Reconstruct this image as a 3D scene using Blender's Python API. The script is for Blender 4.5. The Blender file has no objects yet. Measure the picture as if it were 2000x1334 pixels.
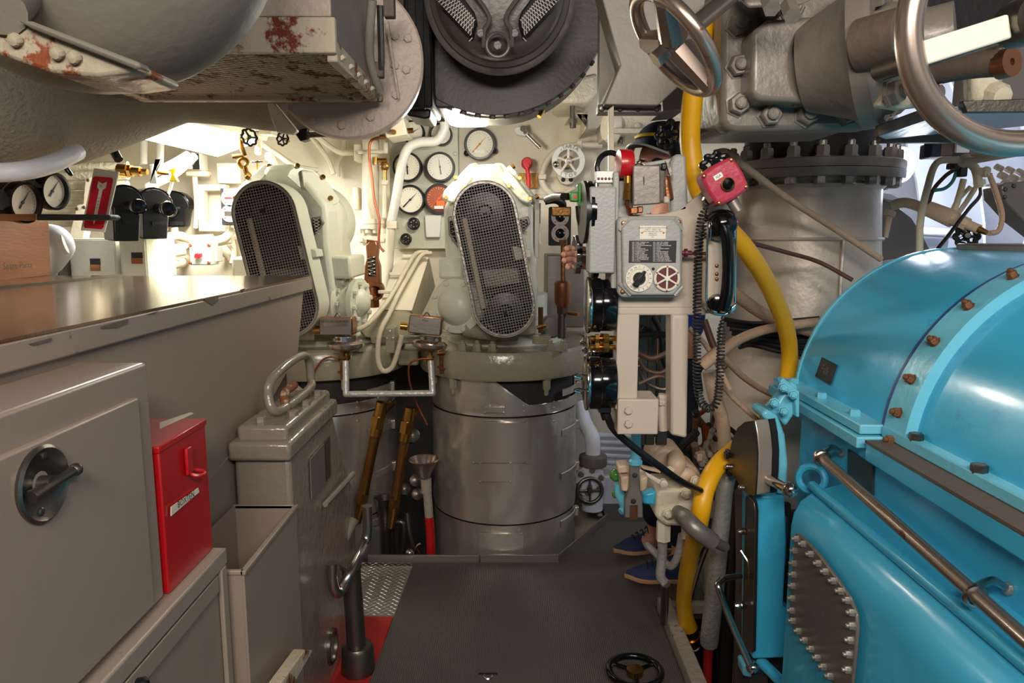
import bpy, math, random
from mathutils import Vector as V, Matrix, Quaternion, noise
from math import sin, cos, pi, radians as R
random.seed(7)
sc = bpy.context.scene
COL = sc.collection
# ---------- camera ----------
FPX = 1400.0; TH = R(8.5); CZ = 1.4; ct, st = cos(TH), sin(TH)
cam = bpy.data.cameras.new('camera'); camo = bpy.data.objects.new('camera', cam); COL.objects.link(camo)
cam.sensor_width = 36; cam.lens = FPX/2000*36; cam.clip_start = 0.02
camo.location = (0, 0, CZ); camo.rotation_euler = (pi/2-TH, 0, 0)
sc.camera = camo
# ---------- world, lights, exposure ----------
w = bpy.data.worlds.new('world'); sc.world = w; w.use_nodes = True
w.node_tree.nodes['Background'].inputs[0].default_value = (.9, .93, 1, 1)
w.node_tree.nodes['Background'].inputs[1].default_value = .05
sc.view_settings.view_transform = 'Standard'; sc.view_settings.look = 'None'
sc.view_settings.gamma = 1; sc.view_settings.use_curve_mapping = False
sc.view_settings.exposure = 0.12
def light(name, kind, loc, power, col, size=.3, size_y=None, tgt=None):
    l = bpy.data.lights.new(name, kind); l.energy = power; l.color = col
    if kind == 'AREA':
        l.size = size
        if size_y: l.shape = 'RECTANGLE'; l.size_y = size_y
    else: l.shadow_soft_size = size
    o = bpy.data.objects.new(name, l); COL.objects.link(o); o.location = loc
    if tgt: o.rotation_euler = (V(tgt)-V(loc)).to_track_quat('-Z', 'Y').to_euler()
    return o
light('overhead_lamp_light', 'AREA', (-.15, -.8, 2.15), 40, (1, .91, .81), .9, .3, (.0, 2.6, .7))
light('overhead_lamp_light', 'AREA', (.75, -.5, 2.2), 18, (1, .91, .83), .5, .3, (.7, 1.9, .8))
light('bulkhead_lamp_light', 'AREA', (-1.34, 3.22, 1.76), 26, (1, .97, .9), .5, .3, (-1.3, 3.25, 0))
light('blower_lamp_light', 'POINT', (-.19, 3.0, 1.79), 16, (1, .94, .82), .07)
light('hull_lamp_light', 'POINT', (1.66, 3.02, 1.60), 11, (.86, .92, 1), .06)
light('passage_lamp_light', 'POINT', (.95, 3.6, 1.95), 8, (.9, .94, 1), .1)

# ---------- picture ray helpers (a pixel gives a direction, Y/X/Z the surface it lies on) ----------
def ray(px, py):
    u = (px-1000)/FPX; v = (667-py)/FPX
    return V((u, ct+v*st, -st+v*ct))
O = V((0, 0, CZ))
def P(px, py, Y): d = ray(px, py); return O+d*(Y/d.y)
def PX(px, py, X): d = ray(px, py); return O+d*(X/d.x)
def PZ(px, py, Z): d = ray(px, py); return O+d*((Z-CZ)/d.z)
def m(n, Y): return n*Y/FPX

# ---------- materials ----------
MT = {}
def lin(c):
    if isinstance(c, str): c = [int(c[i:i+2], 16)/255 for i in (0, 2, 4)]
    return tuple(((x+.055)/1.055)**2.4 if x > .04045 else x/12.92 for x in c)+(1,)
def mat(name, c, rough=.5, metal=0., var=.08, vs=6., bump=0., bs=80., c2=None, amt=.0, cs=9., coat=0., streak=None, spec=.5):
    M = bpy.data.materials.new(name); M.use_nodes = True; N = M.node_tree.nodes; L = M.node_tree.links
    b = N['Principled BSDF']; b.inputs['Roughness'].default_value = rough; b.inputs['Metallic'].default_value = metal
    b.inputs['Coat Weight'].default_value = coat; b.inputs['Coat Roughness'].default_value = .12
    b.inputs['Specular IOR Level'].default_value = spec
    tc = N.new('ShaderNodeTexCoord'); src = tc.outputs['Object']
    if streak:
        mp = N.new('ShaderNodeMapping'); mp.inputs['Scale'].default_value = streak; L.new(src, mp.inputs[0]); src = mp.outputs[0]
    col = lin(c); n1 = N.new('ShaderNodeTexNoise'); n1.inputs['Scale'].default_value = vs; n1.inputs['Detail'].default_value = 5
    L.new(src, n1.inputs['Vector'])
    mx = N.new('ShaderNodeMix'); mx.data_type = 'RGBA'
    mx.inputs[6].default_value = tuple(x*(1-var) for x in col[:3])+(1,); mx.inputs[7].default_value = tuple(min(1, x*(1+var)) for x in col[:3])+(1,)
    L.new(n1.outputs['Fac'], mx.inputs[0]); out = mx.outputs[2]
    if c2:
        n2 = N.new('ShaderNodeTexNoise'); n2.inputs['Scale'].default_value = cs; n2.inputs['Detail'].default_value = 8; n2.inputs['Roughness'].default_value = .7
        L.new(src, n2.inputs['Vector']); rp = N.new('ShaderNodeValToRGB')
        rp.color_ramp.elements[0].position = .62-amt; rp.color_ramp.elements[1].position = .66-amt*.9
        L.new(n2.outputs['Fac'], rp.inputs[0]); m2 = N.new('ShaderNodeMix'); m2.data_type = 'RGBA'
        L.new(rp.outputs[0], m2.inputs[0]); L.new(out, m2.inputs[6]); m2.inputs[7].default_value = lin(c2); out = m2.outputs[2]
    L.new(out, b.inputs['Base Color'])
    if bump:
        n3 = N.new('ShaderNodeTexNoise'); n3.inputs['Scale'].default_value = bs; n3.inputs['Detail'].default_value = 4
        L.new(src, n3.inputs['Vector']); bp = N.new('ShaderNodeBump'); bp.inputs['Strength'].default_value = bump; bp.inputs['Distance'].default_value = .01
        L.new(n3.outputs['Fac'], bp.inputs['Height']); L.new(bp.outputs[0], b.inputs['Normal'])
    MT[name] = M; return M
def emit(name, c, s):
    M = bpy.data.materials.new(name); M.use_nodes = True; b = M.node_tree.nodes['Principled BSDF']
    b.inputs['Base Color'].default_value = lin(c); b.inputs['Emission Color'].default_value = lin(c); b.inputs['Emission Strength'].default_value = s
    MT[name] = M
mat('cream', 'e2d8c2', .45, bump=.25, bs=30, var=.06, vs=3)
mat('cream_rough', 'd3cab4', .5, bump=.9, bs=55, var=.07)
mat('cream_dirty', 'd9d0b8', .5, bump=.4, bs=45, var=.1, c2='a08a68', amt=-.03, cs=14)
mat('white', 'eceae2', .4, var=.03)
mat('cool_white', 'dfe2ea', .45, bump=.3, bs=25, var=.05)
mat('ivory', 'cfcfbb', .36, var=.05, bump=.25, bs=35)
mat('beige', '948376', .38, var=.05, vs=2.5, bump=.06, bs=25)
mat('beige_chip', '96877a', .36, var=.05, vs=2.5, bump=.1, bs=30, c2='3a302b', amt=-.01, cs=11)
mat('casting', '877c6e', .24, var=.1, bump=.35, bs=35, coat=.3)
mat('olive', '979078', .25, var=.08, bump=.35, bs=35, coat=.3)
mat('panel_tan', 'b9ab9b', .45, var=.04, bump=.05, bs=60)
mat('panel_grey', '9c9c98', .42, var=.05, bump=.12, bs=150)
mat('steel_top', 'bfa284', .13, .95, var=.12, vs=5, bump=.03, bs=8, streak=(3, 40, 3), c2='a5805a', amt=.0, cs=1.5)  # brown tint puts the wooden board's reflection into the metal colour
mat('silver', 'd0c8be', .3, .75, var=.12, vs=4, bump=.35, bs=10)
mat('silver_col', 'c2b5a5', .42, .2, var=.1, vs=4, bump=.35, bs=22)
mat('silver_pipe', 'b8b5b0', .38, .4, var=.1, bump=.4, bs=60)
mat('grey_valve', '7d746a', .38, .05, var=.12, vs=4, bump=.25, bs=35, coat=.1)
mat('grey_duct', '8f887b', .7, var=.08, bump=1.0, bs=75)
mat('grey_drum', '736d62', .55, var=.12, vs=3, bump=.12, bs=60)
mat('grey_box', '8d867c', .45, var=.08, bump=.12, bs=50)
mat('pink_cream', 'c0ae9f', .45, var=.08, bump=.5, bs=45, c2='8a4a2a', amt=-.02, cs=9)
mat('rust_cream', 'c8b9a2', .55, var=.1, bump=.4, bs=30, c2='7a3417', amt=.085, cs=9)
mat('flange_rust', 'a59a85', .5, var=.12, bump=.4, bs=30, c2='7a3a1a', amt=.09, cs=14)
mat('rust', '7a4426', .8, .1, var=.3, vs=18, bump=.4, bs=60, c2='b8a88e', amt=.1, cs=16)
mat('mesh_cream', 'b9a88c', .6, var=.1, c2='6e3a1c', amt=.09, cs=11)
mat('dark_fan', '47433f', .5, .1, var=.15, vs=5, bump=.15, bs=70)
mat('fan_bell', '5f5a54', .4, .2, var=.15, bump=.15, bs=60)
mat('black', '141416', .32, var=.2, bump=.05)
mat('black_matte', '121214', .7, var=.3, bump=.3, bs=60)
mat('black_gloss', '0b0b0d', .12, var=.1)
mat('rubber', '232221', .55, var=.15)
mat('chrome', 'c8c6c2', .12, 1, var=.04)
mat('wire', '8f8b85', .5, .3, var=.05)
mat('steel', 'b5aea6', .24, 1, var=.1, vs=12)
mat('steel_dark', '6d675f', .35, .9, var=.15, vs=9, bump=.1)
mat('steel_worn', 'b8a79b', .27, .9, var=.2, vs=10, c2='8a5a48', amt=-.02, cs=14)
mat('blue', '42b4dc', .3, var=.05, vs=3, bump=.1, bs=22, coat=.25, c2='359fce', amt=.03, cs=3)
mat('blue_pale', '70c6de', .32, var=.06, vs=4, bump=.2, bs=30, c2='4a3d35', amt=-.07, cs=22)
mat('blue_trim', '2c4a86', .5, var=.3, vs=20)
mat('gasket', '62544a', .6, var=.15, vs=9, bump=.3, bs=40)
mat('plate_grey', '7b746e', .4, .4, var=.08, vs=6, bump=.08)
mat('nut_grey', '9b958d', .35, .55, var=.15, vs=30, bump=.2, bs=80)
mat('nut_rust', '7b5138', .6, .4, var=.3, vs=60, bump=.4, bs=90)
mat('brass', 'b98a45', .28, 1, var=.15, vs=20)
mat('brass_dark', '7c5a32', .38, .9, var=.25, vs=20, bump=.2)
mat('bronze', 'a06a4a', .33, .9, var=.15, vs=15, bump=.1)
mat('copper', '9c5538', .38, .8, var=.2, vs=20)
mat('red', 'b3121a', .3, var=.05, coat=.2, bump=.05, bs=20)
mat('red_soft', 'b5344a', .28, var=.06, coat=.3, bump=.08)
mat('red_bright', 'd8101c', .4)
mat('red_floor', 'a8211f', .5, var=.12, vs=8, bump=.1)
mat('red_sign', 'd81f35', .35, var=.1, vs=12)
mat('yellow', 'e8ab12', .4, var=.05, vs=4, bump=.08)
mat('yellow_bright', 'f2cf2a', .4)
mat('green', '3f8f3a', .4, var=.1)
mat('teal', '3a9c94', .4)
mat('orange_dial', 'b0522a', .5, var=.05)
mat('orange', 'f07018', .5)
mat('dial', 'ece6d2', .5, var=.05, vs=20)
mat('dial_bright', 'f2efe4', .5)
mat('ink', '1c1a18', .6)
mat('ink_grey', '8a8578', .6)
mat('wood', '8a5632', .6, var=.25, vs=5, bump=.12, bs=25, streak=(1, 1, 5), c2='4f2d18', amt=-.04, cs=5)
mat('cable', 'cbbfa6', .6, var=.12, bump=.4, bs=60)
mat('cable_tan', 'b99a80', .6, var=.12, bump=.4, bs=90)
mat('cable_brown', '5b3c2e', .5, var=.2, vs=20)
mat('maroon', '5a1f26', .4)
mat('floor_steel', '4a4540', .5, .2, var=.25, vs=5, bump=.3, bs=60)
mat('diamond', 'b8b2aa', .33, .7, var=.1, vs=9)
mat('concrete', '9a8f82', .8, var=.15, vs=10, bump=.6, bs=50, c2='5d5145', amt=0., cs=12)
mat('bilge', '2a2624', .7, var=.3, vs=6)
mat('hull_white', 'c9cdd8', .45, var=.06, vs=2, bump=.3, bs=25)
mat('skin', 'd89c84', .5, var=.06, vs=12, spec=.35)
mat('navy', '1b2238', .75, var=.15, vs=30, bump=.2, bs=150)
mat('shoe_blue', '24355e', .7, var=.2, vs=40, bump=.3, bs=200)
mat('shirt_blue', '2a44a8', .8, var=.1)
mat('sole', 'b98a68', .7, var=.1)
mat('hair', '16110f', .6)
mat('lens', '241a1c', .1)
mat('paper', 'dcd5c4', .6, var=.06, vs=20)
mat('tan_casting', 'c4ab92', .45, var=.15, vs=8, bump=.4, bs=30, c2='8f5f48', amt=-.06, cs=10)
mat('green_glass', '4f8f42', .2)
emit('lamp_white', 'fffdf6', 14); emit('lamp_warm', 'fff4dc', 12); emit('lamp_cool', 'eef4ff', 40)
# ribbed rubber mat
M = mat('mat_rubber', '544d48', .45, var=.25, vs=2.2); N = M.node_tree.nodes; L = M.node_tree.links
wv = N.new('ShaderNodeTexWave'); wv.inputs['Scale'].default_value = 45; wv.bands_direction = 'X'; tc = N.new('ShaderNodeTexCoord'); L.new(tc.outputs['Object'], wv.inputs[0])
bp = N.new('ShaderNodeBump'); bp.inputs['Strength'].default_value = .35; bp.inputs['Distance'].default_value = .004; L.new(wv.outputs['Fac'], bp.inputs['Height'])
L.new(bp.outputs[0], N['Principled BSDF'].inputs['Normal'])

# ---------- mesh builder ----------
BASE = {}
def frame(p, n, up=(0, 0, 1), roll=0):
    z = V(n).normalized(); x = V(up).cross(z)
    if x.length < 1e-4: x = V((1, 0, 0))
    x.normalize(); y = z.cross(x)
    if roll: q = Quaternion(z, roll); x = q @ x; y = q @ y
    M = Matrix((x, y, z)).transposed().to_4x4(); M.translation = p; return M
def catmull(pts, k):
    pts = [V(p) for p in pts]
    if len(pts) < 3 or k < 2: return pts
    q = [pts[0]*2-pts[1]]+pts+[pts[-1]*2-pts[-2]]; out = []
    for i in range(1, len(q)-2):
        a, b, c, d = q[i-1:i+3]
        for j in range(k):
            t = j/k; out.append(.5*((2*b)+(c-a)*t+(2*a-5*b+4*c-d)*t*t+(3*b-a-3*c+d)*t**3))
    out.append(pts[-1]); return out
class B:
    def __init__(s, mx=None): s.v = []; s.f = []; s.m = mx
    def add(s, vs, fs):
        o = len(s.v); s.v += [(s.m @ V(v) if s.m else V(v)) for v in vs]; s.f += [tuple(i+o for i in f) for f in fs]; return s
    def box(s, c, d, mx=None):
        hx, hy, hz = d[0]/2, d[1]/2, d[2]/2
        vs = [V((x, y, z)) for x in (-hx, hx) for y in (-hy, hy) for z in (-hz, hz)]
        vs = [((mx @ v) if mx else v+V(c)) for v in vs]
        return s.add(vs, [(0, 1, 3, 2), (4, 6, 7, 5), (0, 4, 5, 1), (2, 3, 7, 6), (0, 2, 6, 4), (1, 5, 7, 3)])
    def pbox(s, x0, y0, x1, y1, Y, d):
        a = P(x0, y0, Y); b = P(x1, y1, Y)
        return s.box(((a.x+b.x)/2, Y+d/2, (a.z+b.z)/2), (abs(a.x-b.x), d, abs(a.z-b.z)))
    def prism(s, pts, vec):
        pts = [V(p) for p in pts]; n = len(pts); vec = V(vec)
        fs = [tuple(range(n-1, -1, -1)), tuple(range(n, 2*n))]+[(i, (i+1) % n, n+(i+1) % n, n+i) for i in range(n)]
        return s.add(pts+[p+vec for p in pts], fs)
    def pprism(s, pp, Y, d): return s.prism([P(x, y, Y) for x, y in pp], (0, d, 0))
    def ring2(s, outer, inner, vec):
        o = [V(p) for p in outer]; i_ = [V(p) for p in inner]; n = len(o); vec = V(vec)
        vs = o+i_+[p+vec for p in o]+[p+vec for p in i_]; fs = []
        for k in range(n):
            j = (k+1) % n
            fs += [(k, n+k, n+j, j), (2*n+k, 2*n+j, 3*n+j, 3*n+k), (k, j, 2*n+j, 2*n+k), (n+k, 3*n+k, 3*n+j, n+j)]
        return s.add(vs, fs)
    def lathe(s, o, ax, prof, n=24, a0=0., a1=2*pi, caps=True):
        M = frame(V(o), ax); full = abs(a1-a0-2*pi) < 1e-6; k = n if full else n+1; vs = []; fs = []
        for r, h in prof:
            for i in range(k):
                a = a0+(a1-a0)*i/n; vs.append(M @ V((r*cos(a), r*sin(a), h)))
        for j in range(len(prof)-1):
            for i in range(n):
                i2 = (i+1) % k; fs.append((j*k+i, j*k+i2, (j+1)*k+i2, (j+1)*k+i))
        if full and caps:
            if prof[0][0] > 1e-5: fs.append(tuple(range(k-1, -1, -1)))
            if prof[-1][0] > 1e-5: fs.append(tuple((len(prof)-1)*k+i for i in range(k)))
        return s.add(vs, fs)
    def cyl(s, a, b, r, r2=None, n=18):
        a = V(a); b = V(b); return s.lathe(a, b-a, [(r, 0), (r if r2 is None else r2, (b-a).length)], n)
    def tube(s, pts, r, n=10, k=6, closed=False):
        pts = [V(p) for p in pts]
        if not closed: c = catmull(pts, k)
        else: c = pts
        rr = r if isinstance(r, (list, tuple)) else None
        cnt = len(c); vs = []; fs = []; up = None
        for i, p in enumerate(c):
            if closed: t = c[(i+1) % cnt]-c[i-1]
            else: t = c[min(i+1, cnt-1)]-c[max(i-1, 0)]
            t.normalize()
            if up is None: up = t.orthogonal().normalized()
            up = (up-t*up.dot(t)).normalized(); sd = t.cross(up)
            if rr:
                f = i/(cnt-1)*(len(rr)-1); q = min(int(f), len(rr)-2); ra = rr[q]+(rr[q+1]-rr[q])*(f-q)
            else: ra = r
            for j in range(n):
                a = 2*pi*j/n; vs.append(p+(up*cos(a)+sd*sin(a))*ra)
        for i in range(cnt if closed else cnt-1):
            i2 = (i+1) % cnt
            for j in range(n):
                j2 = (j+1) % n; fs.append((i*n+j, i*n+j2, i2*n+j2, i2*n+j))
        if not closed: fs += [tuple(range(n-1, -1, -1)), tuple((cnt-1)*n+j for j in range(n))]
        return s.add(vs, fs)
    def ptube(s, pp, r, n=10, k=6): return s.tube([P(*q) for q in pp], r, n, k)
    def torus(s, p, nrm, Rr, r, n=40, nn=10, up=(0, 0, 1), e=1):
        M = frame(V(p), nrm, up); return s.tube([M @ V((Rr*cos(2*pi*i/n), e*Rr*sin(2*pi*i/n), 0)) for i in range(n)], r, nn, 1, True)
    def sph(s, c, r, n=16, sq=(1, 1, 1)):
        vs = []; fs = []; h = n//2
        for i in range(h+1):
            for j in range(n):
                a = pi*i/h; b = 2*pi*j/n; vs.append(V(c)+V((r*sq[0]*sin(a)*cos(b), r*sq[1]*sin(a)*sin(b), r*sq[2]*cos(a))))
        for i in range(h):
            for j in range(n): fs.append((i*n+j, (i+1)*n+j, (i+1)*n+(j+1) % n, i*n+(j+1) % n))
        return s.add(vs, fs)
    def mesh(s, name, mt, base, ang=38):
        me = bpy.data.meshes.new(name); me.from_pydata([tuple(v-base) for v in s.v], [], s.f); me.validate()
        import bmesh
        bm = bmesh.new(); bm.from_mesh(me); bmesh.ops.remove_doubles(bm, verts=bm.verts, dist=1e-6); bmesh.ops.recalc_face_normals(bm, faces=bm.faces); bm.to_mesh(me); bm.free()
        me.materials.append(MT[mt]); me.shade_smooth(); me.set_sharp_from_angle(angle=R(ang)); return me
    def o(s, name, mt, par=None, bev=0, label=None, ang=38, seg=2):
        if par is not None: base = BASE[par.name]
        else:
            xs = [v.x for v in s.v]; ys = [v.y for v in s.v]; zs = [v.z for v in s.v]
            base = V(((min(xs)+max(xs))/2, (min(ys)+max(ys))/2, min(zs)))
        ob = bpy.data.objects.new(name, s.mesh(name, mt, base, ang)); COL.objects.link(ob); BASE[ob.name] = base
        if par is not None: ob.parent = par
        else: ob.location = base
        if bev:
            bm = ob.modifiers.new('bevel', 'BEVEL'); bm.width = bev; bm.segments = seg; bm.limit_method = 'ANGLE'; bm.angle_limit = R(35)
        if label: ob['label'] = label
        return ob
def tag(o, label, cat, group=None):
    o['label'] = label; o['category'] = cat
    if group: o['group'] = group
    return o
def T(name, loc, label, cat, group=None):
    o = bpy.data.objects.new(name, None); COL.objects.link(o); o.location = loc; o.empty_display_size = .05; BASE[o.name] = V(loc)
    return tag(o, label, cat, group)
def struct(b, name, mt, par=None, **k):
    o = b.o(name, mt, par, **k)
    if par is None: o['kind'] = 'structure'
    return o
SH = {}
def bolt(par, p, n, r, h=None, mt='nut_grey', kind='hex', name='bolt', roll=.3):
    h = h or r*.8; key = (round(r, 5), round(h, 5), mt, kind)
    if key not in SH:
        b = B()
        if kind == 'hex': b.lathe((0, 0, 0), (0, 0, 1), [(r, -r*.2), (r, h*.85), (r*.86, h)], 6)
        elif kind == 'nut': b.lathe((0, 0, 0), (0, 0, 1), [(r*1.2, -r*.2), (r*1.2, h*.12), (r, h*.13), (r, h*.8), (r*.86, h)], 6).lathe((0, 0, h), (0, 0, 1), [(r*.55, -.001), (r*.55, h*.4), (r*.4, h*.5)], 10)
        elif kind == 'dome': b.lathe((0, 0, 0), (0, 0, 1), [(r, -r*.2), (r*.97, h*.4), (r*.7, h*.85), (r*.2, h)], 10)
        elif kind == 'cap': b.lathe((0, 0, 0), (0, 0, 1), [(r, -r*.2), (r, h*.4)], 6).lathe((0, 0, h*.4), (0, 0, 1), [(r*.8, 0), (r*.75, h*.3), (r*.4, h*.55), (0, h*.62)], 10)
        SH[key] = b.mesh(name, mt, V((0, 0, 0)), 30)
    o = bpy.data.objects.new(name, SH[key]); COL.objects.link(o); o.parent = par; o.location = V(p)-BASE[par.name]
    z = V(n).normalized(); o.rotation_mode = 'QUATERNION'; o.rotation_quaternion = z.to_track_quat('Z', 'Y') @ Quaternion((0, 0, 1), roll)
    BASE[o.name] = BASE[par.name]; return o
TXT = []
def text(s, size, mx, mt, par, name='lettering', ax='CENTER', sp=1.): TXT.append((s, size, mx, mt, par, name, ax, sp))
def finish_text():
    tmp = []
    for s, size, mx, mt, par, name, ax, sp in TXT:
        c = bpy.data.curves.new(name, 'FONT'); c.body = s; c.size = size; c.align_x = ax; c.align_y = 'CENTER'; c.resolution_u = 2; c.space_line = sp
        o = bpy.data.objects.new('tmp_text', c); COL.objects.link(o); tmp.append(o)
    dg = bpy.context.evaluated_depsgraph_get()
    for o, (s, size, mx, mt, par, name, ax, sp) in zip(tmp, TXT):
        me = bpy.data.meshes.new_from_object(o.evaluated_get(dg)); me.name = name
        M = mx.copy(); M.translation = mx.translation-BASE[par.name]; me.transform(M); me.materials.clear(); me.materials.append(MT[mt])
        k = bpy.data.objects.new(name, me); COL.objects.link(k); k.parent = par; BASE[k.name] = BASE[par.name]
    for o in tmp: c = o.data; bpy.data.objects.remove(o); bpy.data.curves.remove(c)
# ---------- shared component builders ----------
def gauge(p, n, r, dep, label, group=None, dial='dial', needle=45, case='black', up=(0, 0, 1), tail=.35, nm='ink', name='pressure_gauge', rim=None):
    p = V(p); t = T(name, p-V(n).normalized()*dep, label, 'gauge', group); M = frame(p, n, up)
    B(M).lathe((0, 0, -dep), (0, 0, 1), [(r*.9, 0), (r, dep*.15), (r*.97, dep*.75), (r, dep*.82)], 36).o('case', case, t)
    B(M).lathe((0, 0, -dep*.18), (0, 0, 1), [(r*1.0, 0), (r*1.02, dep*.1), (r*.98, dep*.2+.002), (r*.86, dep*.2+.002), (r*.84, 0)], 36).o('bezel', rim or case, t)
    B(M).lathe((0, 0, -dep*.1), (0, 0, 1), [(r*.86, 0), (r*.86, .002)], 32).o('dial', dial, t)
    z = -dep*.1+.004; b = B(M); a = R(needle); d = V((sin(a), cos(a), 0)); q = V((cos(a), -sin(a), 0))
    b.prism([d*r*.7+V((0, 0, z)), q*r*.035+V((0, 0, z)), -d*r*tail+q*r*.05+V((0, 0, z)), -d*r*tail-q*r*.05+V((0, 0, z)), -q*r*.035+V((0, 0, z))], (0, 0, .0012))
    b.lathe((0, 0, z-.001), (0, 0, 1), [(r*.08, 0), (r*.08, .003)], 10).o('needle', nm, t)
    b = B(M)
    for i in range(21):
        a = R(-135+13.5*i); l = .1 if i % 5 else .17
        d = V((sin(a), cos(a), 0)); q = V((cos(a), -sin(a), 0))*r*.012; zz = V((0, 0, -dep*.1+.0025))
        b.add([d*r*.78+q+zz, d*r*.78-q+zz, d*r*(.78-l)-q+zz, d*r*(.78-l)+q+zz], [(0, 1, 2, 3)])
    b.o('scale_marks', 'ink_grey' if dial != 'orange_dial' else 'dial', t); return t
def wheel(t, p, n, Rr, rt, ns, mt, up=(0, 0, 1), hub=.2, hh=.02, wavy=0, roll=0, mh=None, sw=.5, flat=False):
    M = frame(V(p), n, up, roll)
    if wavy:
        N_ = 72; b = B().tube([M @ V(((Rr+wavy*cos(8*2*pi*i/N_))*cos(2*pi*i/N_), (Rr+wavy*cos(8*2*pi*i/N_))*sin(2*pi*i/N_), 0)) for i in range(N_)], rt, 8, 1, True)
    elif flat:
        b = B(M).lathe((0, 0, 0), (0, 0, 1), [(Rr-rt, -rt*.35), (Rr+rt*.9, -rt*.35), (Rr+rt, 0), (Rr+rt*.9, rt*.35), (Rr-rt, rt*.35), (Rr-rt*1.1, 0), (Rr-rt, -rt*.35)], 40, caps=False)
    else: b = B().tube([M @ V((Rr*cos(2*pi*i/48), Rr*sin(2*pi*i/48), 0)) for i in range(48)], rt, 12, 1, True)
    rim = b.o('rim', mt, t)
    B(M).lathe((0, 0, -hh/2), (0, 0, 1), [(Rr*hub, 0), (Rr*hub, hh*.8), (Rr*hub*.7, hh)], 16).o('hub', mh or mt, t)
    for i in range(ns):
        a = 2*pi*i/ns; B(M).tube([(Rr*hub*.6*cos(a), Rr*hub*.6*sin(a), 0), (Rr*cos(a), Rr*sin(a), 0)], [rt*sw*1.3, rt*sw], 8).o('spoke', mt, t)
    return rim
def circ(M, r, n=32, a0=0, a1=2*pi): return [M @ V((r*cos(a0+(a1-a0)*i/n), r*sin(a0+(a1-a0)*i/n), 0)) for i in range(n)]
def pcirc(px, py, Y, r, n=24): c = P(px, py, Y); return [c+V((r*cos(2*pi*i/n), 0, r*sin(2*pi*i/n))) for i in range(n)]
FRONT = V((0, -1, 0))
# ================= setting =================
b = B()
for x0, x1, y0, y1 in ((-2.7, .56, -1.8, 2.93), (.56, 2.3, -1.8, 1.3), (.56, 2.3, 2.53, 2.93), (.98, 2.3, 1.3, 2.53)):
    b.box(((x0+x1)/2, (y0+y1)/2, -.02), (x1-x0, y1-y0, .04))
b.prism([(.2, 2.93, 0), (.47, 3.36, 0), (.47, 4.0, 0), (2.3, 4.0, 0), (2.3, 2.93, 0)], (0, 0, -.04))
struct(b, 'floor', 'floor_steel')
struct(B().box((-.2, 1.2, -.52), (5.2, 6.2, .04)), 'floor', 'bilge')
struct(B().box((-.2, 4.03, 1.0), (5.2, .06, 3.1)), 'wall_far', 'cream')
struct(B().box((-2.72, 1.1, 1.0), (.06, 5.9, 3.1)), 'wall_left', 'cream')
struct(B().box((-.2, -1.83, 1.0), (5.2, .06, 3.1)), 'wall_near', 'dark_fan')
struct(B().box((-.2, 1.1, 2.56), (5.2, 5.9, .06)), 'ceiling', 'dark_fan')
# curved hull on the right
prof = [(2.18*cos(a), 1.1+2.18*sin(a)) for a in [R(-50+6*i) for i in range(17)]]
b = B(); n = len(prof)
b.add([(x, y, z) for y in (-1.8, 4.0) for x, z in prof], [(i, i+1, n+i+1, n+i) for i in range(n-1)])
struct(b, 'wall_right', 'hull_white')
for k, y in enumerate((2.55, 3.0, 3.45, 3.85)):
    b = B(); vs = []
    for x, z in prof:
        q = V((x, 0, z-1.1)).normalized()
        for rr in (2.2, 1.98):
            for dy in (-.008, .008): vs.append((q.x*rr, y+dy, 1.1+q.z*rr))
    fs = []
    for i in range(n-1):
        for c in ((0, 1), (1, 3), (3, 2), (2, 0)): fs.append((i*4+c[0], i*4+c[1], i*4+4+c[1], i*4+4+c[0]))
    b.add(vs, fs)
    struct(b, 'trim_%d' % (k+1), 'hull_white')
# deck edge upstand
e0 = PZ(722, 1104, 0); e1 = PZ(1104, 1104, 0); e2 = PZ(1195, 1020, 0)
t = T('deck_edging', (0, 2.93, 0), 'grey steel upstand strip edging the deck in front of the silver cylinders', 'edging')
def strip(a, c, h, th, nm='strip'):
    d = (c-a).normalized(); q = V((-d.y, d.x, 0))*th
    return B().prism([a, c, c+q, a+q], (0, 0, h)).o(nm, 'steel_dark' if nm == 'x' else 'plate_grey', t, bev=.002)
mid = e0.lerp(e1, .56)
strip(V((-.62, 2.905, 0)), V((mid.x, 2.905, 0)), .038, .012); strip(V((mid.x+.004, 2.9, 0)), V((.2, 2.9, 0)), .042, .014); strip(V((.2, 2.905, 0)), V((.47, 3.36, 0)), .04, .008)
# mat, diamond plate, red plate
a = PZ(806, 1110, 0); c = PZ(724, 1330, 0); d = (c-a); far = a+d*(1.1-a.y)/d.y
tag(B().prism([(a.x, 2.9, .001), (.19, 2.9, .001), (.462, 3.34, .001), (.76, 3.34, .001), (.76, 2.545, .001), (.54, 2.545, .001), (.54, 1.1, .001), (far.x, 1.1, .001)], (0, 0, .008)).o('rubber_mat', 'mat_rubber', None, bev=.002), 'black fine ribbed rubber mat covering the deck walkway', 'mat')
t = T('diamond_plate', (-.45, 2.6, 0), 'bare silver diamond tread plate beside the black mat', 'floor plate')
dp = [PZ(690, 1108, 0), PZ(808, 1108, 0), PZ(770, 1206, 0), PZ(690, 1206, 0)]
B().prism([(p.x, p.y, .0005) for p in dp], (0, 0, .005)).o('plate', 'diamond', t)
b = B()
y = dp[2].y+.012; r_ = 0
while y < 2.9:
    x = -.68+(r_ % 2)*.014
    xr = a.x+(y-a.y)*d.x/d.y
    while x < xr-.004:
        s_ = 1 if (round((x+.68)/.028)+r_) % 2 else -1
        q = V((.010, .005*s_, 0)); w_ = V((-.0016*s_, .0032, 0)); p = V((x, y, .0054))
        b.add([p-q, p+w_, p+q, p-w_, p+V((0, 0, .0022))], [(0, 1, 4), (1, 2, 4), (2, 3, 4), (3, 0, 4)])
        x += .028
    y += .0135; r_ += 1
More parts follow.
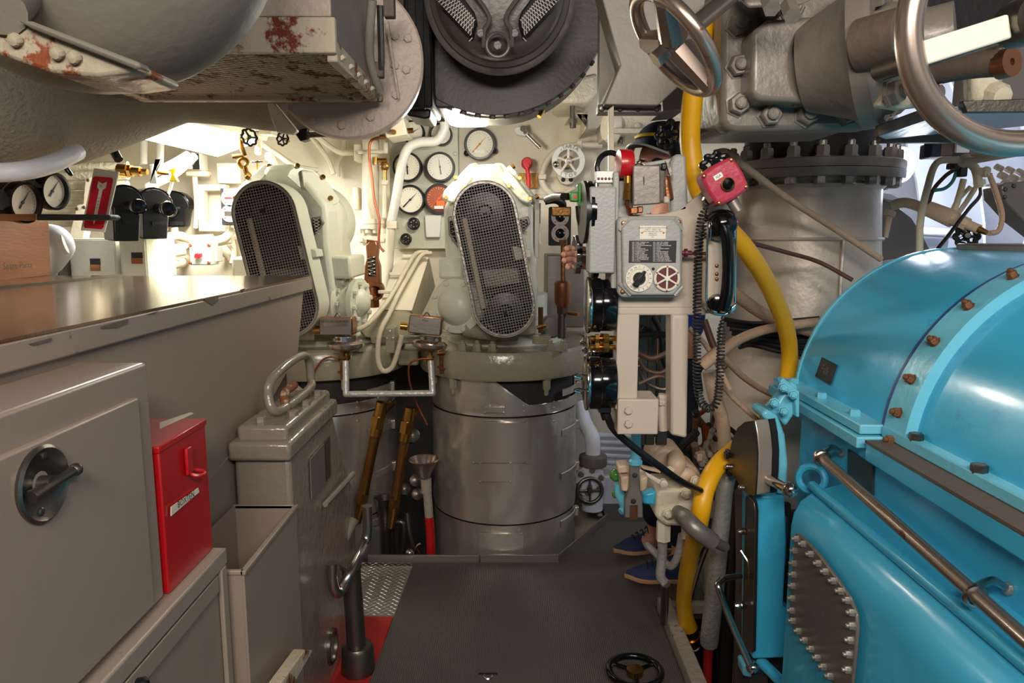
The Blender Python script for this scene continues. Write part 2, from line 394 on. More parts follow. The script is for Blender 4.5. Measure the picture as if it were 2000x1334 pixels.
o = b.o('tread_lugs', 'diamond', t); o['kind'] = 'stuff'
p0 = PZ(690, 1206, 0); p1 = PZ(768, 1206, 0)
tag(B().prism([(p0.x-.03, p0.y-.002, .0005), (p1.x, p1.y-.002, .0005), (c.x, c.y, .0005), (far.x, 1.1, .0005), (far.x-.3, 1.1, .0005), (p0.x-.1, 1.6, .0005)], (0, 0, .004)).o('red_floor_plate', 'red_floor', None), 'red painted floor plate beside the black mat', 'floor plate')
t = T('recessed_ring', PZ(953, 1318, 0), 'small chromed lift ring set into the black mat', 'lift ring')
p = PZ(953, 1318, .01); B().tube([p+V((-.03, .004, 0)), p+V((.03, .004, 0))], .0045, 8).o('hinge_bar', 'chrome', t)
B().torus(p+V((0, -.008, 0)), (0, 0, 1), .014, .003, 20, 6).o('ring', 'chrome', t)
B().lathe(p+V((0, 0, -.004)), (0, 0, 1), [(.032, 0), (.032, .002)], 16).o('recess_plate', 'steel_dark', t)
# right hand pit frame
t = T('pit_frame', (.56, 2.2, 0), 'chipped stone coloured frame around the opening in the deck', 'frame')
B().box((.572, 1.95, .02), (.05, 1.16, .06)).o('side_beam', 'concrete', t, bev=.006)
B().box((.677, 2.515, .015), (.17, .035, .04)).o('cross_beam', 'concrete', t, bev=.005)
t = T('floor_handwheel', PZ(1240, 1312, 0), 'low black deck handwheel with brown hub beside the pit frame', 'handwheel')
q = PZ(1240, 1310, .03); wheel(t, q, (0, 0, 1), .082, .011, 3, 'black_gloss', up=(0, 1, 0), hub=.32, hh=.024, roll=.5, mh='brass_dark')
B().cyl(q-V((0, 0, .035)), q, .014).o('stem', 'steel_dark', t)

# ================= left side =================
ZB = 1.255
t = T('workbench', (-1.2, 1.5, 0), 'long chipped beige console bench with polished metal top', 'bench')
B().box((-1.045, 1.45, ZB-.0025), (.67, 2.2, .005)).o('metal_top', 'steel_top', t, label='polished metal worktop sheet')
B().box((-1.25, 1.45, ZB-.027), (1.08, 2.2, .044)).o('slab', 'beige_chip', t, bev=.004, label='chipped beige edge slab')
for cp in (((195, 635), (250, 620), (248, 629), (228, 637), (196, 639)), ((398, 581), (426, 573), (425, 585), (415, 594), (406, 589)), ((468, 563), (479, 560), (474, 568)), ((55, 669), (100, 657), (98, 664), (64, 672)), ((285, 611), (310, 604), (300, 611))):
    B().prism([PX(x, y+3, -.7095) for x, y in cp], (.0012, 0, 0)).o('paint_chip', 'gasket', t)
B().box((-1.6, 1.45, ZB-.004), (.4, 2.2, .01)).o('back_strip', 'steel_top', t)
B().box((-1.386, 1.45, ZB+.0), (.008, 2.2, .012)).o('seam_bead', 'steel_dark', t)
ap = [PX(-60, 740, -.725), PX(594, 560, -.725), PX(582, 690, -.725), PX(500, 835, -.725), PX(500, 985, -.725), PX(470, 1110, -.725)]
ap = [V((-.725, min(p.y, 2.5), p.z)) for p in ap]; ap += [V((-.725, ap[-1].y, .0)), V((-.725, .3, 0)), V((-.725, .3, 1.2))]
B().prism(ap, (-.03, 0, 0)).o('front_panel', 'beige', t, bev=.003)
B().tube([PX(385, 962, -.724), PX(500, 833, -.724)], .002, 6).o('weld_seam', 'beige', t)
B().box((-1.3, 2.45, .62), (1.05, .06, 1.2)).o('end_panel', 'beige', t)
# locker
t = T('locker', (-.66, .8, .775), 'beige steel locker with round recessed latch under the bench top', 'locker')
B().box((-.664, .78, .983), (.118, .78, .415)).o('body', 'beige', t, bev=.006)
dr = B().box((-.602, .74, .965), (.012, .76, .355)).o('door', 'beige', t, bev=.004)
p = PX(83, 945, -.594); M = frame(p, (1, 0, 0))
B(M).lathe((0, 0, 0), (0, 0, 1), [(.048, -.004), (.05, .003), (.046, .006), (.04, .001), (.0, -.004)], 36).o('latch_recess', 'steel_dark', dr)
q0 = PX(60, 972, -.586); q1 = PX(148, 917, -.578)
B().tube([q0, q0.lerp(q1, .5), q1], [.009, .006, .007], 10, 4).cyl(p-V((.006, 0, 0)), p+V((.014, 0, 0)), .011).sph(q1, .009, 12).o('latch_handle', 'steel_dark', dr)
bolt(dr, PX(85, 890, -.594), (1, 0, 0), .006, .003, 'steel_dark', 'dome', 'screw'); bolt(dr, PX(80, 1000, -.594), (1, 0, 0), .006, .003, 'steel_dark', 'dome', 'screw')
# lower cabinet
t = T('lower_cabinet', (-.66, .85, 0), 'beige lower cabinet carrying the locker and the red box', 'cabinet')
B().box((-.655, .85, .38), (.134, 1.04, .76)).o('body', 'beige', t, bev=.004)
B().box((-.649, .85, .756), (.143, 1.05, .036)).o('top_ledge', 'beige_chip', t, bev=.005)
B().prism([V((-.583, y_, z_)) for y_, z_ in ((.35, .70), (1.33, .70), (1.33, .735), (.35, .735))], (.004, 0, 0)).o('ledge_rail', 'beige', t, bev=.002)
p = PX(266, 1336, -.58); B().lathe(p, (1, 0, 0), [(.009, 0), (.011, .012), (.006, .018)], 12).o('knob', 'black', t)
B().box((-.582, 1.355, .38), (.01, .026, .72)).o('corner_post', 'beige_chip', t, bev=.003)
# red box
t = T('red_box', (-.66, 1.27, .775), 'small red steel box with a taped white label on the cabinet ledge', 'box')
B().box((-.659, 1.272, .905), (.116, .186, .26)).o('body', 'red', t, bev=.003)
B().box((-.659, 1.272, 1.037), (.12, .192, .012)).o('lid', 'red', t, bev=.002)
B().prism([PZ(312, 838, 1.0435), PZ(312, 826, 1.0435), PZ(372, 806, 1.0435), PZ(378, 808, 1.0435)], (0, 0, .001)).o('masking_tape', 'paper', t)
p = PX(365, 905, -.6); B().box(p+V((.004, 0, .005)), (.006, .022, .05)).o('hasp', 'red', t, bev=.002)
B().torus(p+V((.012, .012, -.022)), (.2, 0, 1), .014, .003, 20, 6).o('staple_ring', 'red', t)
lb = B().prism([PX(333, 1008, -.598), PX(333, 990, -.598), PX(386, 953, -.598), PX(388, 961, -.598)], (.0015, 0, 0)).o('label_strip', 'paper', t)
pa = PX(340, 992, -.598); pb = PX(382, 962, -.598); yv = (pb-pa).normalized(); M = Matrix((yv, V((0, 0, 1)), V((1, 0, 0)))).transposed().to_4x4(); M.translation = (pa+pb)/2+V((.002, 0, .001))
text('BOXTEN', .017, M, 'ink', lb)
# open bin
t = T('open_bin', (-.63, 1.57, 0), 'open topped beige steel bin standing between cabinet and pump casting', 'bin')
B().box((-.555, 1.57, .39), (.006, .36, .65)).o('side_wall', 'beige', t, bev=.001); B().box((-.708, 1.57, .39), (.006, .36, .65)).o('side_wall', 'beige', t)
B().box((-.632, 1.392, .39), (.15, .006, .65)).o('end_wall', 'beige', t); B().box((-.632, 1.748, .39), (.15, .006, .65)).o('end_wall', 'beige', t)
B().box((-.632, 1.57, .07), (.15, .36, .006)).o('bottom', 'beige', t)
b = B().box((-.553, 1.57, .712), (.012, .37, .01)).box((-.632, 1.39, .712), (.16, .01, .01)).box((-.632, 1.75, .712), (.16, .01, .01)); b.o('rim', 'beige_chip', t, bev=.002)
B().box((-.632, 1.57, .035), (.14, .34, .07)).o('foot', 'beige', t)
# pump casting with carrying handle
t = T('pump_casting', (-.65, 2.1, 0), 'thickly painted olive grey pump casting with tubular carrying handle', 'machine')
side = [(1.775, 0), (1.775, .84), (2.22, .84), (2.36, .62), (2.47, .5), (2.52, 0)]
B().prism([V((-.57, y_, z_)) for y_, z_ in side], (-.145, 0, 0)).o('body', 'casting', t, bev=.012)
B().box((-.64, 2.0, .855), (.16, .5, .05)).o('cover_flange', 'casting', t, bev=.01)
B().box((-.64, 2.0, .89), (.13, .44, .05)).o('top_cap', 'casting', t, bev=.01)
for i in range(6):
    bolt(t, V((-.595 if i % 2 else -.66, 1.83+.062*i, .913)), (0, 0, 1), .016, .016, 'casting', 'hex')
hp = [P(608, 745, 2.18), P(600, 697, 2.16), P(570, 705, 2.0), P(530, 742, 1.86), P(524, 775, 1.84), P(537, 803, 1.84), P(570, 788, 1.94), P(606, 757, 2.12)]
cl = catmull(hp+[hp[0]], 5)[:-1]
B().tube(cl, .0125, 12, 1, True).o('carry_handle', 'casting', t)
B().prism([PX(604, 897, -.568), PX(631, 866, -.568), PX(634, 945, -.568), PX(607, 976, -.568)], (.004, 0, 0)).o('data_plate', 'plate_grey', t)
B().prism([PX(634, 862, -.568), PX(642, 852, -.568), PX(644, 930, -.568), PX(636, 940, -.568)], (.004, 0, 0)).o('data_plate', 'steel_dark', t)
B().tube([PX(635, 985, -.56), PX(690, 925, -.55)], .009, 8).o('edge_lip', 'casting', t)
B().tube([P(690, 1015, 2.42), P(650, 1100, 2.3), P(612, 1230, 2.1), P(600, 1330, 2.0)], .02, 10).o('edge_rib', 'casting', t)
B().lathe(PX(650, 1262, -.565), (1, 0, 0), [(.055, -.03), (.055, .004), (.045, .004), (.04, -.01), (0, -.01)], 24).o('inspection_port', 'steel_dark', t)
b = B().ptube([(562, 800, 1.9), (555, 770, 1.93), (575, 752, 2.0)], .012).o('rag_tube', 'rust', t)
tag(B().prism([PX(548, 1336, -.5), PX(596, 1268, -.5), PX(612, 1270, -.5), PX(575, 1336, -.5)], (-.03, 0, 0)).o('rusty_bracket', 'rust_cream', None, bev=.003), 'rusty flat steel bracket at the foot of the pump casting', 'bracket')
# post with hook rods
pb = PZ(700, 1312, 0); t = T('crank_post', pb, 'dark steel deck post with polished bent rods through its top', 'post')
tp = P(690, 1100, pb.y); pz = tp.z
B().cyl(pb, V((pb.x-.012, pb.y, pz-.012)), .031, .029, 24).o('post', 'steel_dark', t)
B().lathe(V((pb.x-.012, pb.y, pz-.012)), (0, 0, 1), [(.036, 0), (.036, .012), (.034, .015)], 24).o('cap', 'steel', t)
B().lathe(pb, (0, 0, 1), [(.052, 0), (.055, .01), (.05, .085), (.044, .095), (.033, .095)], 24).o('socket', 'steel_dark', t)
B().ptube([(648, 1100, 2.02), (649, 1135, 2.02), (656, 1156, 2.03), (667, 1152, 2.05), (682, 1122, 2.07), (698, 1090, 2.13), (712, 1062, 2.2), (718, 1035, 2.22), (717, 988, 2.22)], .0165, 14).o('bent_rod', 'steel', t)
# ---- shelf, board, gauges far left
t = T('wooden_board', P(50, 540, 2.3), 'stained brown plywood board standing on the bench back strip', 'board')
bd = [PX(-40, 553, -1.62), PX(100, 537, -1.64), PX(95, 430, -1.62), PX(-40, 430, -1.62)]
B().prism(bd, (-.018, 0, 0)).o('panel', 'wood', t, bev=.002)
p = PX(35, 519, -1.612); M = Matrix((V((0, 1, 0)), V((0, 0, 1)), V((1, 0, 0)))).transposed().to_4x4(); M.translation = p
text('Spare Parts', .03, M, 'ink', t)
t = T('shelf', P(100, 425, 2.3), 'thin shelf plank with rough black painted edge above the board', 'shelf')
B().prism([P(-40, 418, 2.16), P(70, 418, 2.16), P(70, 430, 2.16), P(-40, 430, 2.16)], (0, .06, 0)).o('plank', 'wood', t)
B().prism([P(66, 418, 2.158), P(212, 419, 2.32), P(217, 424, 2.325), P(212, 430, 2.32), P(66, 430, 2.158)], (0, .06, 0)).o('edge_band', 'black_matte', t, bev=.003)
def lg(px, py, Y, r, lab):
    p = P(px, py, Y); return gauge(p, (.98, -.16, -.1), r, .14, lab, None, needle=35, name='pressure_gauge', dial='paper', case='black_gloss')
lg(50, 396, 2.275, .065, 'black cased gauge on the left above the shelf, the lower of two, needle up right')
lg(108, 374, 2.40, .062, 'black cased gauge above the shelf, the higher of two, beside the red sign')
t = T('red_clip', P(50, 325, 2.3), 'black clamp with red tag and black cord loop under the grey duct', 'clamp')
B().pbox(38, 318, 62, 328, 2.3, .02).o('tag', 'red_bright', t); B().pbox(62, 318, 100, 330, 2.3, .05).o('body', 'black', t, bev=.006)
B().ptube([(112, 312, 2.3), (125, 320, 2.3), (140, 340, 2.3), (133, 338, 2.3), (120, 318, 2.3)], .004, 6).o('cord', 'black', t)
# red arrow sign
t = T('arrow_sign', P(190, 460, 2.45), 'tilted white and red plastic sign with a long white arrow', 'sign')
s4 = [(157, 450), (183, 328), (232, 336), (204, 454)]
B().prism([P(x, y, 2.345 if i in (0, 3) else 2.415) for i, (x, y) in enumerate(s4)], (0, .006, 0)).o('board', 'white', t, bev=.002)
A0 = P(157, 450, 2.344); Ax = P(204, 454, 2.344)-A0; Ay = P(183, 328, 2.414)-A0
def sg(u, v, e=.0): return A0+Ax*u+Ay*v+V((0, -e, 0))
B().prism([sg(*q, .001) for q in ((.1, .07), (.17, .045), (.85, .045), (.92, .08), (.9, .84), (.83, .87), (.12, .87), (.06, .84))], (0, .002, 0)).o('red_field', 'red_sign', t)
B().prism([sg(*q, .002) for q in ((.5, .11), (.57, .2), (.57, .66), (.68, .7), (.68, .8), (.5, .76), (.32, .8), (.32, .7), (.43, .66), (.43, .2))], (0, .002, 0)).o('arrow', 'white', t)
M = Matrix((-Ay.normalized(), Ax.normalized(), V((0, -1, 0)))).transposed().to_4x4(); M.translation = sg(.5, .45, .003)
text('A  R  A  Ç', .009, M, 'ink_grey', t)
M = Matrix((Ax.normalized(), Ay.normalized(), V((0, -1, 0)))).transposed().to_4x4(); M.translation = sg(.5, .72, .003)
text('EL', .012, M, 'ink_grey', t)
# light fixture
t = T('ceiling_light', (-1.34, 3.2, 1.8), 'large rectangular overhead lamp with glaring white diffuser by the bulkhead', 'lamp')
fx = [PZ(345, 243, 1.80), PZ(500, 279, 1.80), PZ(425, 306, 1.80), PZ(238, 262, 1.80)]
B().prism(fx, (0, 0, .02)).o('diffuser', 'lamp_white', t)
ctr = sum(fx, V())/4
B().prism([ctr+(p-ctr)*1.08+V((0, 0, .015)) for p in fx], (0, 0, .09)).o('housing', 'cream', t, bev=.006)
B().box(ctr+V((0, 0, .3)), (.06, .06, .5)).o('hanger', 'cream', t)
# brass valve with black lever
t = T('lever_valve', P(170, 290, 2.45), 'brass ball valve with black lever under the grey duct', 'valve')
B().ptube([(100, 296, 2.45), (150, 290, 2.45)], m(13, 2.45), 14).cyl(P(148, 290, 2.45), P(186, 287, 2.45), m(15, 2.45), n=8).cyl(P(184, 287, 2.45), P(212, 285, 2.45), m(12, 2.45)).o('body', 'brass_dark', t)
B().ptube([(207, 268, 2.42), (218, 288, 2.4), (232, 312, 2.38)], [m(7, 2.4), m(9, 2.4), m(8, 2.4)], 10).sph(P(225, 284, 2.38), m(7, 2.4), 10).o('lever', 'black', t)
# cabinets on the far side of the bench
for i, (x0, x1, y0, nm) in enumerate(((131, 230, 466, (175, 185, 505, 529)), (231, 290, 462, (256, 268, 493, 515)))):
    t = T('wall_cabinet', P((x0+x1)/2, 530, 2.95), ('wide' if i == 0 else 'narrow')+' pale grey electrical cabinet with small nameplate behind the bench', 'cabinet', None)
    B().pbox(x0, y0, x1, 545, 2.9, .25).o('body', 'ivory', t, bev=.005)
    B().pbox(x0+3, y0+3, x1-3, 545, 2.895, .01).o('door', 'ivory', t, bev=.003)
    B().pbox(nm[0], nm[2], nm[1]+10, (nm[2]+nm[3])/2, 2.89, .006).o('nameplate', 'ink', t); B().pbox(nm[0], (nm[2]+nm[3])/2, nm[1]+10, nm[3], 2.89, .006).o('nameplate', 'bronze', t)
tag(B().pbox(104, 490, 125, 540, 2.85, .2).o('cable_trough', 'steel_dark', None, bev=.004), 'dark grey box side between lagged pipe end and pale cabinet', 'box')
t = T('lagged_elbow', P(115, 480, 2.7), 'white lagged pipe elbow behind the wooden board', 'pipe')
B().ptube([(80, 455, 2.7), (108, 462, 2.7), (122, 482, 2.72), (112, 510, 2.75), (100, 530, 2.8), (98, 560, 2.85)], [m(18, 2.7), m(22, 2.7), m(22, 2.7), m(16, 2.7), m(12, 2.7), m(12, 2.7)], 14).o('lagging', 'cool_white', t)
B().lathe(P(122, 476, 2.7), (.9, .3, .2), [(m(20, 2.7), -.01), (m(21, 2.7), .012), (m(15, 2.7), .016)], 16).o('collar', 'white', t)
# horizontal pipes behind the sign
for i, (y0, y1, rr) in enumerate(((326, 324, 8), (345, 343, 9), (364, 362, 8), (381, 381, 7.5), (397, 396, 7), (412, 411, 6), (438, 436, 6))):
    tag(B().ptube([(80, y0, 3.5), (160, (y0+y1)/2, 3.5), (250, y1-1, 3.5)], m(rr, 3.5), 12).o('wall_pipe', 'cream_rough', None),
        ('topmost', 'second', 'third', 'fourth', 'fifth', 'sixth', 'lowest')[i]+' cream horizontal pipe counted downward behind the red arrow sign', 'pipe', 'pipes behind the red sign')
t = T('pipe_bracket', P(170, 440, 3.4), 'upright cream slotted bracket holding the horizontal pipes', 'bracket')
B().pprism([(166, 348), (180, 345), (176, 400), (162, 470), (132, 470), (150, 400), (162, 398)], 3.42, .05).o('plate', 'cream', t, bev=.004)
for x, y in ((172, 352), (164, 405), (150, 408)): bolt(t, P(x, y, 3.42), FRONT, .008, .004, 'steel_dark', 'dome', 'rivet')
# black rotary controllers
def ctrl(cx, cy, Y, s, lab, tilt, low=2.1):
    p = P(cx, cy, Y); t = T('rotary_controller', p-V((0, 0, .1)), lab, 'controller', None); n = V((tilt, -1, -.05)).normalized(); M = frame(p, n)
    r = m(s, Y); dep = .12
    pts = [V((-r*.75, -r*low, 0)), V((r*.6, -r*low, 0)), V((r*.8, -r*.2, 0))]+[V((r*cos(a), r*sin(a), 0)) for a in [R(0+12*i) for i in range(16)]]+[V((-r*.7, -r*.3, 0))]
    B(M).prism(pts, (0, 0, -dep)).o('housing', 'black', t, bev=.006)
    B(M).tube([(r*1.01*cos(a), r*1.01*sin(a), -.004) for a in [R(10+10*i) for i in range(16)]], .004, 6).o('rim_bead', 'black_gloss', t)
    B(M).lathe((r*.15, -r*.15, 0), (0, 0, 1), [(r*.3, 0), (r*.25, .05), (r*.25, .085), (r*.42, .087), (r*.45, .1), (r*.4, .11), (r*.3, .108), (0, .108)], 24).o('knob', 'black_gloss', t)
    B(M).box((r*.15, -r*1.0, .004), (r*.8, r*.25, .006)).o('nameplate', 'black_matte', t); return t
ctrl(246, 398, 2.7, 34, 'black rotary controller with large knob nearest the red arrow sign', 1.0)
ctrl(303, 402, 2.9, 33, 'black rotary controller with large knob between its two neighbours', 1.0, 1.92)
ctrl(338, 405, 3.88, 30, 'black round topped controller on the bulkhead right of the knobbed pair', .15, 1.25)
# brass fitting, wing valve, yellow tap
t = T('brass_fitting', P(262, 335, 2.9), 'stepped brass hex fitting with white wing handle beside the red sign', 'fitting')
B().cyl(P(232, 333, 2.9), P(250, 334, 2.9), m(13, 2.9), n=20).cyl(P(249, 334, 2.9), P(258, 334, 2.9), m(12, 2.9), n=6).cyl(P(258, 334, 2.9), P(275, 335, 2.9), m(9, 2.9), n=18).cyl(P(275, 335, 2.9), P(288, 336, 2.9), m(6, 2.9), n=6).o('body', 'brass', t)
B().pprism([(292, 322), (298, 320), (296, 340), (312, 312), (304, 312), (302, 330), (306, 358), (292, 358)], 2.88, .012).o('wing_handle', 'white', t, bev=.002)
B().ptube([(300, 336, 2.9), (330, 339, 2.92)], m(4, 2.9), 8).o('stem', 'brass', t)
t = T('yellow_tap', P(338, 340, 2.9), 'bright yellow wing tap on a thin white tube', 'tap')
B().pprism([(331, 330), (342, 328), (339, 340), (347, 355), (330, 354), (334, 342)], 2.9, .02).o('wing', 'yellow_bright', t, bev=.003)
B().ptube([(337, 352, 2.91), (332, 370, 3.08), (326, 384, 3.25)], m(3.5, 2.9), 8).o('tube', 'white', t)
for i, pp in enumerate([[(300, 338, 3.5), (340, 318, 3.52), (366, 302, 3.6)], [(290, 365, 3.55), (340, 340, 3.5), (380, 305, 3.6)], [(280, 320, 3.7), (280, 290, 3.7), (285, 0, 3.7)], [(310, 325, 3.7), (312, 300, 3.7), (320, 0, 3.7)]]):
    tag(B().ptube(pp, m(8, 3.5), 10).o('conduit_pipe', 'white', None), ('upper slanting white pipe behind the brass fitting', 'lower slanting white pipe behind the yellow tap', 'upright white pipe rising behind the lamp nearer the red sign', 'upright white pipe rising behind the lamp nearer the yellow tap')[i], 'pipe', 'white pipes under the lamp')
# switch box with conduit
t = T('switch_box', P(375, 330, 3.85), 'black faced rotary switch box with white label under the lamp', 'switch')
B().pbox(356, 298, 392, 332, 3.82, .1).o('box', 'cream', t, bev=.006); B().pbox(357, 300, 389, 331, 3.812, .01).o('face', 'ink', t)
B().torus(P(368, 312, 3.81), FRONT, m(11, 3.8), .006, 24, 6).o('dial_ring', 'ink_grey', t); B().pprism([(360, 318), (372, 306), (376, 310), (364, 322)], 3.795, .02).o('pointer', 'black', t)
B().pbox(358, 324, 376, 330, 3.808, .003).o('label', 'white', t); text('NO. 402', .012, frame(P(367, 327, 3.806), FRONT), 'ink', t)
B().pbox(360, 333, 402, 344, 3.84, .08).o('gland_box', 'cream', t, bev=.01)
B().ptube([(380, 344, 3.86), (384, 400, 3.9), (382, 445, 3.92)], m(5, 3.9), 10).o('conduit', 'cream', t)
# open wall frame
t = T('wall_frame', P(412, 450, 3.9), 'open white metal mounting frame on the bulkhead', 'frame')
Mo = [P(x, y, 3.9) for x, y in ((385, 360), (440, 360), (440, 452), (388, 452))]; Mi = [P(x, y, 3.9) for x, y in ((397, 372), (430, 372), (430, 436), (399, 436))]
B().ring2(Mo, Mi, (0, .06, 0)).o('frame', 'cream', t, bev=.004)
for x, y in ((391, 366), (434, 366), (393, 446), (434, 446)): bolt(t, P(x, y, 3.9), FRONT, .011, .006, 'cream', 'dome')
# figure eight instruments
def fig8(px, py, Y, w_, lab, cap=None, windows=True):
    t = T('instrument_box', P(px, py+w_*1.1, Y), lab, 'instrument', None)
    B().pbox(px-w_*.55, py-w_*.95, px+w_*.55, py+w_*1.05, Y, .09).o('case', 'black_matte', t, bev=.004)
    c1 = P(px, py-w_*.42, Y-.004); c2 = P(px, py+w_*.42, Y-.004); r = m(w_*.45, Y)
    for k, c in enumerate((c1, c2)):
        B().lathe(c, FRONT, [(r, -.002), (r, .004), (r*.5, .004), (r*.45, -.001)], 24).o('cover_plate', 'plate_grey' if not windows else 'white', t)
        for a in (45, 135, 225, 315): bolt(t, c+V((r*.75*cos(R(a)), -.004, r*.75*sin(R(a)))), FRONT, r*.1, r*.06, 'copper', 'dome', 'screw')
        if windows: B().box(c+V((0, -.005, 0)), (r*1.2, .004, r*(.25 if k == 0 else .55))).o('window', 'steel_dark' if k else 'maroon', t)
        else: B().lathe(c, FRONT, [(r*.55, 0), (r*.55, .006), (r*.35, .014), (0, .016)], 20).o('lens', 'black_gloss', t)
    B().pbox(px-w_*.35, py-w_*.92, px+w_*.35, py-w_*.78, Y-.003, .004).o('tag', 'white' if windows else 'brass_dark', t); return t
fig8(449, 402, 3.7, 36, 'black instrument with white figure eight cover plate beside the left wire guard')
# grey box with red knob
t = T('knob_box', P(392, 520, 3.6), 'small grey square switch box with red knob near the bench end', 'switch')
B().pbox(368, 474, 413, 518, 3.55, .1).o('box', 'panel_grey', t, bev=.006); B().cyl(P(391, 500, 3.64), P(391, 500, 3.64)+V((0, .37, 0)), .016).o('wall_stalk', 'cream', t); B().pbox(413, 482, 424, 512, 3.6, .08).o('gland', 'panel_grey', t, bev=.004)
B().lathe(P(387, 499, 3.55), FRONT, [(m(5, 3.55), 0), (m(4, 3.55), .02)], 12).pprism([(379, 500), (392, 495), (392, 502), (380, 504)], 3.52, .02).o('knob', 'red_bright', t)
for x, y in ((372, 479), (408, 479), (372, 513), (408, 513)): bolt(t, P(x, y, 3.55), FRONT, .009, .005, 'copper', 'dome', 'screw')
# cable bundle
cb = [[(288, 475, 3.5), (320, 465, 3.5), (350, 460, 3.6), (380, 470, 3.7), (430, 468, 3.75), (455, 450, 3.8)], [(286, 485, 3.4), (320, 484, 3.42), (350, 483, 3.5), (400, 480, 3.76), (452, 470, 3.8)], [(286, 499, 3.34), (320, 497, 3.38), (360, 492, 3.46)],
      [(292, 526, 3.4), (320, 500, 3.45), (352, 485, 3.5)], [(290, 535, 3.3), (330, 518, 3.4), (355, 512, 3.6), (362, 505, 3.99)], [(340, 445, 3.88), (345, 460, 3.88), (370, 466, 3.88), (416, 464, 3.88)], [(428, 484, 3.86), (446, 505, 3.92), (456, 518, 3.99)],
      [(446, 478, 3.86), (455, 492, 3.85), (452, 515, 3.82)], [(462, 466, 3.88), (466, 490, 3.92), (464, 520, 3.99)], [(444, 458, 3.94), (450, 452, 3.93), (456, 442, 3.9)], [(300, 470, 3.6), (310, 450, 3.6), (325, 445, 3.6)]]
for i, pp in enumerate(cb):
    tag(B().ptube(pp, m((8, 6, 7, 9, 10, 8, 5, 4, 4, 4, 6)[i], 3.6), 10).o('armoured_cable', 'cable' if i % 3 else 'cream', None), ('cream cable topping the tangle, running from narrow cabinet to figure eight instrument', 'second cream cable down, running parallel under the topmost one', 'short cream cable leaving the narrow cabinet under the parallel pair', 'fat cream cable rising steeply from the bench end', 'fattest cream cable lying low beside the grey knob box', 'cream elbow cable hanging below the round topped black controller', 'cream cable dropping slantwise right of the grey knob box', 'thin cream cable dropping to the bulkhead beside the wire guard', 'thin cream cable dropping straightest, closest to the wire guard', 'thin cream cable curling up to the figure eight instrument', 'short cream stub cable rising behind the black controllers')[i], 'cable', 'cables above the bench end')
tag(B().pbox(422, 318, 470, 358, 3.9, .06).o('wall_box', 'ivory', None, bev=.005), 'flat pale grey box cover on the bulkhead above the figure eight instrument', 'box')
# small valves near lamp
def hv(px, py, Y, rp, lab, n=(.2, -.9, .1), ns=5, mt='black', wavy=True):
    p = P(px, py, Y); t = T('valve_handwheel', p, lab, 'valve', None); r = m(rp, Y)
    wheel(t, p, n, r, r*.16, ns, mt, wavy=r*.07 if wavy else 0, hub=.28, hh=r*.4, sw=.7)
    B().cyl(p, p-V(n).normalized()*r*1.6, r*.22, n=12).o('stem', 'brass', t); return t
hv(487, 268, 2.9, 15, 'black toothed handwheel valve right of the glaring lamp', (.75, -.6, .1), 3)
hv(552, 271, 2.8, 12, 'small black five spoke handwheel valve by the chrome latch', (-.3, -.9, .1), 5)
t = T('chrome_latch', P(625, 264, 2.7), 'chromed rod latch with black clevis under the bolted disc', 'latch')
B().pprism([(576, 262), (592, 246), (600, 250), (600, 272), (586, 276)], 2.5, .05).o('clevis', 'black', t, bev=.004); B().ptube([(598, 264, 2.52), (655, 262, 2.52)], m(5.5, 2.5), 12).cyl(P(598, 264, 2.52), P(606, 264, 2.52), m(9, 2.5)).o('rod', 'chrome', t)
t = T('sight_glass', P(478, 340, 3.1), 'pale brass pipe with round sight fitting below the toothed valve', 'pipe')
B().ptube([(470, 262, 3.0), (472, 285, 3.0), (478, 305, 3.0)], m(4.5, 3), 8).ptube([(455, 306, 3.0), (476, 305, 3.0)], m(4, 3), 8).ptube([(478, 325, 3.0), (482, 338, 3.0), (495, 347, 3.02), (506, 342, 3.05)], m(5, 3), 8).torus(P(475, 318, 3.0), FRONT, m(8, 3), m(4, 3), 20, 8).o('body', 'brass', t)
hv(502, 316, 3.05, 9, 'tiny black handwheel lying flat beside the pale brass pipe', (0, -.15, 1), 4)
t = T('cream_manifold', P(515, 300, 3.2), 'cream valve body with branching tubes above the left wire guard', 'manifold')
B().ptube([(500, 265, 3.15), (520, 265, 3.15)], m(9, 3.1), 12).ptube([(506, 268, 3.15), (504, 300, 3.12)], m(6, 3.1), 12).ptube([(510, 280, 3.2), (540, 300, 3.2), (580, 325, 3.2), (620, 332, 3.3)], m(5, 3.2), 10).ptube([(520, 305, 3.2), (530, 308, 3.2), (535, 325, 3.2)], m(8, 3.2), 10).pbox(505, 250, 530, 262, 3.1, .08).o('body', 'cream_dirty', t)
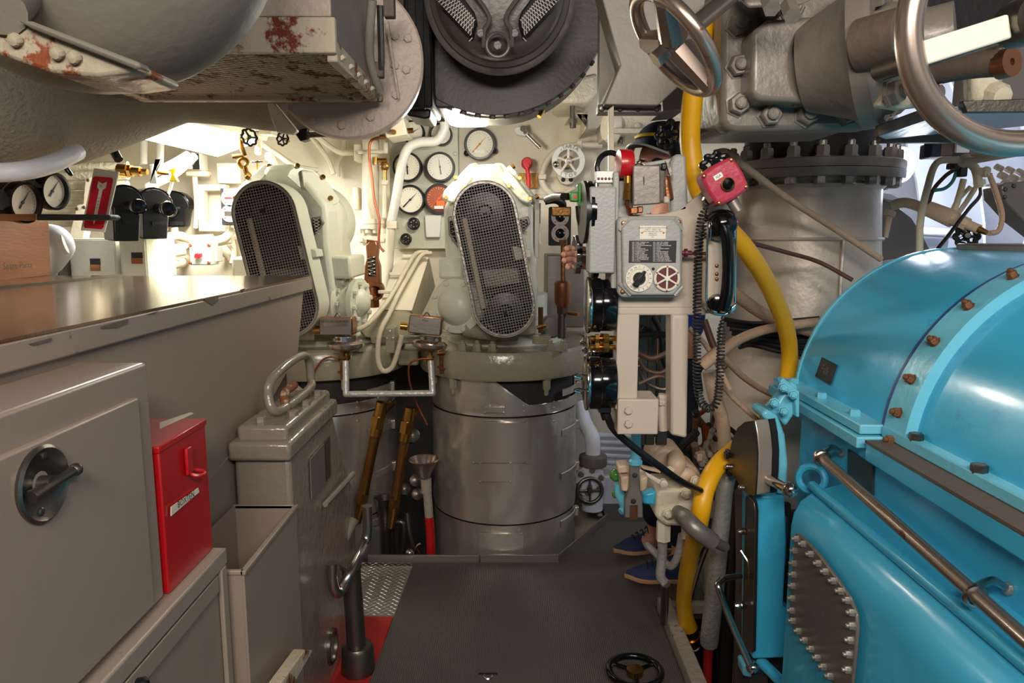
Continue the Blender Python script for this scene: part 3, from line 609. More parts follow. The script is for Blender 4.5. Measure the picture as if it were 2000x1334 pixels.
# ================= compressors =================
AX, AY = -.035, 3.28
def compressor(dx, lab, left=False):
    ax = AX+dx; off = V((dx, 0, 0)); C = V((ax, AY, 0))
    t = T('air_compressor', (ax, AY, -.5), lab, 'compressor', 'pair of air compressors')
    Q = lambda px, py, Y: P(px, py, Y)+off
    r = .335
    def band(zlo, zhi, seed, rr=r, notch=False, name='jacket_band'):
        b = B(); n = 96; k = 20; vs = []; fs = []
        for j in range(k+1):
            for i in range(n):
                a = 2*pi*i/n
                top = zhi
                if notch:
                    d_ = math.degrees(a) % 360   # -90 faces the aisle
                    q = (d_-270+180) % 360-180
                    if q > -8: top = zhi-.0-(.115 if q > 18 else .115*(q+8)/26)
                z = zlo+(top-zlo)*j/k
                p = V((cos(a)*1.5, sin(a)*1.5, z*2.5+seed)); dn = noise.noise(p*1.8)*.012+noise.noise(p*4.5)*.006
                if j in (0, k): dn = 0
                rad = rr+dn; vs.append((ax+rad*cos(a), AY+rad*sin(a), z))
        for j in range(k):
            for i in range(n): fs.append((j*n+i, j*n+(i+1) % n, (j+1)*n+(i+1) % n, (j+1)*n+i))
        b.add(vs, fs); return b.o(name, 'silver', t)
    band(.637, .80, 1+dx, notch=True); band(.16, .63, 4+dx); band(-.45, .153, 9+dx)
    B().lathe(C+V((0, 0, .55)), (0, 0, 1), [(.325, 0), (.325, .09)], 48).lathe(C+V((0, 0, .12)), (0, 0, 1), [(.325, 0), (.325, .06)], 48).o('seam_liner', 'black_matte', t)
    B().lathe(C+V((0, 0, .6)), (0, 0, 1), [(.315, 0), (.315, .21)], 48).o('cylinder_core', 'bilge', t)
    def patch(x0, y0, x1, y1, nm='patch_plate', mt='silver', lift=.015):
        b = B(); vs = []
        for py in (y0, y1):
            for i in range(9):
                px = x0+(x1-x0)*i/8; d = ray(px-0, py); d = d/d.y
                # intersect with cylinder
                ox, oy = -AX, -AY; A = d.x*d.x+1; Bq = 2*(ox*d.x+oy); Cq = ox*ox+oy*oy-(r+lift)**2
                D = Bq*Bq-4*A*Cq; s_ = (-Bq-math.sqrt(max(D, 0)))/(2*A); vs.append(O+d*s_+off)
        iv = [C+V(((v.x-C.x)*.96, (v.y-C.y)*.96, v.z)) for v in vs]
        fs_p = [(i, i+1, 9+i+1, 9+i) for i in range(8)]+[(i, 18+i, 18+i+1, i+1) for i in range(8)]+[(9+i, 9+i+1, 27+i+1, 27+i) for i in range(8)]+[(0, 9, 27, 18), (8, 26, 35, 17)]
        pl = b.add(vs+iv, fs_p).o(nm, mt, t)
        for i in (0, 8, 9, 17):
            v = vs[i]; nn = (v-C-off*0); nn.z = 0; bolt(pl, v.lerp(vs[4 if i < 9 else 13], .08), nn, .005, .004, 'silver', 'dome', 'rivet')
    patch(920, 826, 1035, 904); patch(935, 905, 1000, 941); patch(935, 1043, 1022, 1090); patch(945, 796, 985, 806, 'hasp_strip'); 
    for z in (.6, .66, .74):
        for a in (-100, -75, -50, -30): bolt(t, C+V(((r+.002)*cos(R(a)), (r+.002)*sin(R(a)), z if z < .7 else .64+.045)), (cos(R(a)), sin(R(a)), 0), .005, .004, 'silver', 'dome', 'rivet')
    for z in (.70, .52, .32, .1):   # latch straps on the right flank
        B().lathe(C+V((0, 0, z)), (0, 0, 1), [(r+.003, 0), (r+.008, .003), (r+.008, .03), (r+.003, .033)], 10, R(-42), R(-12)).o('latch_strap', 'silver', t)
        B().box(C+V(((r+.008)*cos(R(-10)), (r+.008)*sin(R(-10)), z+.015)), (.02, .03, .045)).o('latch', 'silver', t, bev=.004)
    # deck ring
    B().lathe(C+V((0, 0, .80)), (0, 0, 1), [(.3, 0), (.385, .0), (.39, .012), (.39, .105), (.382, .118), (.25, .118)], 64).o('deck_ring', 'olive', t)
    for px in (903, 932, 962, 1075, 1100):
        p = Q(px, 690, 2.97); p.z = .918; bolt(t, p, (0, 0, 1), .018, .03, 'olive', 'nut', 'stud')
    for a in (-150, -127, -60): bolt(t, C+V((.36*cos(R(a)), .36*sin(R(a)), .80)), (0, 0, -1), .018, .05, 'olive', 'nut', 'stud')
    # crankcase
    B().lathe(C+V((0, .05, .91)), (0, 0, 1), [(.27, 0), (.26, .03), (.2, .05), (.2, .22)], 40).o('crankcase', 'ivory', t)
    hd = [(868, 480), (866, 402), (928, 321), (976, 319), (1042, 402), (1042, 480), (1050, 560), (1046, 655), (875, 655), (872, 520)]
    B().prism([Q(x, y, 3.0) for x, y in hd], (0, .42, 0)).o('head_casting', 'ivory', t, bev=.022, seg=3)
    B().lathe(Q(972, 435, 3.42), (0, 1, 0), [(.165, -.08), (.175, -.06), (.175, .03), (.15, .06)], 40).o('rear_flange', 'ivory', t)
    for sgn, pts in ((-1, [(862, 386), (867, 372), (918, 320), (932, 318), (936, 330), (900, 377), (884, 396), (870, 393)]), (1, [(962, 330), (966, 318), (982, 319), (1036, 382), (1041, 395), (1028, 398), (1016, 391)])):
        if left and sgn > 0: continue
        pl = [Q(x, y, 2.93+(395-y)*.0013) for x, y in pts]
        cp = B().prism(pl, (0, .03, 0)).o('cover_plate', 'ivory', t, bev=.008)
        for x, y in (((872, 386), (890, 347), (905, 368), (930, 324)) if sgn < 0 else ((974, 324), (1015, 348), (994, 363), (1035, 388))):
            bolt(cp, Q(x, y, 2.93+(395-y)*.0013), FRONT, .009, .01, 'brass', 'hex')
    # right flank plate for the sloping shoulder (seen on the left hand machine)
    a0 = Q(976, 319, 3.0); a1 = Q(1042, 402, 3.0); nrm = V((.78, 0, .62))
    if left:
        f2 = lambda x, y: P(x, y, 2.94+(x-560)/100*.22)
        sp = B().prism([f2(x, y) for x, y in ((560, 344), (566, 332), (578, 323), (608, 330), (634, 352), (656, 384), (656, 391), (630, 402), (617, 397))], (.012, .02, -.01)).o('shoulder_plate', 'ivory', t, bev=.005)
        for x, y in ((580, 325), (630, 347), (595, 366), (645, 388)): bolt(sp, f2(x, y), V((.5, -.75, .4)), .011, .012, 'brass', 'hex')
    pl = [a0+(a1-a0)*u+V((0, yy, 0))+nrm*.012 for u, yy in ((.12, .06), (.3, .02), (.85, .02), (.97, .08), (.97, .3), (.85, .36), (.3, .36), (.12, .3))]
    sp = sp if left else B().prism(pl, nrm*.02).o('shoulder_plate', 'ivory', t, bev=.006)
    for u, yy in () if left else ((.18, .06), (.9, .06), (.18, .32), (.9, .32)): bolt(sp, a0+(a1-a0)*u+V((0, yy, 0))+nrm*.032, nrm, .011, .012, 'brass', 'hex')
    # grilled side vents
    for pts, side in (([(874, 425), (882, 421), (898, 436), (898, 482), (893, 483), (876, 458)], -1), ([(1012, 425), (1032, 422), (1036, 436), (1022, 455), (1012, 462)], 1)):
        vf = B().prism([Q(x, y, 2.985) for x, y in pts], (0, .03, 0)).o('vent_frame', 'plate_grey', t, bev=.004)
        b = B(); xs = [x for x, y in pts]; ys = [y for x, y in pts]; cx = sum(xs)/len(xs); cy = sum(ys)/len(ys)
        b.prism([Q(cx+(x-cx)*.7, cy+(y-cy)*.7, 2.982) for x, y in pts], (0, .002, 0)).o('vent_opening', 'black_matte', vf)
        b = B()
        for i in range(5):
            f = .2+.15*i
            yv = min(ys)+(max(ys)-min(ys))*f
            b.tube([Q(cx-6, yv-3, 2.978), Q(cx+6, yv+3, 2.978)], .0012, 4).tube([Q(cx-6, yv+3, 2.978), Q(cx+6, yv-3, 2.978)], .0012, 4)
        g = b.o('vent_mesh', 'steel', vf); g['kind'] = 'stuff'
    # oblique side grille on the right flank
    if left:
        f3 = lambda x, y, d=0: P(x, y, 2.99+(x-590)/90*.24-d)
        B().prism([f3(x, y) for x, y in ((586, 330), (612, 332), (658, 388), (670, 412), (670, 492), (632, 508), (606, 500), (598, 420))], (-.03, .2, 0)).o('flank_casting', 'ivory', t, bev=.012)
        vf = B().prism([f3(x, y, .012) for x, y in ((608, 452), (628, 425), (652, 426), (659, 436), (642, 478), (618, 484))], (0, .03, 0)).o('vent_frame', 'ivory', t, bev=.005)
        qd = [f3(x, y, .016) for x, y in ((612, 462), (634, 442), (650, 446), (626, 480))]
        B().prism(qd, (0, .002, 0)).o('vent_opening', 'black_matte', vf)
        b = B()
        for i in range(7):
            a_ = i/6; b.tube([qd[0].lerp(qd[1], a_)+V((0, -.003, 0)), qd[3].lerp(qd[2], min(1, a_+.25))+V((0, -.003, 0))], .0018, 4).tube([qd[0].lerp(qd[1], a_)+V((0, -.003, 0)), qd[3].lerp(qd[2], max(0, a_-.25))+V((0, -.003, 0))], .0018, 4)
        g = b.o('vent_mesh', 'wire', vf); g['kind'] = 'stuff'
    fp = [V((Q(1042, 430, 3.05).x+.004, y_, z_)) for y_, z_ in ((3.04, 1.50), (3.12, 1.56), (3.3, 1.52), (3.2, 1.36), (3.06, 1.30))]
    if not left: sf = B().prism(fp, (.02, 0, 0)).o('side_grille', 'ivory', t, bev=.004)
    b = B()
    for i in range(7):
        y_ = 3.06+.03*i; b.tube([V((fp[0].x+.024, y_, 1.53)), V((fp[0].x+.024, y_+.03, 1.36))], .003, 5)
        b.tube([V((fp[0].x+.024, y_+.03, 1.53)), V((fp[0].x+.024, y_, 1.36))], .003, 5)
    if not left: B().prism([p+V((.0205, 0, 0)) for p in fp[1:4]]+[fp[4]+V((.0205, .02, .02))], (.001, 0, 0)).o('grille_void', 'black_matte', sf)
    if not left: g = b.o('grille_bars', 'steel', sf); g['kind'] = 'stuff'
    # mounting block and discharge flange on the left
    B().pbox(856+0, 502, 905, 545, 2.95, .3).o('tmp', 'ivory', t)
    ob = bpy.data.objects[-1] if False else [c for c in t.children if c.name.startswith('tmp')][0]; ob.name = 'mounting_block'; BASE[ob.name] = BASE[t.name]
    ob.location = off; bv = ob.modifiers.new('b', 'BEVEL'); bv.width = .012; bv.segments = 2
    f = Q(890, 598, 2.92)
    B().lathe(f, (-.35, -1, 0), [(.115, -.05), (.118, -.02), (.112, 0), (.08, .004), (.06, .03), (.035, .045), (0, .048)], 40).o('end_cover', 'ivory', t)
    M = frame(f, (-.35, -1, 0))
    for i in range(8):
        a = R(22+45*i); bolt(t, M @ V((.098*cos(a), .098*sin(a), .002)), (-.35, -1, 0), .011, .012, 'ivory', 'hex')
    B().cyl(f+V((0, .02, 0)), f+V((.1, .35, 0)), .1, .12, 32).o('end_housing', 'ivory', t)
    B().tube([Q(905, 640, 2.93), Q(950, 648, 2.95), Q(1010, 650, 2.98)], .035, 14).o('oil_gallery', 'olive', t)
    # big flange ring on the right flank (seen on the left hand machine)
    fr = Q(1052, 590, 3.1) if left else Q(1038, 590, 3.16)
    B().lathe(fr, (1, -.22, 0), [(.11, -.06), (.115, 0), (.1, .012), (.07, .012), (.07, .06), (.1, .06), (.105, .085), (.0, .09)] if left else [(.09, -.06), (.095, 0), (.085, .01), (0, .012)], 40).o('suction_flange', 'ivory', t)
    M = frame(fr, (1, -.22, 0))
    for i in range(10): a = R(36*i); bolt(t, M @ V(((.092 if left else .075)*cos(a), (.092 if left else .075)*sin(a), .012 if left else .01)), (1, -.22, 0), .011, .012, 'ivory', 'hex')
    for i in range(8 if left else 0): a = R(45*i+10); bolt(t, M @ V((.084*cos(a), .084*sin(a), .089)), (1, -.22, 0), .011, .012, 'ivory', 'hex')
    if left: B(M).lathe((0, 0, .088), (0, 0, 1), [(.06, 0), (.055, .012), (.03, .03), (0, .032)], 24).o('flange_boss', 'ivory', t)
    B().pbox(1000, 500, 1048, 545, 3.02, .3).o('tmp2', 'ivory', t); ob = [c for c in t.children if c.name.startswith('tmp2')][0]; ob.name = 'mounting_block'; BASE[ob.name] = BASE[t.name]; ob.location = off+V((.07 if left else 0, 0, 0))
    bv = ob.modifiers.new('b', 'BEVEL'); bv.width = .012; bv.segments = 2
    # wire belt guard
    YG = 2.80; c1 = Q(947, 417, YG); c2 = Q(984, 597, YG); ro = .126; ri = .112
    axv = (c1-c2).normalized(); sd = V((-axv.z, 0, axv.x)); ln = (c1-c2).length
    if sd.x < 0: sd = -sd
    def stad(rr, n=20, y=0):
        pts = []
        for i in range(n+1): a = pi*i/n; pts.append(c1+sd*rr*cos(a)+axv*rr*sin(a)+V((0, y, 0)))
        for i in range(n+1): a = pi+pi*i/n; pts.append(c2+sd*rr*cos(a)+axv*rr*sin(a)+V((0, y, 0)))
        return pts
    B().ring2(stad(ro), stad(ri), (0, .008, 0)).o('guard_rim', 'nut_grey', t, bev=.002)
    B().ring2(stad(ro), stad(ro-.004), (0, .16, 0)).o('guard_band', 'ivory', t)
    B().prism(stad(ro-.006, y=.15), (0, .004, 0)).o('guard_shade_back', 'black_matte', t); B().ring2(stad(ro-.0045, y=.012), stad(ro-.008, y=.012), (0, .14, 0)).o('guard_shade_lining', 'black_matte', t)  # black sheets added inside the guard, standing for the shade in its interior
    B().prism([Q(1000, 480, 2.86), Q(1036, 488, 2.86), Q(1038, 502, 2.86), Q(1006, 508, 2.86)], (0, .1, 0)).o('guard_bracket', 'ivory', t, bev=.003)
    b = B(); pit = .0106; wr = .0013; yw = .006
    nx = int(ri/pit)
    for i in range(-nx, nx+1):
        x = i*pit; h = math.sqrt(max(ri*ri-x*x, 0)); lo = -h; hi = ln+h; k = max(2, int((hi-lo)/pit)); pts = []
        for j in range(k+1):
            y = lo+(hi-lo)*j/k; pts.append(c2+sd*x+axv*y+V((0, yw+(wr if (i+j) % 2 else -wr), 0)))
        b.tube(pts, wr, 4, 1)
    ny = int((ln+2*ri)/pit)
    for j in range(ny+1):
        y = -ri+j*pit
        if y < 0: h = math.sqrt(max(ri*ri-y*y, 0))
        elif y > ln: h = math.sqrt(max(ri*ri-(y-ln)**2, 0))
        else: h = ri
        k = max(2, int(2*h/pit)); pts = []
        for i in range(k+1):
            x = -h+2*h*i/k; pts.append(c2+sd*x+axv*y+V((0, yw+(-wr if (i+j) % 2 else wr), 0)))
        b.tube(pts, wr*1.15, 4, 1)
    g = b.o('guard_mesh', 'wire', t); g['kind'] = 'stuff'
    for cc, lab2 in ((c1+axv*.01, 0), (c2-axv*.03, 1)):
        pl = B().lathe(cc+V((0, .1, 0)), FRONT, [(.075, -.03), (.08, -.01), (.07, 0), (.08, .012), (.075, .03), (.03, .035), (.02, .05), (0, .05)], 32).o('pulley', 'black', t)  # black here darkens the pulley for the shade behind the mesh
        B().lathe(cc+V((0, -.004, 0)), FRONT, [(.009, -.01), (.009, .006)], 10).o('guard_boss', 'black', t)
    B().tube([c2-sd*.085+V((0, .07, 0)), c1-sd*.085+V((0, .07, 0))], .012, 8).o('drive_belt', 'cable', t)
    B().prism([c2+sd*q_+axv*w2+V((0, .08, 0)) for q_, w2 in ((-.06, .08), (.08, .07), (.08, .13), (-.06, .15))], (0, .02, 0)).o('belt_plate', 'steel_dark', t)  # dark steel puts the shade behind the mesh into the plate colour
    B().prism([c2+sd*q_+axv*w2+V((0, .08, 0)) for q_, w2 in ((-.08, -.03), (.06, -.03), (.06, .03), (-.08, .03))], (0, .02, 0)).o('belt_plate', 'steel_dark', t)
    return t
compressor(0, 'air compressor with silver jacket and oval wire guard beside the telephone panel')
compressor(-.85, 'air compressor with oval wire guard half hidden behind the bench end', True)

# ================= centre of the bulkhead =================
t = T('bracket_light_block', (-.45, 3.5, .84), 'olive bracket between the compressor rings with a slab added to block light from above', 'plate')
B().box((-.46, 3.42, .86), (.09, .6, .07)).o('bridge', 'olive', t, bev=.01); B().box((-.46, 3.86, .86), (1.7, .24, .07)).o('light_block_strip', 'olive', t, bev=.01)  # slab added to keep light from above out of the space below
b = B().box((-1.1, 3.97, .17), (2.9, .04, 1.3)); struct(b, 'wall_shade_panel', 'bilge')  # dark sheet added over the bulkhead, standing for the shade below deck
t = T('gauge_panel', P(826, 490, 3.94), 'pale grey gauge board on the bulkhead between the compressors', 'panel')
B().pbox(757, 205, 897, 486, 3.9, .08).o('board', 'ivory', t, bev=.004)
for x, y in ((766, 478), (888, 478), (888, 250), (766, 360), (889, 300)): bolt(t, P(x, y, 3.9), FRONT, .012, .008, 'ivory', 'dome')
B().prism([P(829, 420, 3.86), P(862, 420, 3.86), P(859, 464, 3.86), P(832, 464, 3.86)], (0, .05, 0)).o('white_tray', 'white', t, bev=.006)
for (x, y), rr in (((808, 437), 12), ((793, 467), 11)):
    p = P(x, y, 3.86); wheel(t, p, FRONT, m(rr*.8, 3.86), m(rr*.22, 3.86), 6, 'black', hub=.4, hh=.02); B().cyl(p, p+V((0, .06, 0)), .012).o('stem', 'brass', t)
G = 'gauges on the pale grey board'
gauge(P(795, 326, 3.83), FRONT, m(28, 3.83), .07, 'black rimmed white gauge behind the white pipe, above the low reading one', G, needle=-3, tail=.5)
gauge(P(859, 326, 3.83), FRONT, m(28, 3.83), .07, 'black rimmed blank white gauge directly above the orange gauge', G, needle=-8, tail=.5, dial='dial_bright', nm='ink_grey')
gauge(P(801, 390, 3.83), FRONT, m(28, 3.83), .07, 'black rimmed white gauge with needle up right, left of the orange gauge', G, needle=45, tail=.7)
g = gauge(P(857, 388, 3.83), FRONT, m(28, 3.83), .07, 'orange faced gauge with black rim on the pale grey board', G, dial='orange_dial', needle=225, nm='orange')
B().pbox(852, 392, 868, 402, 3.812, .002).o('orange_patch', 'orange', g); B().pbox(848, 402, 866, 408, 3.81, .002).o('white_tag', 'white', g)
gauge(P(861, 262, 3.84), FRONT, m(21, 3.84), .06, 'small black rimmed gauge half hidden by the bend of the white pipe', G, needle=20)
gauge(P(806, 258, 3.84), FRONT, m(22, 3.84), .06, 'small black rimmed gauge hidden behind the brass fitted cream box', G, needle=60)
g = gauge(P(937, 281, 3.9), FRONT, m(29, 3.9), .08, 'gauge with three black lugs on the bulkhead right of the board', None, needle=42, tail=.7, nm='brass_dark')
for a in (92, -25, 215): B().sph(P(937, 281, 3.93)+V((m(30, 3.9)*cos(R(a)), 0, m(30, 3.9)*sin(R(a)))), .017, 10).o('lug', 'black', g)
B().pbox(926, 293, 946, 299, 3.886, .002).o('dial_tag', 'white', g)
t = T('white_pipe', P(770, 440, 3.8), 'glossy white pipe bending down in front of the gauge board', 'pipe')
B().ptube([(868, 232, 3.7), (867, 255, 3.7), (852, 275, 3.7), (820, 278, 3.7), (797, 290, 3.7), (784, 325, 3.7), (774, 385, 3.72), (763, 440, 3.75)], m(9, 3.7), 16).o('pipe', 'white', t)
B().pbox(754, 432, 775, 447, 3.72, .06).o('union', 'cream', t, bev=.004); B().ptube([(763, 445, 3.75), (760, 500, 3.75), (756, 600, 3.75)], m(9, 3.75), 12).o('lower_pipe', 'cream', t)
t = T('wire_box', P(780, 275, 3.5), 'cream sheet box with brass fittings under the black bellows', 'box')
B().pprism([(745, 235), (786, 222), (795, 262), (755, 269)], 3.45, .2).o('box', 'cream', t, bev=.004)
B().cyl(P(769, 258, 3.45), P(769, 258, 3.41), .012).o('port', 'brass', t); B().cyl(P(794, 256, 3.5), P(807, 255, 3.5), .014, n=6).o('union', 'brass', t)
B().pprism([(800, 232), (828, 236), (828, 244), (812, 238)], 3.4, .02).o('tag_plate', 'white', t)
t = T('blower_lamp', P(915, 235, 2.95), 'small oval bulkhead lamp glowing under the dark blower', 'lamp')
B().pprism([(868, 222), (956, 222), (953, 236), (935, 239), (890, 239), (872, 234)], 2.93, .14).o('lens', 'lamp_warm', t, bev=.01)
B().pbox(864, 206, 958, 224, 2.92, .16).o('base', 'steel', t, bev=.006); B().cyl(V((P(915, 216, 3.0).x, 3.0, P(915, 212, 3.0).z)), V((P(915, 216, 3.0).x, 3.0, 2.54)), .02).o('hanger', 'steel_dark', t)
b = B()
for i in range(6): b.tube([P(845+4*i, 214, 2.94), P(848+4*i, 238, 2.94)], .004, 5)
for i in range(3): b.tube([P(845, 216+8*i, 2.94), P(870, 220+8*i, 2.94)], .004, 5)
b.o('wire_cage', 'steel_dark', t)
# vertical pipe with flange
t = T('flanged_pipe', P(725, 600, 3.75), 'thick cream vertical pipe with bolted flange beside the gauge board', 'pipe')
B().ptube([(724, 200, 3.8), (724, 330, 3.8), (723, 430, 3.8)], m(16, 3.8), 20).o('pipe', 'cream', t)
B().ptube([(723, 448, 3.8), (722, 520, 3.8), (722, 600, 3.8)], m(14, 3.8), 20).o('lower_pipe', 'cream', t)
for y in (428, 438): B().lathe(P(726, y, 3.8), (0, 0, -1), [(m(28, 3.8), 0), (m(28, 3.8), m(9, 3.8))], 24).o('flange', 'cream', t)
for x in (703, 718, 733, 748): bolt(t, P(x, 448, 3.75), (0, 0, -1), .016, .02, 'cream', 'hex')
B().pbox(699, 461, 754, 475, 3.75, .1).o('clamp', 'cream', t, bev=.005)
for x in (705, 747): bolt(t, P(x, 468, 3.75), FRONT, .014, .012, 'cream', 'hex')
B().pbox(690, 280, 708, 315, 3.78, .1).o('pipe_clip', 'cream', t, bev=.008); B().pbox(688, 365, 700, 410, 3.78, .1).o('pipe_clip', 'cream', t, bev=.008)
t = T('copper_line', P(740, 480, 3.7), 'thin red copper tube wriggling down in front of the cream pipe', 'tube')
B().ptube([(745, 268, 3.7), (725, 275, 3.7), (721, 300, 3.7), (727, 350, 3.7), (731, 390, 3.7), (741, 430, 3.7), (740, 475, 3.7), (750, 492, 3.7)], .0065, 8).o('tube', 'copper', t)
B().cyl(P(742, 268, 3.7), P(752, 267, 3.7), .012, n=6).o('nut', 'bronze', t)
t = T('sampling_line', P(752, 420, 3.8), 'cream and brass sampling line with ring valve beside the gauge board', 'pipe')
B().ptube([(753, 275, 3.75), (753, 300, 3.75)], m(5, 3.75), 10).ptube([(700, 297, 3.75), (752, 296, 3.75)], m(4, 3.75), 10).ptube([(752, 362, 3.75), (751, 400, 3.75), (751, 425, 3.75)], m(4, 3.75), 10).cyl(P(752, 352, 3.75), P(752, 361, 3.75), m(7, 3.75)).o('tube', 'cream', t)
B().torus(P(751, 325, 3.75), FRONT, m(6, 3.75), m(3, 3.75), 20, 8).cyl(P(752, 333, 3.75), P(752, 352, 3.75), m(3.5, 3.75)).cyl(P(734, 313, 3.75), P(755, 313, 3.75), m(4, 3.75)).cyl(P(734, 306, 3.74), P(734, 321, 3.74), m(3, 3.75)).o('ring_valve', 'brass', t)
for kk, pp in enumerate(([(610, 268, 3.9), (640, 310, 3.9), (652, 340, 3.9)], [(672, 265, 3.95), (672, 290, 3.95), (660, 320, 3.95), (660, 345, 3.95)], [(618, 266, 3.85), (660, 296, 3.85), (690, 298, 3.85)])):
    tag(B().ptube(pp, m(5, 3.9), 8).o('wall_tube', 'cream', None), ('thin cream tube slanting down to the left compressor shoulder', 'thin cream tube bending down beside the slanting one', 'thin cream tube running level to the clamped thick pipe')[kk], 'tube', 'thin tubes above the left compressor')
# bronze relief valve
t = T('relief_valve', P(728, 580, 3.55), 'bronze spring relief valve with open outlet between the compressors', 'valve')
B().pprism([(712, 520), (716, 505), (714, 480), (722, 470), (734, 470), (738, 480), (736, 505), (741, 520), (742, 556), (710, 556)], 3.5, .06).o('yoke', 'bronze', t, bev=.006)
B().pbox(718, 502, 734, 540, 3.497, .004).o('spring_window', 'black_matte', t)
M = frame(P(726, 538, 3.49), (0, 0, 1)); B().tube([M @ V((.017*cos(2*pi*i/10), .017*sin(2*pi*i/10)*.4, i*.0018)) for i in range(52)], .003, 6, 1).o('spring', 'steel', t)
B().cyl(P(728, 557, 3.53), P(728, 552, 3.53), .045, n=8).lathe(P(733, 570, 3.5), (.15, -1, -.1), [(.045, -.08), (.045, 0), (.042, .01), (.03, .01), (.028, -.06), (0, -.06)], 24).cyl(P(726, 560, 3.54), P(727, 600, 3.54), .035).o('outlet', 'bronze', t)
B().cyl(P(725, 469, 3.53), P(724, 476, 3.53), .024, n=8).o('cap', 'bronze', t)
# slanting beam with cables
t = T('slanted_beam', P(770, 640, 3.3), 'broad cream slanted beam carrying two cables between the compressors', 'beam')
bm = [P(775, 502, 3.65), P(838, 502, 3.65), P(805, 606, 3.2), P(738, 604, 3.2)]
B().prism(bm, (0, .05, -.03)).o('top_plate', 'cream', t, bev=.003)
B().prism([P(838, 502, 3.65), P(805, 606, 3.2), P(812, 640, 3.2), P(850, 560, 3.65)], (-.02, .02, 0)).o('side_plate', 'olive', t)
B().prism([P(735, 608, 3.18), P(795, 608, 3.18), P(832, 642, 3.12), P(800, 660, 3.1), P(712, 660, 3.1), P(700, 648, 3.12)], (0, .2, 0)).o('foot_casting', 'olive', t, bev=.012)
B().prism([P(722, 655, 3.1), P(830, 655, 3.1), P(825, 672, 3.1), P(724, 672, 3.1)], (0, .25, 0)).o('base_plate', 'olive', t, bev=.008)
for x, y, Y_ in ((808, 500, 3.62), (783, 535, 3.45), (762, 570, 3.28)):
    B().box(P(x-4, y, Y_-.01), (.09, .02, .016)).o('cable_saddle', 'cream', t, bev=.004)
for k, pp in enumerate(([(835, 492, 3.6), (812, 496, 3.55), (790, 531, 3.38), (768, 571, 3.19), (750, 598, 3.08), (720, 632, 2.98), (690, 648, 2.95)], [(842, 494, 3.58), (823, 499, 3.54), (802, 533, 3.36), (779, 573, 3.15), (762, 610, 3.0), (742, 650, 2.9), (738, 700, 2.88), (748, 724, 2.88), (765, 718, 2.88), (776, 690, 2.88), (785, 655, 2.88)])):
    tag(B().ptube(pp, .0105, 10).o('armoured_cable', 'cable', None), ('cream cable draped down the slanted beam to the left pressure switch', 'cream cable hanging in a loop below the slanted beam')[k], 'cable')
t = T('cable_clip', P(760, 690, 2.95), 'cream bolted bracket plate behind the looped cable', 'bracket')
B().pbox(752, 640, 771, 690, 2.93, .1).o('plate', 'olive', t, bev=.004)
for x, y in ((761, 648), (756, 661), (767, 661)): bolt(t, P(x, y, 2.93), FRONT, .007, .006, 'olive', 'dome')
# pressure switches
def pswitch(cx, cy, Y, tilt, lab, hdr):
    c = P(cx, cy, Y); t = T('pressure_switch', c-V((0, 0, .12)), lab, 'switch'); M = frame(c, V((tilt*.3, -1, .05)), (tilt, 0, 1)); s_ = m(1, Y)
    B(M).box((0, 0, -.05), (66*s_, 36*s_, .09)).o('box', 'bronze', t, bev=.008)
    B(M).box((0, 0, -.003), (62*s_, 33*s_, .006)).o('cover', 'plate_grey', t, bev=.003)
    B(M).box((-4*s_*0, 7*s_, .001), (46*s_, 12*s_, .002)).o('data_plate', 'steel', t)
    text(hdr, .012, M @ Matrix.Translation((0, 10*s_, .0026)), 'ink', t)
    B(M).lathe((12*s_, -26*s_, -.05), (0, 1, 0), [(22*s_, -6*s_), (22*s_, 5*s_)], 8).o('neck_clamp', 'steel', t)
    B(M).lathe((12*s_, -45*s_, -.05), (0, 1, 0), [(20*s_, -6*s_), (33*s_, 0), (35*s_, 3*s_), (35*s_, 9*s_), (30*s_, 13*s_), (14*s_, 15*s_)], 36).o('diaphragm', 'steel_worn', t)
    B(M).cyl((14*s_, -52*s_, -.05), (14*s_, -78*s_, -.05), 6*s_, n=10).cyl((14*s_, -60*s_, -.05), (14*s_, -68*s_, -.05), 9*s_, n=6).o('stem', 'brass_dark', t)
    B(M).cyl((-36*s_, -8*s_, -.05), (-50*s_, -8*s_, -.05), 8*s_, n=10).o('gland', 'brass', t)
    B(M).tube([(-6*s_, 18*s_, -.04), (0, 25*s_, -.04), (6*s_, 18*s_, -.04)], 1.3*s_, 6).o('wire_loop', 'steel_dark', t)
    for sx in (-1, 1): bolt(t, M @ V((12*s_+sx*14*s_, -26*s_, -.05+22*s_)), M.to_3x3() @ V((0, 0, 1)), 4*s_, 3*s_, 'steel', 'hex')
    return t
pswitch(655, 638, 2.82, 0, 'square pressure switch on a round diaphragm above the left silver jacket', 'PRESSURE CONTROL')
pswitch(830, 636, 2.82, .12, 'tilted pressure switch on a round diaphragm beside the right deck ring', 'Penn')
for k, pp in enumerate(([(662, 700, 2.85), (640, 698, 2.85), (622, 712, 2.85), (605, 745, 2.85)], [(845, 700, 2.85), (818, 702, 2.85), (800, 712, 2.85), (800, 745, 2.87), (815, 790, 2.9), (835, 830, 2.9)])):
    tag(B().ptube(pp, .004, 8).o('capillary_tube', 'copper', None), ('thin copper capillary curling from the left pressure switch', 'thin copper capillary curling from the tilted pressure switch')[k], 'tube')
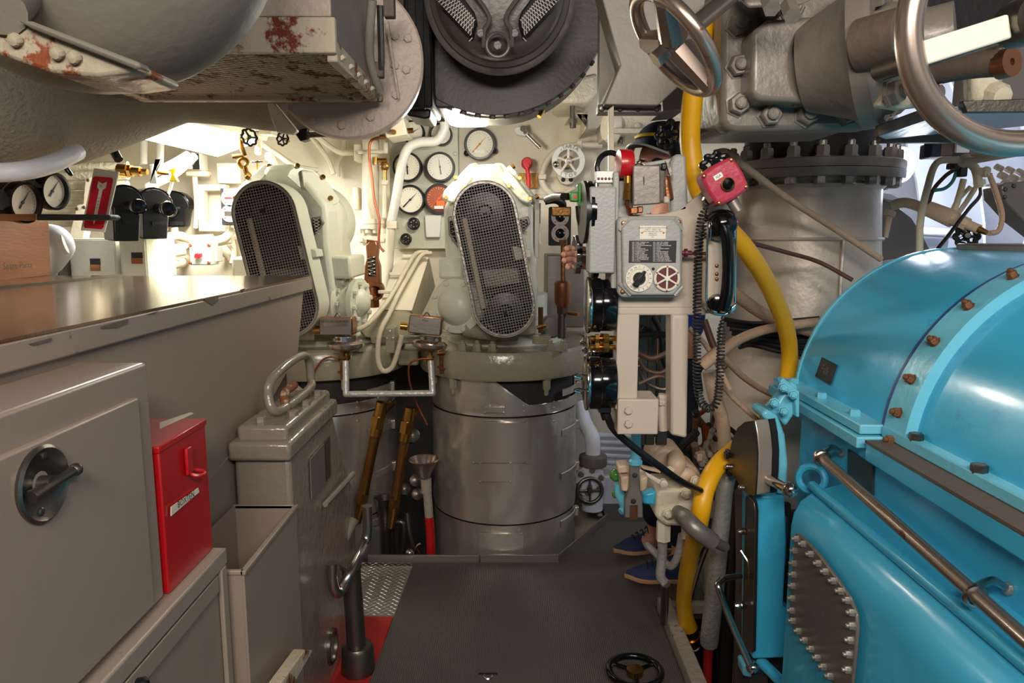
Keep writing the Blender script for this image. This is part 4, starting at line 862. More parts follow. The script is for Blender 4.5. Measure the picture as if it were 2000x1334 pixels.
for k, (x, y) in enumerate(((668, 700), (862, 690))):
    t = T('brass_cock', P(x, y+20, 2.84), ('small brass cock under the left pressure switch', 'small brass cock under the tilted pressure switch')[k], 'valve')
    B().ptube([(x, y-12 if k == 0 else y+4, 2.84), (x, y+20, 2.84), (x+1, y+40, 2.84)], .009, 8).cyl(P(x-7, y, 2.84), P(x+7, y, 2.84), .01, n=6).o('body', 'brass_dark', t); B().ptube([(x-8, y+26, 2.82), (x+8, y+32, 2.82)], .006, 6).o('lever', 'copper', t)
t = T('square_pipe_bracket', P(757, 770, 2.78), 'square cornered silver pipe yoke hanging in front of the compressors', 'pipe')
q = [P(675, 705, 2.80), P(676, 770, 2.76), P(845, 768, 2.76), P(841, 705, 2.80)]
for i in range(3): B().tube([q[i], q[i+1]], .0125, 14).o('leg' if i != 1 else 'crossbar', 'silver_pipe', t)
B().sph(q[1], .0127, 12).sph(q[2], .0127, 12).o('elbow', 'silver_pipe', t)
# brass gauge glasses
for k, (xa, ya, xb, yb) in enumerate(((745, 790, 700, 1010), (800, 800, 765, 1020))):
    t = T('brass_gauge_glass', P(xb, yb, 2.98), ('slanting brass tube sight gauge nearer the bench', 'slanting brass tube sight gauge nearer the funnel')[k], 'gauge glass')
    A_ = P(xa, ya, 2.98); B_ = P(xb, yb, 2.98)
    l = lambda f: A_.lerp(B_, f)
    B().cyl(l(.25), l(.8), .022).o('tube', 'brass_dark', t); B().cyl(l(.1), l(.2), .03, n=6).cyl(l(.19), l(.27), .026, n=16).cyl(l(-.02), l(.1), .024, n=14).o('top_gland', 'brass', t)
    B().cyl(l(.78), l(.86), .027, n=6).cyl(l(.86), l(1.05), .024, .015, n=12).o('bottom_gland', 'brass_dark', t)
    B().box((0, 0, 0), (.006, .006, (A_-B_).length*.4), frame(l(.5)+V((0, -.021, 0)), A_-B_, (0, 1, 0))).o('slot', 'copper', t)
    B().cyl(l(.08), l(.08)+V((.03, .1, .02)), .02, n=12).o('branch', 'brass_dark', t)
# funnel pipe
t = T('funnel_pipe', P(838, 1085, 2.96), 'drain funnel on a pipe painted red at its lower end', 'funnel')
f = P(828, 900, 2.95); B().lathe(f, (0, 0, 1), [(.026, -.07), (.03, -.055), (.06, 0), (.066, .006), (.062, .01), (.055, .002), (.024, -.05), (0, -.05)], 32).o('funnel', 'steel_worn', t)
B().ptube([(832, 935, 2.95), (836, 980, 2.95), (838, 1010, 2.95)], m(9, 2.95), 14).cyl(P(832, 935, 2.95), P(833, 962, 2.95), m(11, 2.95), n=14).o('pipe', 'concrete', t)
B().ptube([(838, 1008, 2.95), (841, 1050, 2.96), (842, 1130, 2.97)], m(9.5, 2.95), 14).o('red_pipe', 'red', t)
t = T('grey_funnel', P(752, 1085, 3.06), 'grey funnel standing between the brass sight gauges', 'funnel')
B().lathe(P(751, 972, 3.07), (0, 0, 1), [(.02, -.3), (.024, -.12), (.045, 0), (.048, .004), (.04, 0), (.02, -.1), (0, -.1)], 24).o('funnel', 'steel_dark', t)
t = T('bilge_valves', P(785, 1085, 3.05), 'cluster of dark piping and a small valve behind the deck edge', 'pipework')
B().ptube([(757, 1040, 3.1), (765, 1025, 3.1), (785, 1020, 3.1), (790, 1045, 3.1), (782, 1100, 3.1)], .014).ptube([(795, 1000, 3.05), (800, 1040, 3.05), (808, 1080, 3.05)], .012).ptube([(762, 985, 3.12), (764, 1050, 3.12), (766, 1120, 3.12)], .018).o('pipes', 'steel_dark', t)
B().sph(P(800, 1080, 2.98), .02, 12).ptube([(808, 1086, 2.96), (815, 1066, 2.96), (822, 1062, 2.96)], .006).ptube([(812, 1068, 2.96), (822, 1088, 2.96)], .004).o('small_valve', 'steel', t)
for k, (x, y, r_) in enumerate(((812, 938, 13), (790, 955, 12), (805, 850, 15), (815, 965, 12))):
    p = P(x, y, 3.08); B().lathe(p, (.3, -1, .4), [(m(r_, 3.08), 0), (m(r_, 3.08), .012), (m(r_*.3, 3.08), .02)], 14).cyl(p, p+V((-.02, .08, -.05)), .014).o('valve_disc', 'steel_dark', t)
# ================= right part of the bulkhead =================
t = T('dog_latch', P(1035, 290, 3.95), 'cream watertight door dog lever high on the bulkhead', 'latch')
B().pprism([(1003, 252), (1010, 246), (1024, 248), (1032, 260), (1026, 266), (1008, 262)], 3.9, .06).o('boss', 'white', t, bev=.006)
bolt(t, P(1021, 252, 3.9), FRONT, .016, .014, 'steel', 'hex'); bolt(t, P(1025, 259, 3.9), FRONT, .01, .01, 'steel', 'hex')
B().ptube([(1029, 263, 3.88), (1055, 289, 3.88)], m(3.5, 3.88), 10).o('handle', 'steel', t)
t = T('red_lever', P(1032, 365, 3.9), 'bright red lever on a red boss over a brown plate', 'lever')
B().lathe(P(1029, 320, 3.95), FRONT, [(m(11, 3.9), 0), (m(11, 3.9), .05), (m(8, 3.9), .07)], 20).o('boss', 'red_bright', t)
B().ptube([(1029, 326, 3.85), (1032, 345, 3.85), (1032, 372, 3.85)], m(4, 3.85), 10).cyl(P(1029, 324, 3.89), P(1029, 324, 3.84), m(5, 3.85)).o('arm', 'red_bright', t)
B().pbox(1013, 338, 1050, 367, 3.96, .03).o('back_plate_or_shade', 'brass_dark', t)
t = T('spoked_handwheel', P(1108, 370, 3.9), 'white five spoke handwheel lettered around its rim on the bulkhead', 'handwheel')
p = P(1110, 315, 3.8); wheel(t, p, V((.08, -1, 0)), m(27, 3.8), m(5, 3.8), 5, 'white', hub=.24, hh=.03, flat=True, roll=R(90), sw=.42)
B().sph(P(1086, 321, 3.76), .018, 12).cyl(P(1086, 321, 3.76), P(1088, 321, 3.8), .01).o('crank_knob', 'chrome', t); bolt(t, P(1110, 314, 3.785), FRONT, .014, .012, 'steel', 'nut')
B().cyl(p, P(1106, 320, 3.99), .03).o('shaft', 'brass_dark', t)
B().pprism([(1088, 330), (1128, 330), (1127, 345), (1118, 358), (1107, 361), (1096, 358), (1088, 345)], 3.92, .06).o('boss_plate', 'cream', t, bev=.004)
for x in (1100, 1115): bolt(t, P(x, 351, 3.918), FRONT, .012, .003, 'ink', 'dome', 'hole')
for i, ch in enumerate('STARTA'):
    a = R(125-14*i); rr = m(27, 3.8); M = frame(p+V((rr*cos(a), -.008, rr*sin(a))), FRONT, roll=a-pi/2); text(ch, .028, M, 'ink_grey', t)
for i, ch in enumerate('STOP'):
    a = R(-120+20*i); rr = m(27, 3.8); M = frame(p+V((rr*cos(a), -.008, rr*sin(a))), FRONT, roll=a+pi/2); text(ch, .028, M, 'ink_grey', t)
t = T('looped_conduit', P(1070, 340, 3.93), 'cream conduit looping around the white handwheel', 'conduit')
B().ptube([(1176, 283, 3.9), (1130, 284, 3.9), (1095, 290, 3.92), (1070, 312, 3.92), (1058, 345, 3.92), (1065, 368, 3.92), (1085, 385, 3.9)], m(6, 3.9), 12).o('conduit', 'cream', t)
B().pbox(1052, 340, 1067, 350, 3.88, .1).o('clip', 'cream', t, bev=.004); B().pbox(1127, 274, 1137, 292, 3.88, .1).o('clip', 'cream', t, bev=.004)
tag(B().ptube([(1040, 384, 3.97), (1085, 383, 3.97), (1122, 367, 3.97)], m(4, 3.97), 10).o('cable', 'cream', None), 'cream cable ending at the black plug under the handwheel', 'cable')
t = T('crown_casting', P(1140, 210, 3.6), 'rough cream casting with studs between blower and grey duct', 'casting')
B().pprism([(1095, 180), (1130, 150), (1168, 140), (1168, 180), (1150, 200), (1100, 200), (1085, 192)], 3.5, .45).o('body', 'cream_rough', t, bev=.02)
B().cyl(P(1119, 202, 3.6), P(1119, 250, 3.6), m(6, 3.6), n=12).cyl(P(1119, 232, 3.6), P(1119, 240, 3.6), m(9, 3.6), n=6).o('stud', 'steel_dark', t)
B().pprism([(1125, 220), (1150, 218), (1148, 250), (1140, 258), (1145, 226), (1110, 228)], 3.7, .3).o('rib', 'cream_rough', t, bev=.006)
t = T('riveted_beam', P(1290, 250, 3.6), 'rough cream riveted overhead beam behind the grey duct', 'beam')
B().pbox(1190, 220, 1700, 255, 3.5, .5).o('web', 'cream_rough', t, bev=.005); B().pbox(1190, 250, 1340, 260, 3.45, .5).o('flange', 'cream_rough', t, bev=.004)
for x, y in ((1210, 247), (1246, 246), (1290, 228), (1322, 238), (1280, 246)): bolt(t, P(x, y, 3.5), FRONT, .016, .01, 'cream_rough', 'dome', 'rivet')
B().cyl(P(1213, 260, 3.6), P(1213, 282, 3.6), m(7, 3.6)).o('stud', 'steel_dark', t)
B().lathe(P(1190, 248, 3.55), (-1, -.3, 0), [(m(30, 3.55), -.03), (m(30, 3.55), 0), (m(24, 3.55), .02)], 24).o('end_boss', 'cream', t)
t = T('brass_elbow', P(1057, 215, 3.5), 'little brass elbow under the dark blower', 'fitting')
B().ptube([(1059, 203, 2.75), (1059, 210, 2.75), (1059, 218, 2.75), (1053, 228, 2.74)], m(4.5, 2.75), 10).o('body', 'brass', t)
# figure eight instrument right and drip cup
t = fig8(1094, 440, 3.45, 38, 'black instrument with grey figure eight cover beside the telephone panel', windows=False)
B().ptube([(1064, 392, 3.42), (1085, 390, 3.42), (1098, 398, 3.45), (1098, 412, 3.48)], m(8, 3.45), 12).o('gooseneck', 'black', t); B().pbox(1078, 404, 1114, 422, 3.43, .12).o('top_cap', 'brass_dark', t, bev=.004)
tag(B().pbox(1068, 498, 1140, 640, 3.5, .3).o('dark_cabinet', 'plate_grey', None, bev=.006), 'dark grey cabinet standing behind the drip lubricator', 'cabinet')
t = T('drip_lubricator', P(1098, 650, 3.05), 'bronze drip lubricator with glass column on the deck ring', 'lubricator')
B().ptube([(1100, 470, 3.05), (1100, 550, 3.05)], m(5, 3.05), 12).cyl(P(1100, 468, 3.05), P(1100, 480, 3.05), m(8, 3.05), n=8).o('column', 'brass_dark', t)
B().lathe(P(1098, 590, 3.05), (0, 0, 1), [(m(12, 3.05), -.02), (m(16, 3.05), 0), (m(16, 3.05), m(38, 3.05)), (m(12, 3.05), m(42, 3.05))], 24).o('cup', 'bronze', t)
B().ptube([(1098, 595, 3.05), (1098, 660, 3.05)], m(9, 3.05), 12).cyl(P(1098, 598, 3.05), P(1098, 612, 3.05), m(12, 3.05), n=6).o('stem', 'steel_dark', t)
B().ptube([(1110, 612, 3.05), (1130, 614, 3.0)], m(4, 3), 8).o('spout', 'brass', t)
t = T('round_cap', P(1070, 660, 3.0), 'round grey cap and small brass valve on the deck ring', 'cap')
B().lathe(P(1078, 638, 3.13), (.2, -1, .1), [(m(24, 3), -.04), (m(24, 3), 0), (m(20, 3), .01), (0, .012)], 28).o('disc', 'plate_grey', t); B().ptube([(1056, 600, 3.0), (1056, 650, 3.0)], m(5, 3), 8).ptube([(1048, 640, 2.99), (1066, 636, 2.99)], m(4, 3), 8).o('valve', 'brass_dark', t); B().cyl(P(1058, 655, 3.0), P(1058, 670, 3.0), .04).o('base', 'olive', t)
# ================= overhead =================
# big lagged duct
t = T('lagged_duct', P(300, 230, 2.0), 'huge rough grey lagged duct sweeping across the upper left', 'duct')
B().tube([P(720, 112, 2.6), P(560, 122, 2.52), P(440, 113, 2.48), P(330, 110, 2.42), P(210, 138, 2.3), P(90, 160, 2.15), P(-40, 165, 2.0), P(-240, 160, 1.9)], [.22, .225, .215, .208, .22, .235, .24, .24], 40, 8).o('lagging', 'grey_duct', t)
tag(B().ptube([(-60, 340, 1.78), (40, 334, 1.82), (95, 322, 1.88), (128, 308, 1.95), (150, 297, 2.02)], m(16, 2.05), 14).o('cool_pipe', 'cool_white', None), 'bluish white lagged pipe running just under the grey duct', 'pipe')
# near drum and its flange
t = T('near_drum', P(190, 40, 1.15), 'smooth dark grey drum hanging at the upper left corner', 'drum')
B().sph(P(165, -185, 1.2), .285, 48, (1.05, .8, .98)).o('shell', 'grey_drum', t)
fl = [(-20, 30), (25, 36), (60, 44), (262, 122), (272, 130), (262, 141), (190, 150), (100, 142), (30, 118), (-20, 100)]
B().prism([P(x, y, .97) for x, y in fl], (0, .12, -.0)).o('flange', 'flange_rust', t, bev=.008)
B().prism([P(x, y, .95) for x, y in ((30, 38), (60, 40), (268, 120), (276, 131), (262, 134), (60, 55))], (0, .03, 0)).o('flange_edge', 'grey_drum', t, bev=.006)
for x, y in ((30, 78), (112, 104), (145, 112)): bolt(t, P(x, y, .965), V((0, -1, -.4)), .009, .009, 'flange_rust', 'dome')
B().cyl(P(60, -40, 1.1), P(0, 20, .95), .03).o('neck', 'grey_drum', t)
# rusty duct box
ZD = 1.80
near = [PZ(395, 97, ZD), PZ(628, 100, ZD)]; farr = [PZ(745, 184, ZD), PZ(225, 160, ZD)]
yn = near[1].y; yf = farr[0].y; xr = -.40
t = T('rusty_duct', (-.75, 1.9, ZD), 'square ventilation duct with rusty expanded metal grille underneath', 'duct')
xl = -1.05
B().box(((xl+xr)/2, (yn+yf)/2, ZD+.32), (xr-xl, yf-yn, .6)).o('casing', 'grey_box', t, bev=.004)
b = B()
for c_, d_ in ((((xl+xr)/2, yn-.008, ZD+.03), (xr-xl+.03, .02, .075)), (((xl+xr)/2, yf+.004, ZD+.0), (xr-xl+.05, .03, .04)), ((xr+.002, (yn+yf)/2, ZD+.0), (.024, yf-yn, .045)), ((xl, (yn+yf)/2, ZD), (.03, yf-yn, .045))):
    B().box(c_, d_).o('grille_frame', 'rust_cream', t, bev=.004)
B().box(((xl+xr)/2, yn-.004, ZD+.3), (xr-xl+.01, .012, .46)).o('front_skin', 'pink_cream', t, bev=.003)
b = B(); c_ = -.4; slope = .42
while c_ < (yf-yn)+.4:
    for sg_ in (1, -1):
        pts = [(x, yn+c_+sg_*slope*(x-xl)) for x in (xl, xr)]
        (xa, ya), (xb, yb) = pts; f0, f1 = 0, 1; dy_ = yb-ya
        fa = (yn-ya)/dy_; fb = (yf-ya)/dy_; f0 = max(0, min(fa, fb)); f1 = min(1, max(fa, fb))
        if f1 > f0: b.tube([V((xa+(xb-xa)*f, ya+dy_*f, ZD-.006)) for f in (f0, f1)], .003, 4)
    c_ += .019
o = b.o('expanded_mesh', 'mesh_cream', t); o['kind'] = 'stuff'
B().box(((xl+xr)/2, (yn+yf)/2, ZD+.012), (xr-xl-.02, yf-yn-.02, .008)).o('mesh_backing', 'gasket', t)
for i in range(5): bolt(t, V((xr-.07-.115*i, yf-.012, ZD)), FRONT, .011, .006, 'pink_cream', 'dome')
for i in range(6): bolt(t, V((xr+.014, yn+.04+i*(yf-yn-.06)/5, ZD-.005)), V((.6, 0, -.8)), .01, .007, 'rust_cream', 'hex')
# side strap and latch
B().ptube([(727, 0, 1.95), (722, 60, 1.98), (722, 110, 2.02), (732, 150, 2.05), (742, 178, 2.08)], .012, 10).o('strap', 'grey_box', t)
B().ptube([(742, 10, 2.0), (745, 120, 2.04), (742, 140, 2.05)], .009, 8).o('rod', 'steel_dark', t); B().pbox(728, 120, 748, 150, 2.04, .03).o('rod_end', 'gasket', t, bev=.003); B().pbox(748, -10, 770, 32, 2.0, .03).o('clip', 'gasket', t, bev=.003)
# bolted disc
c = P(674, 114, 2.2); t = T('bolted_disc', c-V((0, 0, .24)), 'large round flange disc with bolts behind the rusty duct', 'flange')
B().lathe(c, (.1, -1, 0), [(.222, -.06), (.228, -.05), (.228, -.005), (.222, 0), (.0, 0)], 64).o('disc', 'pink_cream', t)
for x, y in ((568, 200), (560, 212), (612, 238), (668, 245), (723, 228), (772, 184), (770, 126), (792, 134), (770, 68), (795, 72)):
    p = P(x, y, 2.2); bolt(t, V((p.x, c.y-.1*0-(p.x-c.x)*-.1*-1*0-.001+(c.x-p.x)*-.1, p.z)), (.1, -1, 0), .013, .008, 'pink_cream', 'hex')
B().prism([P(758, 40, 2.19), P(780, 190, 2.19), P(778, 195, 2.19), P(752, 40, 2.19)], (0, .01, 0)).o('stiffener', 'pink_cream', t)
B().prism([P(520, 200, 2.22), P(535, 200, 2.22), P(580, 255, 2.22), P(570, 262, 2.22), P(540, 258, 2.22), P(530, 235, 2.22)], (0, .03, 0)).o('gusset', 'cream', t, bev=.004)
# black bellows
t = T('rubber_bellows', P(818, 225, 2.6), 'black ribbed rubber bellows between bolted disc and blower', 'bellows')
pr = [(m(28, 2.6)+(.008 if i % 2 else 0), i*.03) for i in range(22)]
b = B().pbox(786, -60, 845, 210, 2.5, .3); b.o('sleeve', 'black_matte', t, bev=.01)
for i in range(4): B().pbox(795+15*i, -60, 800+15*i, 212, 2.49, .02).o('fold', 'rubber', t, bev=.004)
B().pprism([(788, 205), (842, 205), (840, 230), (830, 232), (796, 226)], 2.55, .2).o('boot', 'black', t, bev=.006)
# blower
c = P(965, -15, 2.6); t = T('overhead_blower', c-V((0, 0, .4)), 'large dark grey overhead blower with round motor end and grille slots', 'blower')
n = V((.0, -1, -.12))
XL = P(848, 0, 2.62).x
cas = []
for i in range(97):
    a = 2*pi*i/96; q = V((c.x+.405*cos(a), 0, min(2.525, c.z+.405*sin(a))))
    if q.x < XL: q.x = XL
    if cas and (q-cas[-1]).length < 1e-4: continue
    cas.append(q)
cas.pop() if (cas[0]-cas[-1]).length < 1e-3 else None
B().prism([V((p.x, 2.6, p.z)) for p in cas], (0, .25, 0)).o('casing', 'dark_fan', t, bev=.008)
B().pprism([(848, -60), (960, -60), (960, 211), (854, 211), (848, 205)], 2.605, .24).o('discharge_box', 'dark_fan', t, bev=.01)
n = V((0, -1, 0))
M = frame(c, n)
for i in range(18):
    a = R(240+7.2*i); q = c+V((.402*cos(a), .02, .402*sin(a))); bolt(t, q, (q-c-V((0, .02, 0))), .011, .014, 'dark_fan', 'hex')
B().tube([c+V((.4*cos(R(a)), .06, .4*sin(R(a)))) for a in range(252, 345, 6)], .012, 8, 1).o('flange_bead', 'steel', t)
n = V((0, -1, -.12)); c2 = P(976, -14, 2.38); K = .755
B().lathe(c2, n, [(.30*K, -.22), (.305*K, -.05), (.29*K, -.0), (.27*K, .008), (.26*K, .05), (.235*K, .075), (.2*K, .085), (0, .09)], 64).o('motor_bell', 'fan_bell', t)
B().lathe(c2, n, [(.306*K, -.06), (.318*K, -.055), (.318*K, -.02), (.306*K, -.015)], 64).o('bell_rim', 'fan_bell', t)
# raised spokes and grille openings on the bell
def bell(pts, Y, d, nm, mt, par=t, bev=.006): return B().prism([P(x, y, Y) for x, y in pts], (0, d, 0)).o(nm, mt, par, bev=bev)
for sgn in (-1, 1):
    f = lambda pts: [((972+sgn*(x-972)), y) for x, y in pts]
    g = bell(f([(1010, -30), (1100, -30), (1082, 12), (1035, 62), (1022, 72), (1012, 40), (1018, 22), (1050, -20)]), 2.268, .06, 'grille_opening', 'black_matte')
    b = B(); qd = [P(972+sgn*(x-972), y, 2.262) for x, y in ((1016, 38), (1025, 70), (1092, 0), (1068, -25))]
    def qp_(u, v_): return (qd[0].lerp(qd[3], u)).lerp(qd[1].lerp(qd[2], u), v_)
    for i in range(-3, 17):
        for du in (.16, -.16):
            u0 = i/14; u1 = u0+du
            f0 = max(0, min(1, (0-u0)/du)) if (u0 < 0 or u0 > 1) else 0
            if u0 < 0 and du < 0 or u0 > 1 and du > 0: continue
            if u0 > 1: f0 = (1-u0)/du
            f1 = 1
            if u1 > 1: f1 = (1-u0)/du
            if u1 < 0: f1 = -u0/du
            if f1 > f0: b.tube([qp_(u0+du*f0, f0), qp_(u0+du*f1, f1)], .0017, 4)
    k = b.o('grille_mesh', 'plate_grey', g); k['kind'] = 'stuff'
    B().ptube([(972+sgn*(1000-972), 92, 2.27), (972+sgn*(998-972), 60, 2.265), (972+sgn*(988-972), 38, 2.263), (972+sgn*(1000-972), 12, 2.262), (972+sgn*(1030-972), -25, 2.262)], .007, 8).o('moulding', 'fan_bell', t)
    bolt(t, P(972+sgn*33, 66, 2.27), FRONT, .014, .01, 'fan_bell', 'hex')
B().torus(P(972, 88, 2.265), n, .034, .006, 24, 8).o('boss_ring', 'fan_bell', t); bolt(t, P(972, 90, 2.26), FRONT, .014, .01, 'fan_bell', 'hex')
# rectangular sheet duct
t = T('sheet_duct', P(1240, 215, 2.1), 'tapering grey sheet metal duct with bolted bottom flange', 'duct')
f = [(1166, -40), (1380, -40), (1374, 70), (1335, 160), (1285, 206), (1180, 204), (1212, 128)]
B().prism([P(x, y, 1.95) for x, y in f], (0, .1, 0)).o('casing', 'grey_box', t, bev=.003)
B().prism([P(1172, 0, 2.06), P(1206, 100, 2.04), P(1204, 140, 2.04), P(1170, 206, 2.06)], (0, .05, 0)).o('side_sheet', 'grey_box', t)
B().pbox(1168, 203, 1292, 221, 2.0, .05).o('bottom_flange', 'plate_grey', t, bev=.004)
for x in (1175, 1211, 1246, 1283): bolt(t, P(x, 212, 2.0), FRONT, .009, .006, 'steel_dark', 'dome')
B().prism([P(1290, 150, 2.2), P(1350, 120, 2.2), P(1340, 212, 2.2), P(1295, 216, 2.2)], (0, .2, 0)).o('rear_duct', 'grey_box', t)
tag(B().prism([P(1189, 213, 1.9), P(1199, 206, 1.9), P(1200, 350, 1.75), P(1189, 352, 1.75)], (0, .02, 0)).o('hanger_strap', 'cream', None, bev=.002), 'flat cream strap hanging from the sheet duct to the panel top', 'strap')
# silver handwheel
p = P(1318, 84, 1.3); vd = ray(1318, 84).normalized(); rv = vd.cross(V((0, 0, 1))).normalized(); uv = rv.cross(vd); n = (.927*(-.78*rv-.63*uv)-.375*vd).normalized(); t = T('silver_handwheel', p-V((0, 0, .12)), 'worn silver two spoke handwheel on a slanting stem', 'handwheel')
wheel(t, p, n, m(106, 1.3), m(14, 1.3), 3, 'steel_worn', hub=.24, hh=.04, roll=R(40), sw=1.5)
B().cyl(p-n*.03, P(1452, -28, 1.47), .016, n=14).o('stem', 'steel_worn', t); B().cyl(p+n.normalized()*.01, p+n.normalized()*.045, .016, n=6).o('nut', 'steel', t)
# large valve
t = T('gate_valve', P(1560, 280, 1.8), 'massive grey gate valve with big studded bonnet flange', 'valve')
B().prism([P(x, y, 1.72) for x, y in ((1425, -60), (1425, 225), (1435, 245), (1700, 240), (1745, 215), (1765, -60))], (0, .35, 0)).o('body', 'grey_valve', t, bev=.015)
B().prism([P(x, y, 1.66) for x, y in ((1412, -60), (1410, 235), (1420, 252), (1440, 256), (1700, 250), (1775, 215), (1775, -60))], (0, .08, 0)).o('bonnet_flange', 'grey_valve', t, bev=.012)
bo = [(1470, 60), (1500, 38), (1600, 30), (1680, 10), (1740, 0), (1740, 190), (1660, 205), (1480, 196), (1468, 180)]
B().prism([P(x, y, 1.585) for x, y in bo], (0, .09, 0)).o('bonnet', 'grey_valve', t, bev=.035, seg=5)
B().lathe(P(1690, 108, 1.56), (.8, -.55, .12), [(.09, -.12), (.125, -.03), (.15, -.012), (.15, .02), (.14, .03), (.095, .032), (.085, .07), (.06, .12), (.06, .16)], 48).o('stuffing_box', 'grey_valve', t)
B().lathe(P(1765, 68, 1.38), (.6, -.8, .05), [(.05, -.08), (.05, 0), (.038, 0), (.036, -.06), (0, -.06)], 32).o('gland_bore', 'gasket', t)
for x, y in ((1440, 50), (1440, 130), (1440, 205), (1502, 226), (1573, 225), (1650, 222), (1725, 218), (1500, 25), (1545, 20)): bolt(t, P(x, y, 1.66), FRONT, .024, .024, 'grey_valve', 'nut', 'stud_nut', roll=random.random())
Ms = frame(P(1690, 108, 1.56), (.8, -.55, .12))
for i in range(6): a = R(60*i+15); bolt(t, Ms @ V((.119*cos(a), .119*sin(a), .031)), (.8, -.55, .12), .02, .02, 'grey_valve', 'nut', 'stud_nut')
for x, y in ((1740, 182), (1808, 186)): bolt(t, P(x, y, 1.47 if x < 1700 else 1.36), V((.6, -.8, .1)), .022, .02, 'grey_valve', 'nut', 'stud_nut')
B().prism([P(x, y, 1.37) for x, y in ((1715, 205), (1735, 175), (1800, 160), (1825, 170), (1815, 205), (1760, 212))], (0, .03, 0)).o('gland_flange', 'cream_dirty', t, bev=.006)
B().ptube([(1553, 190, 1.62), (1553, 208, 1.62)], .008, 8).o('plug', 'grey_valve', t)
for x, y in ((1500, -5), (1540, 10)): B().cyl(P(x, y, 1.45), P(x+8, y+22, 1.42), .017, n=6).o('top_nut', 'grey_valve', t)
tag(B().prism([P(1450, 0, 1.5), P(1590, 0, 1.5), P(1560, 14, 1.5), P(1460, 18, 1.5)], (0, .1, .06)).o('yoke_arm', 'grey_valve', None, bev=.01), 'grey yoke arm crossing above the gate valve bonnet', 'yoke')
# big handwheel on the right
p = P(2014, 38, .95); n = V((-.03, -1, -.06)); t = T('large_handwheel', p-V((0, 0, .16)), 'large worn steel handwheel rim with flat pale spoke', 'handwheel')
M = frame(p, n); Rr = m(222, .95)
B().tube([M @ V((Rr*cos(2*pi*i/64), Rr*sin(2*pi*i/64), 0)) for i in range(64)], m(25, .95), 16, 1, True).o('rim', 'steel_worn', t)
for k, a in enumerate((R(197), R(77), R(317))):
    d = V((cos(a), sin(a), 0)); q = V((-sin(a), cos(a), 0)); w_ = m(22, .95)
    pts = [d*(Rr*.97)+q*w_, d*.03+q*w_, d*.03-q*w_, d*(Rr*.97)-q*w_]
    B(M).prism([v+V((0, 0, -.008)) for v in pts], (0, 0, .016)).o('spoke', 'pink_cream' if False else 'paper', t, bev=.003)
B(M).lathe((0, 0, -.03), (0, 0, 1), [(.03, 0), (.03, .05), (.022, .06)], 20).o('hub', 'steel_dark', t)
B(M).cyl((0, 0, -.02), (0, 0, -.4), .018).o('stem', 'steel_dark', t)
# things behind the large wheel
t = T('rusty_yoke', P(1900, 120, 1.5), 'rusty brown valve yoke and bored shaft end behind the large wheel', 'yoke')
B().ptube([(1830, 140, 1.35), (1900, 128, 1.3), (1970, 122, 1.25)], .022, 18).o('shaft', 'gasket', t)
B().lathe(P(1975, 121, 1.245), V((.35, -.9, .05)), [(.024, -.02), (.024, .002), (.006, .002), (.005, -.01), (0, -.01)], 20).o('shaft_end', 'bronze', t)
B().prism([P(x, y, 1.56) for x, y in ((1850, 108), (1880, 95), (1960, 70), (1985, 60), (1975, 85), (1930, 105), (1885, 150), (1850, 160))], (0, .06, 0)).o('yoke', 'brass_dark', t, bev=.012)
B().prism([P(x, y, 1.7) for x, y in ((1800, -20), (2000, -20), (2000, 60), (1900, 90), (1820, 100))], (0, .1, 0)).o('back_plate_or_shade', 'black_matte', t, bev=.01)  # black sheet standing for the shade behind the wheel hub
B().prism([P(x, y, 1.6) for x, y in ((1900, 95), (1962, 80), (1958, 195), (1905, 200))], (0, .05, 0)).o('backing_lug', 'cream_dirty', t, bev=.012)
bolt(t, P(1945, 186, 1.6), V((0, -1, -.3)), .028, .03, 'cream_dirty', 'dome', 'stud')
tag(B().pbox(1960, 60, 2060, 200, 1.9, .2).o('grey_cabinet', 'plate_grey', None, bev=.01), 'dark grey box end seen behind the bored shaft', 'box')
t = T('angle_iron', P(1790, 250, 1.5), 'dark steel angle bar and pale tray under the gate valve', 'bracket')
B().prism([P(1714, 245, 1.48), P(1850, 195, 1.48), P(1858, 218, 1.48), P(1716, 266, 1.48)], (0, .012, 0)).o('angle_bar', 'gasket', t, bev=.002)
B().prism([P(1880, 197, 1.48), P(2080, 190, 1.45), P(2080, 218, 1.45), P(1888, 220, 1.48)], (0, .015, 0)).o('cross_bar', 'steel_dark', t, bev=.002)
B().prism([P(1716, 266, 1.5), P(1870, 215, 1.5), P(2060, 222, 1.5), P(2060, 240, 2.0), P(1850, 262, 2.0), P(1730, 272, 1.9)], (0, 0, .008)).o('tray', 'hull_white', t)
B().pbox(1722, 262, 1866, 278, 1.9, .03).o('tray_lip', 'gasket', t, bev=.003)
# ================= silver column =================
t = T('exhaust_column', P(1575, 700, 2.6), 'thick silver painted vertical trunk with bolted flange', 'column')
cx = P(1575, 400, 2.6).x; C = V((cx, 2.6, 0))
zz = lambda y, Y=2.36: P(1575, y, Y).z
z1 = zz(345); z2 = zz(308)
B().lathe(C, (0, 0, 1), [(.3, .0), (.3, .75), (.275, .85), (.262, zz(560)), (.25, zz(480)), (.242, zz(400)), (.24, zz(365)), (.252, zz(358)), (.24, zz(352)), (.24, z2)], 64).o('trunk', 'silver_col', t)
zm = (z1+z2)/2
B().lathe(C, (0, 0, 1), [(.24, z1), (.305, z1), (.308, z1+.004), (.308, zm-.002), (.3, zm-.002)], 64).o('flange', 'grey_valve', t); B().lathe(C, (0, 0, 1), [(.3, zm), (.308, zm), (.308, z2-.003), (.305, z2), (.2, z2)], 64).o('flange', 'grey_valve', t)
B().lathe(C, (0, 0, 1), [(.22, z2-.01), (.22, z2+.35)], 48).o('upper_neck', 'bilge', t)
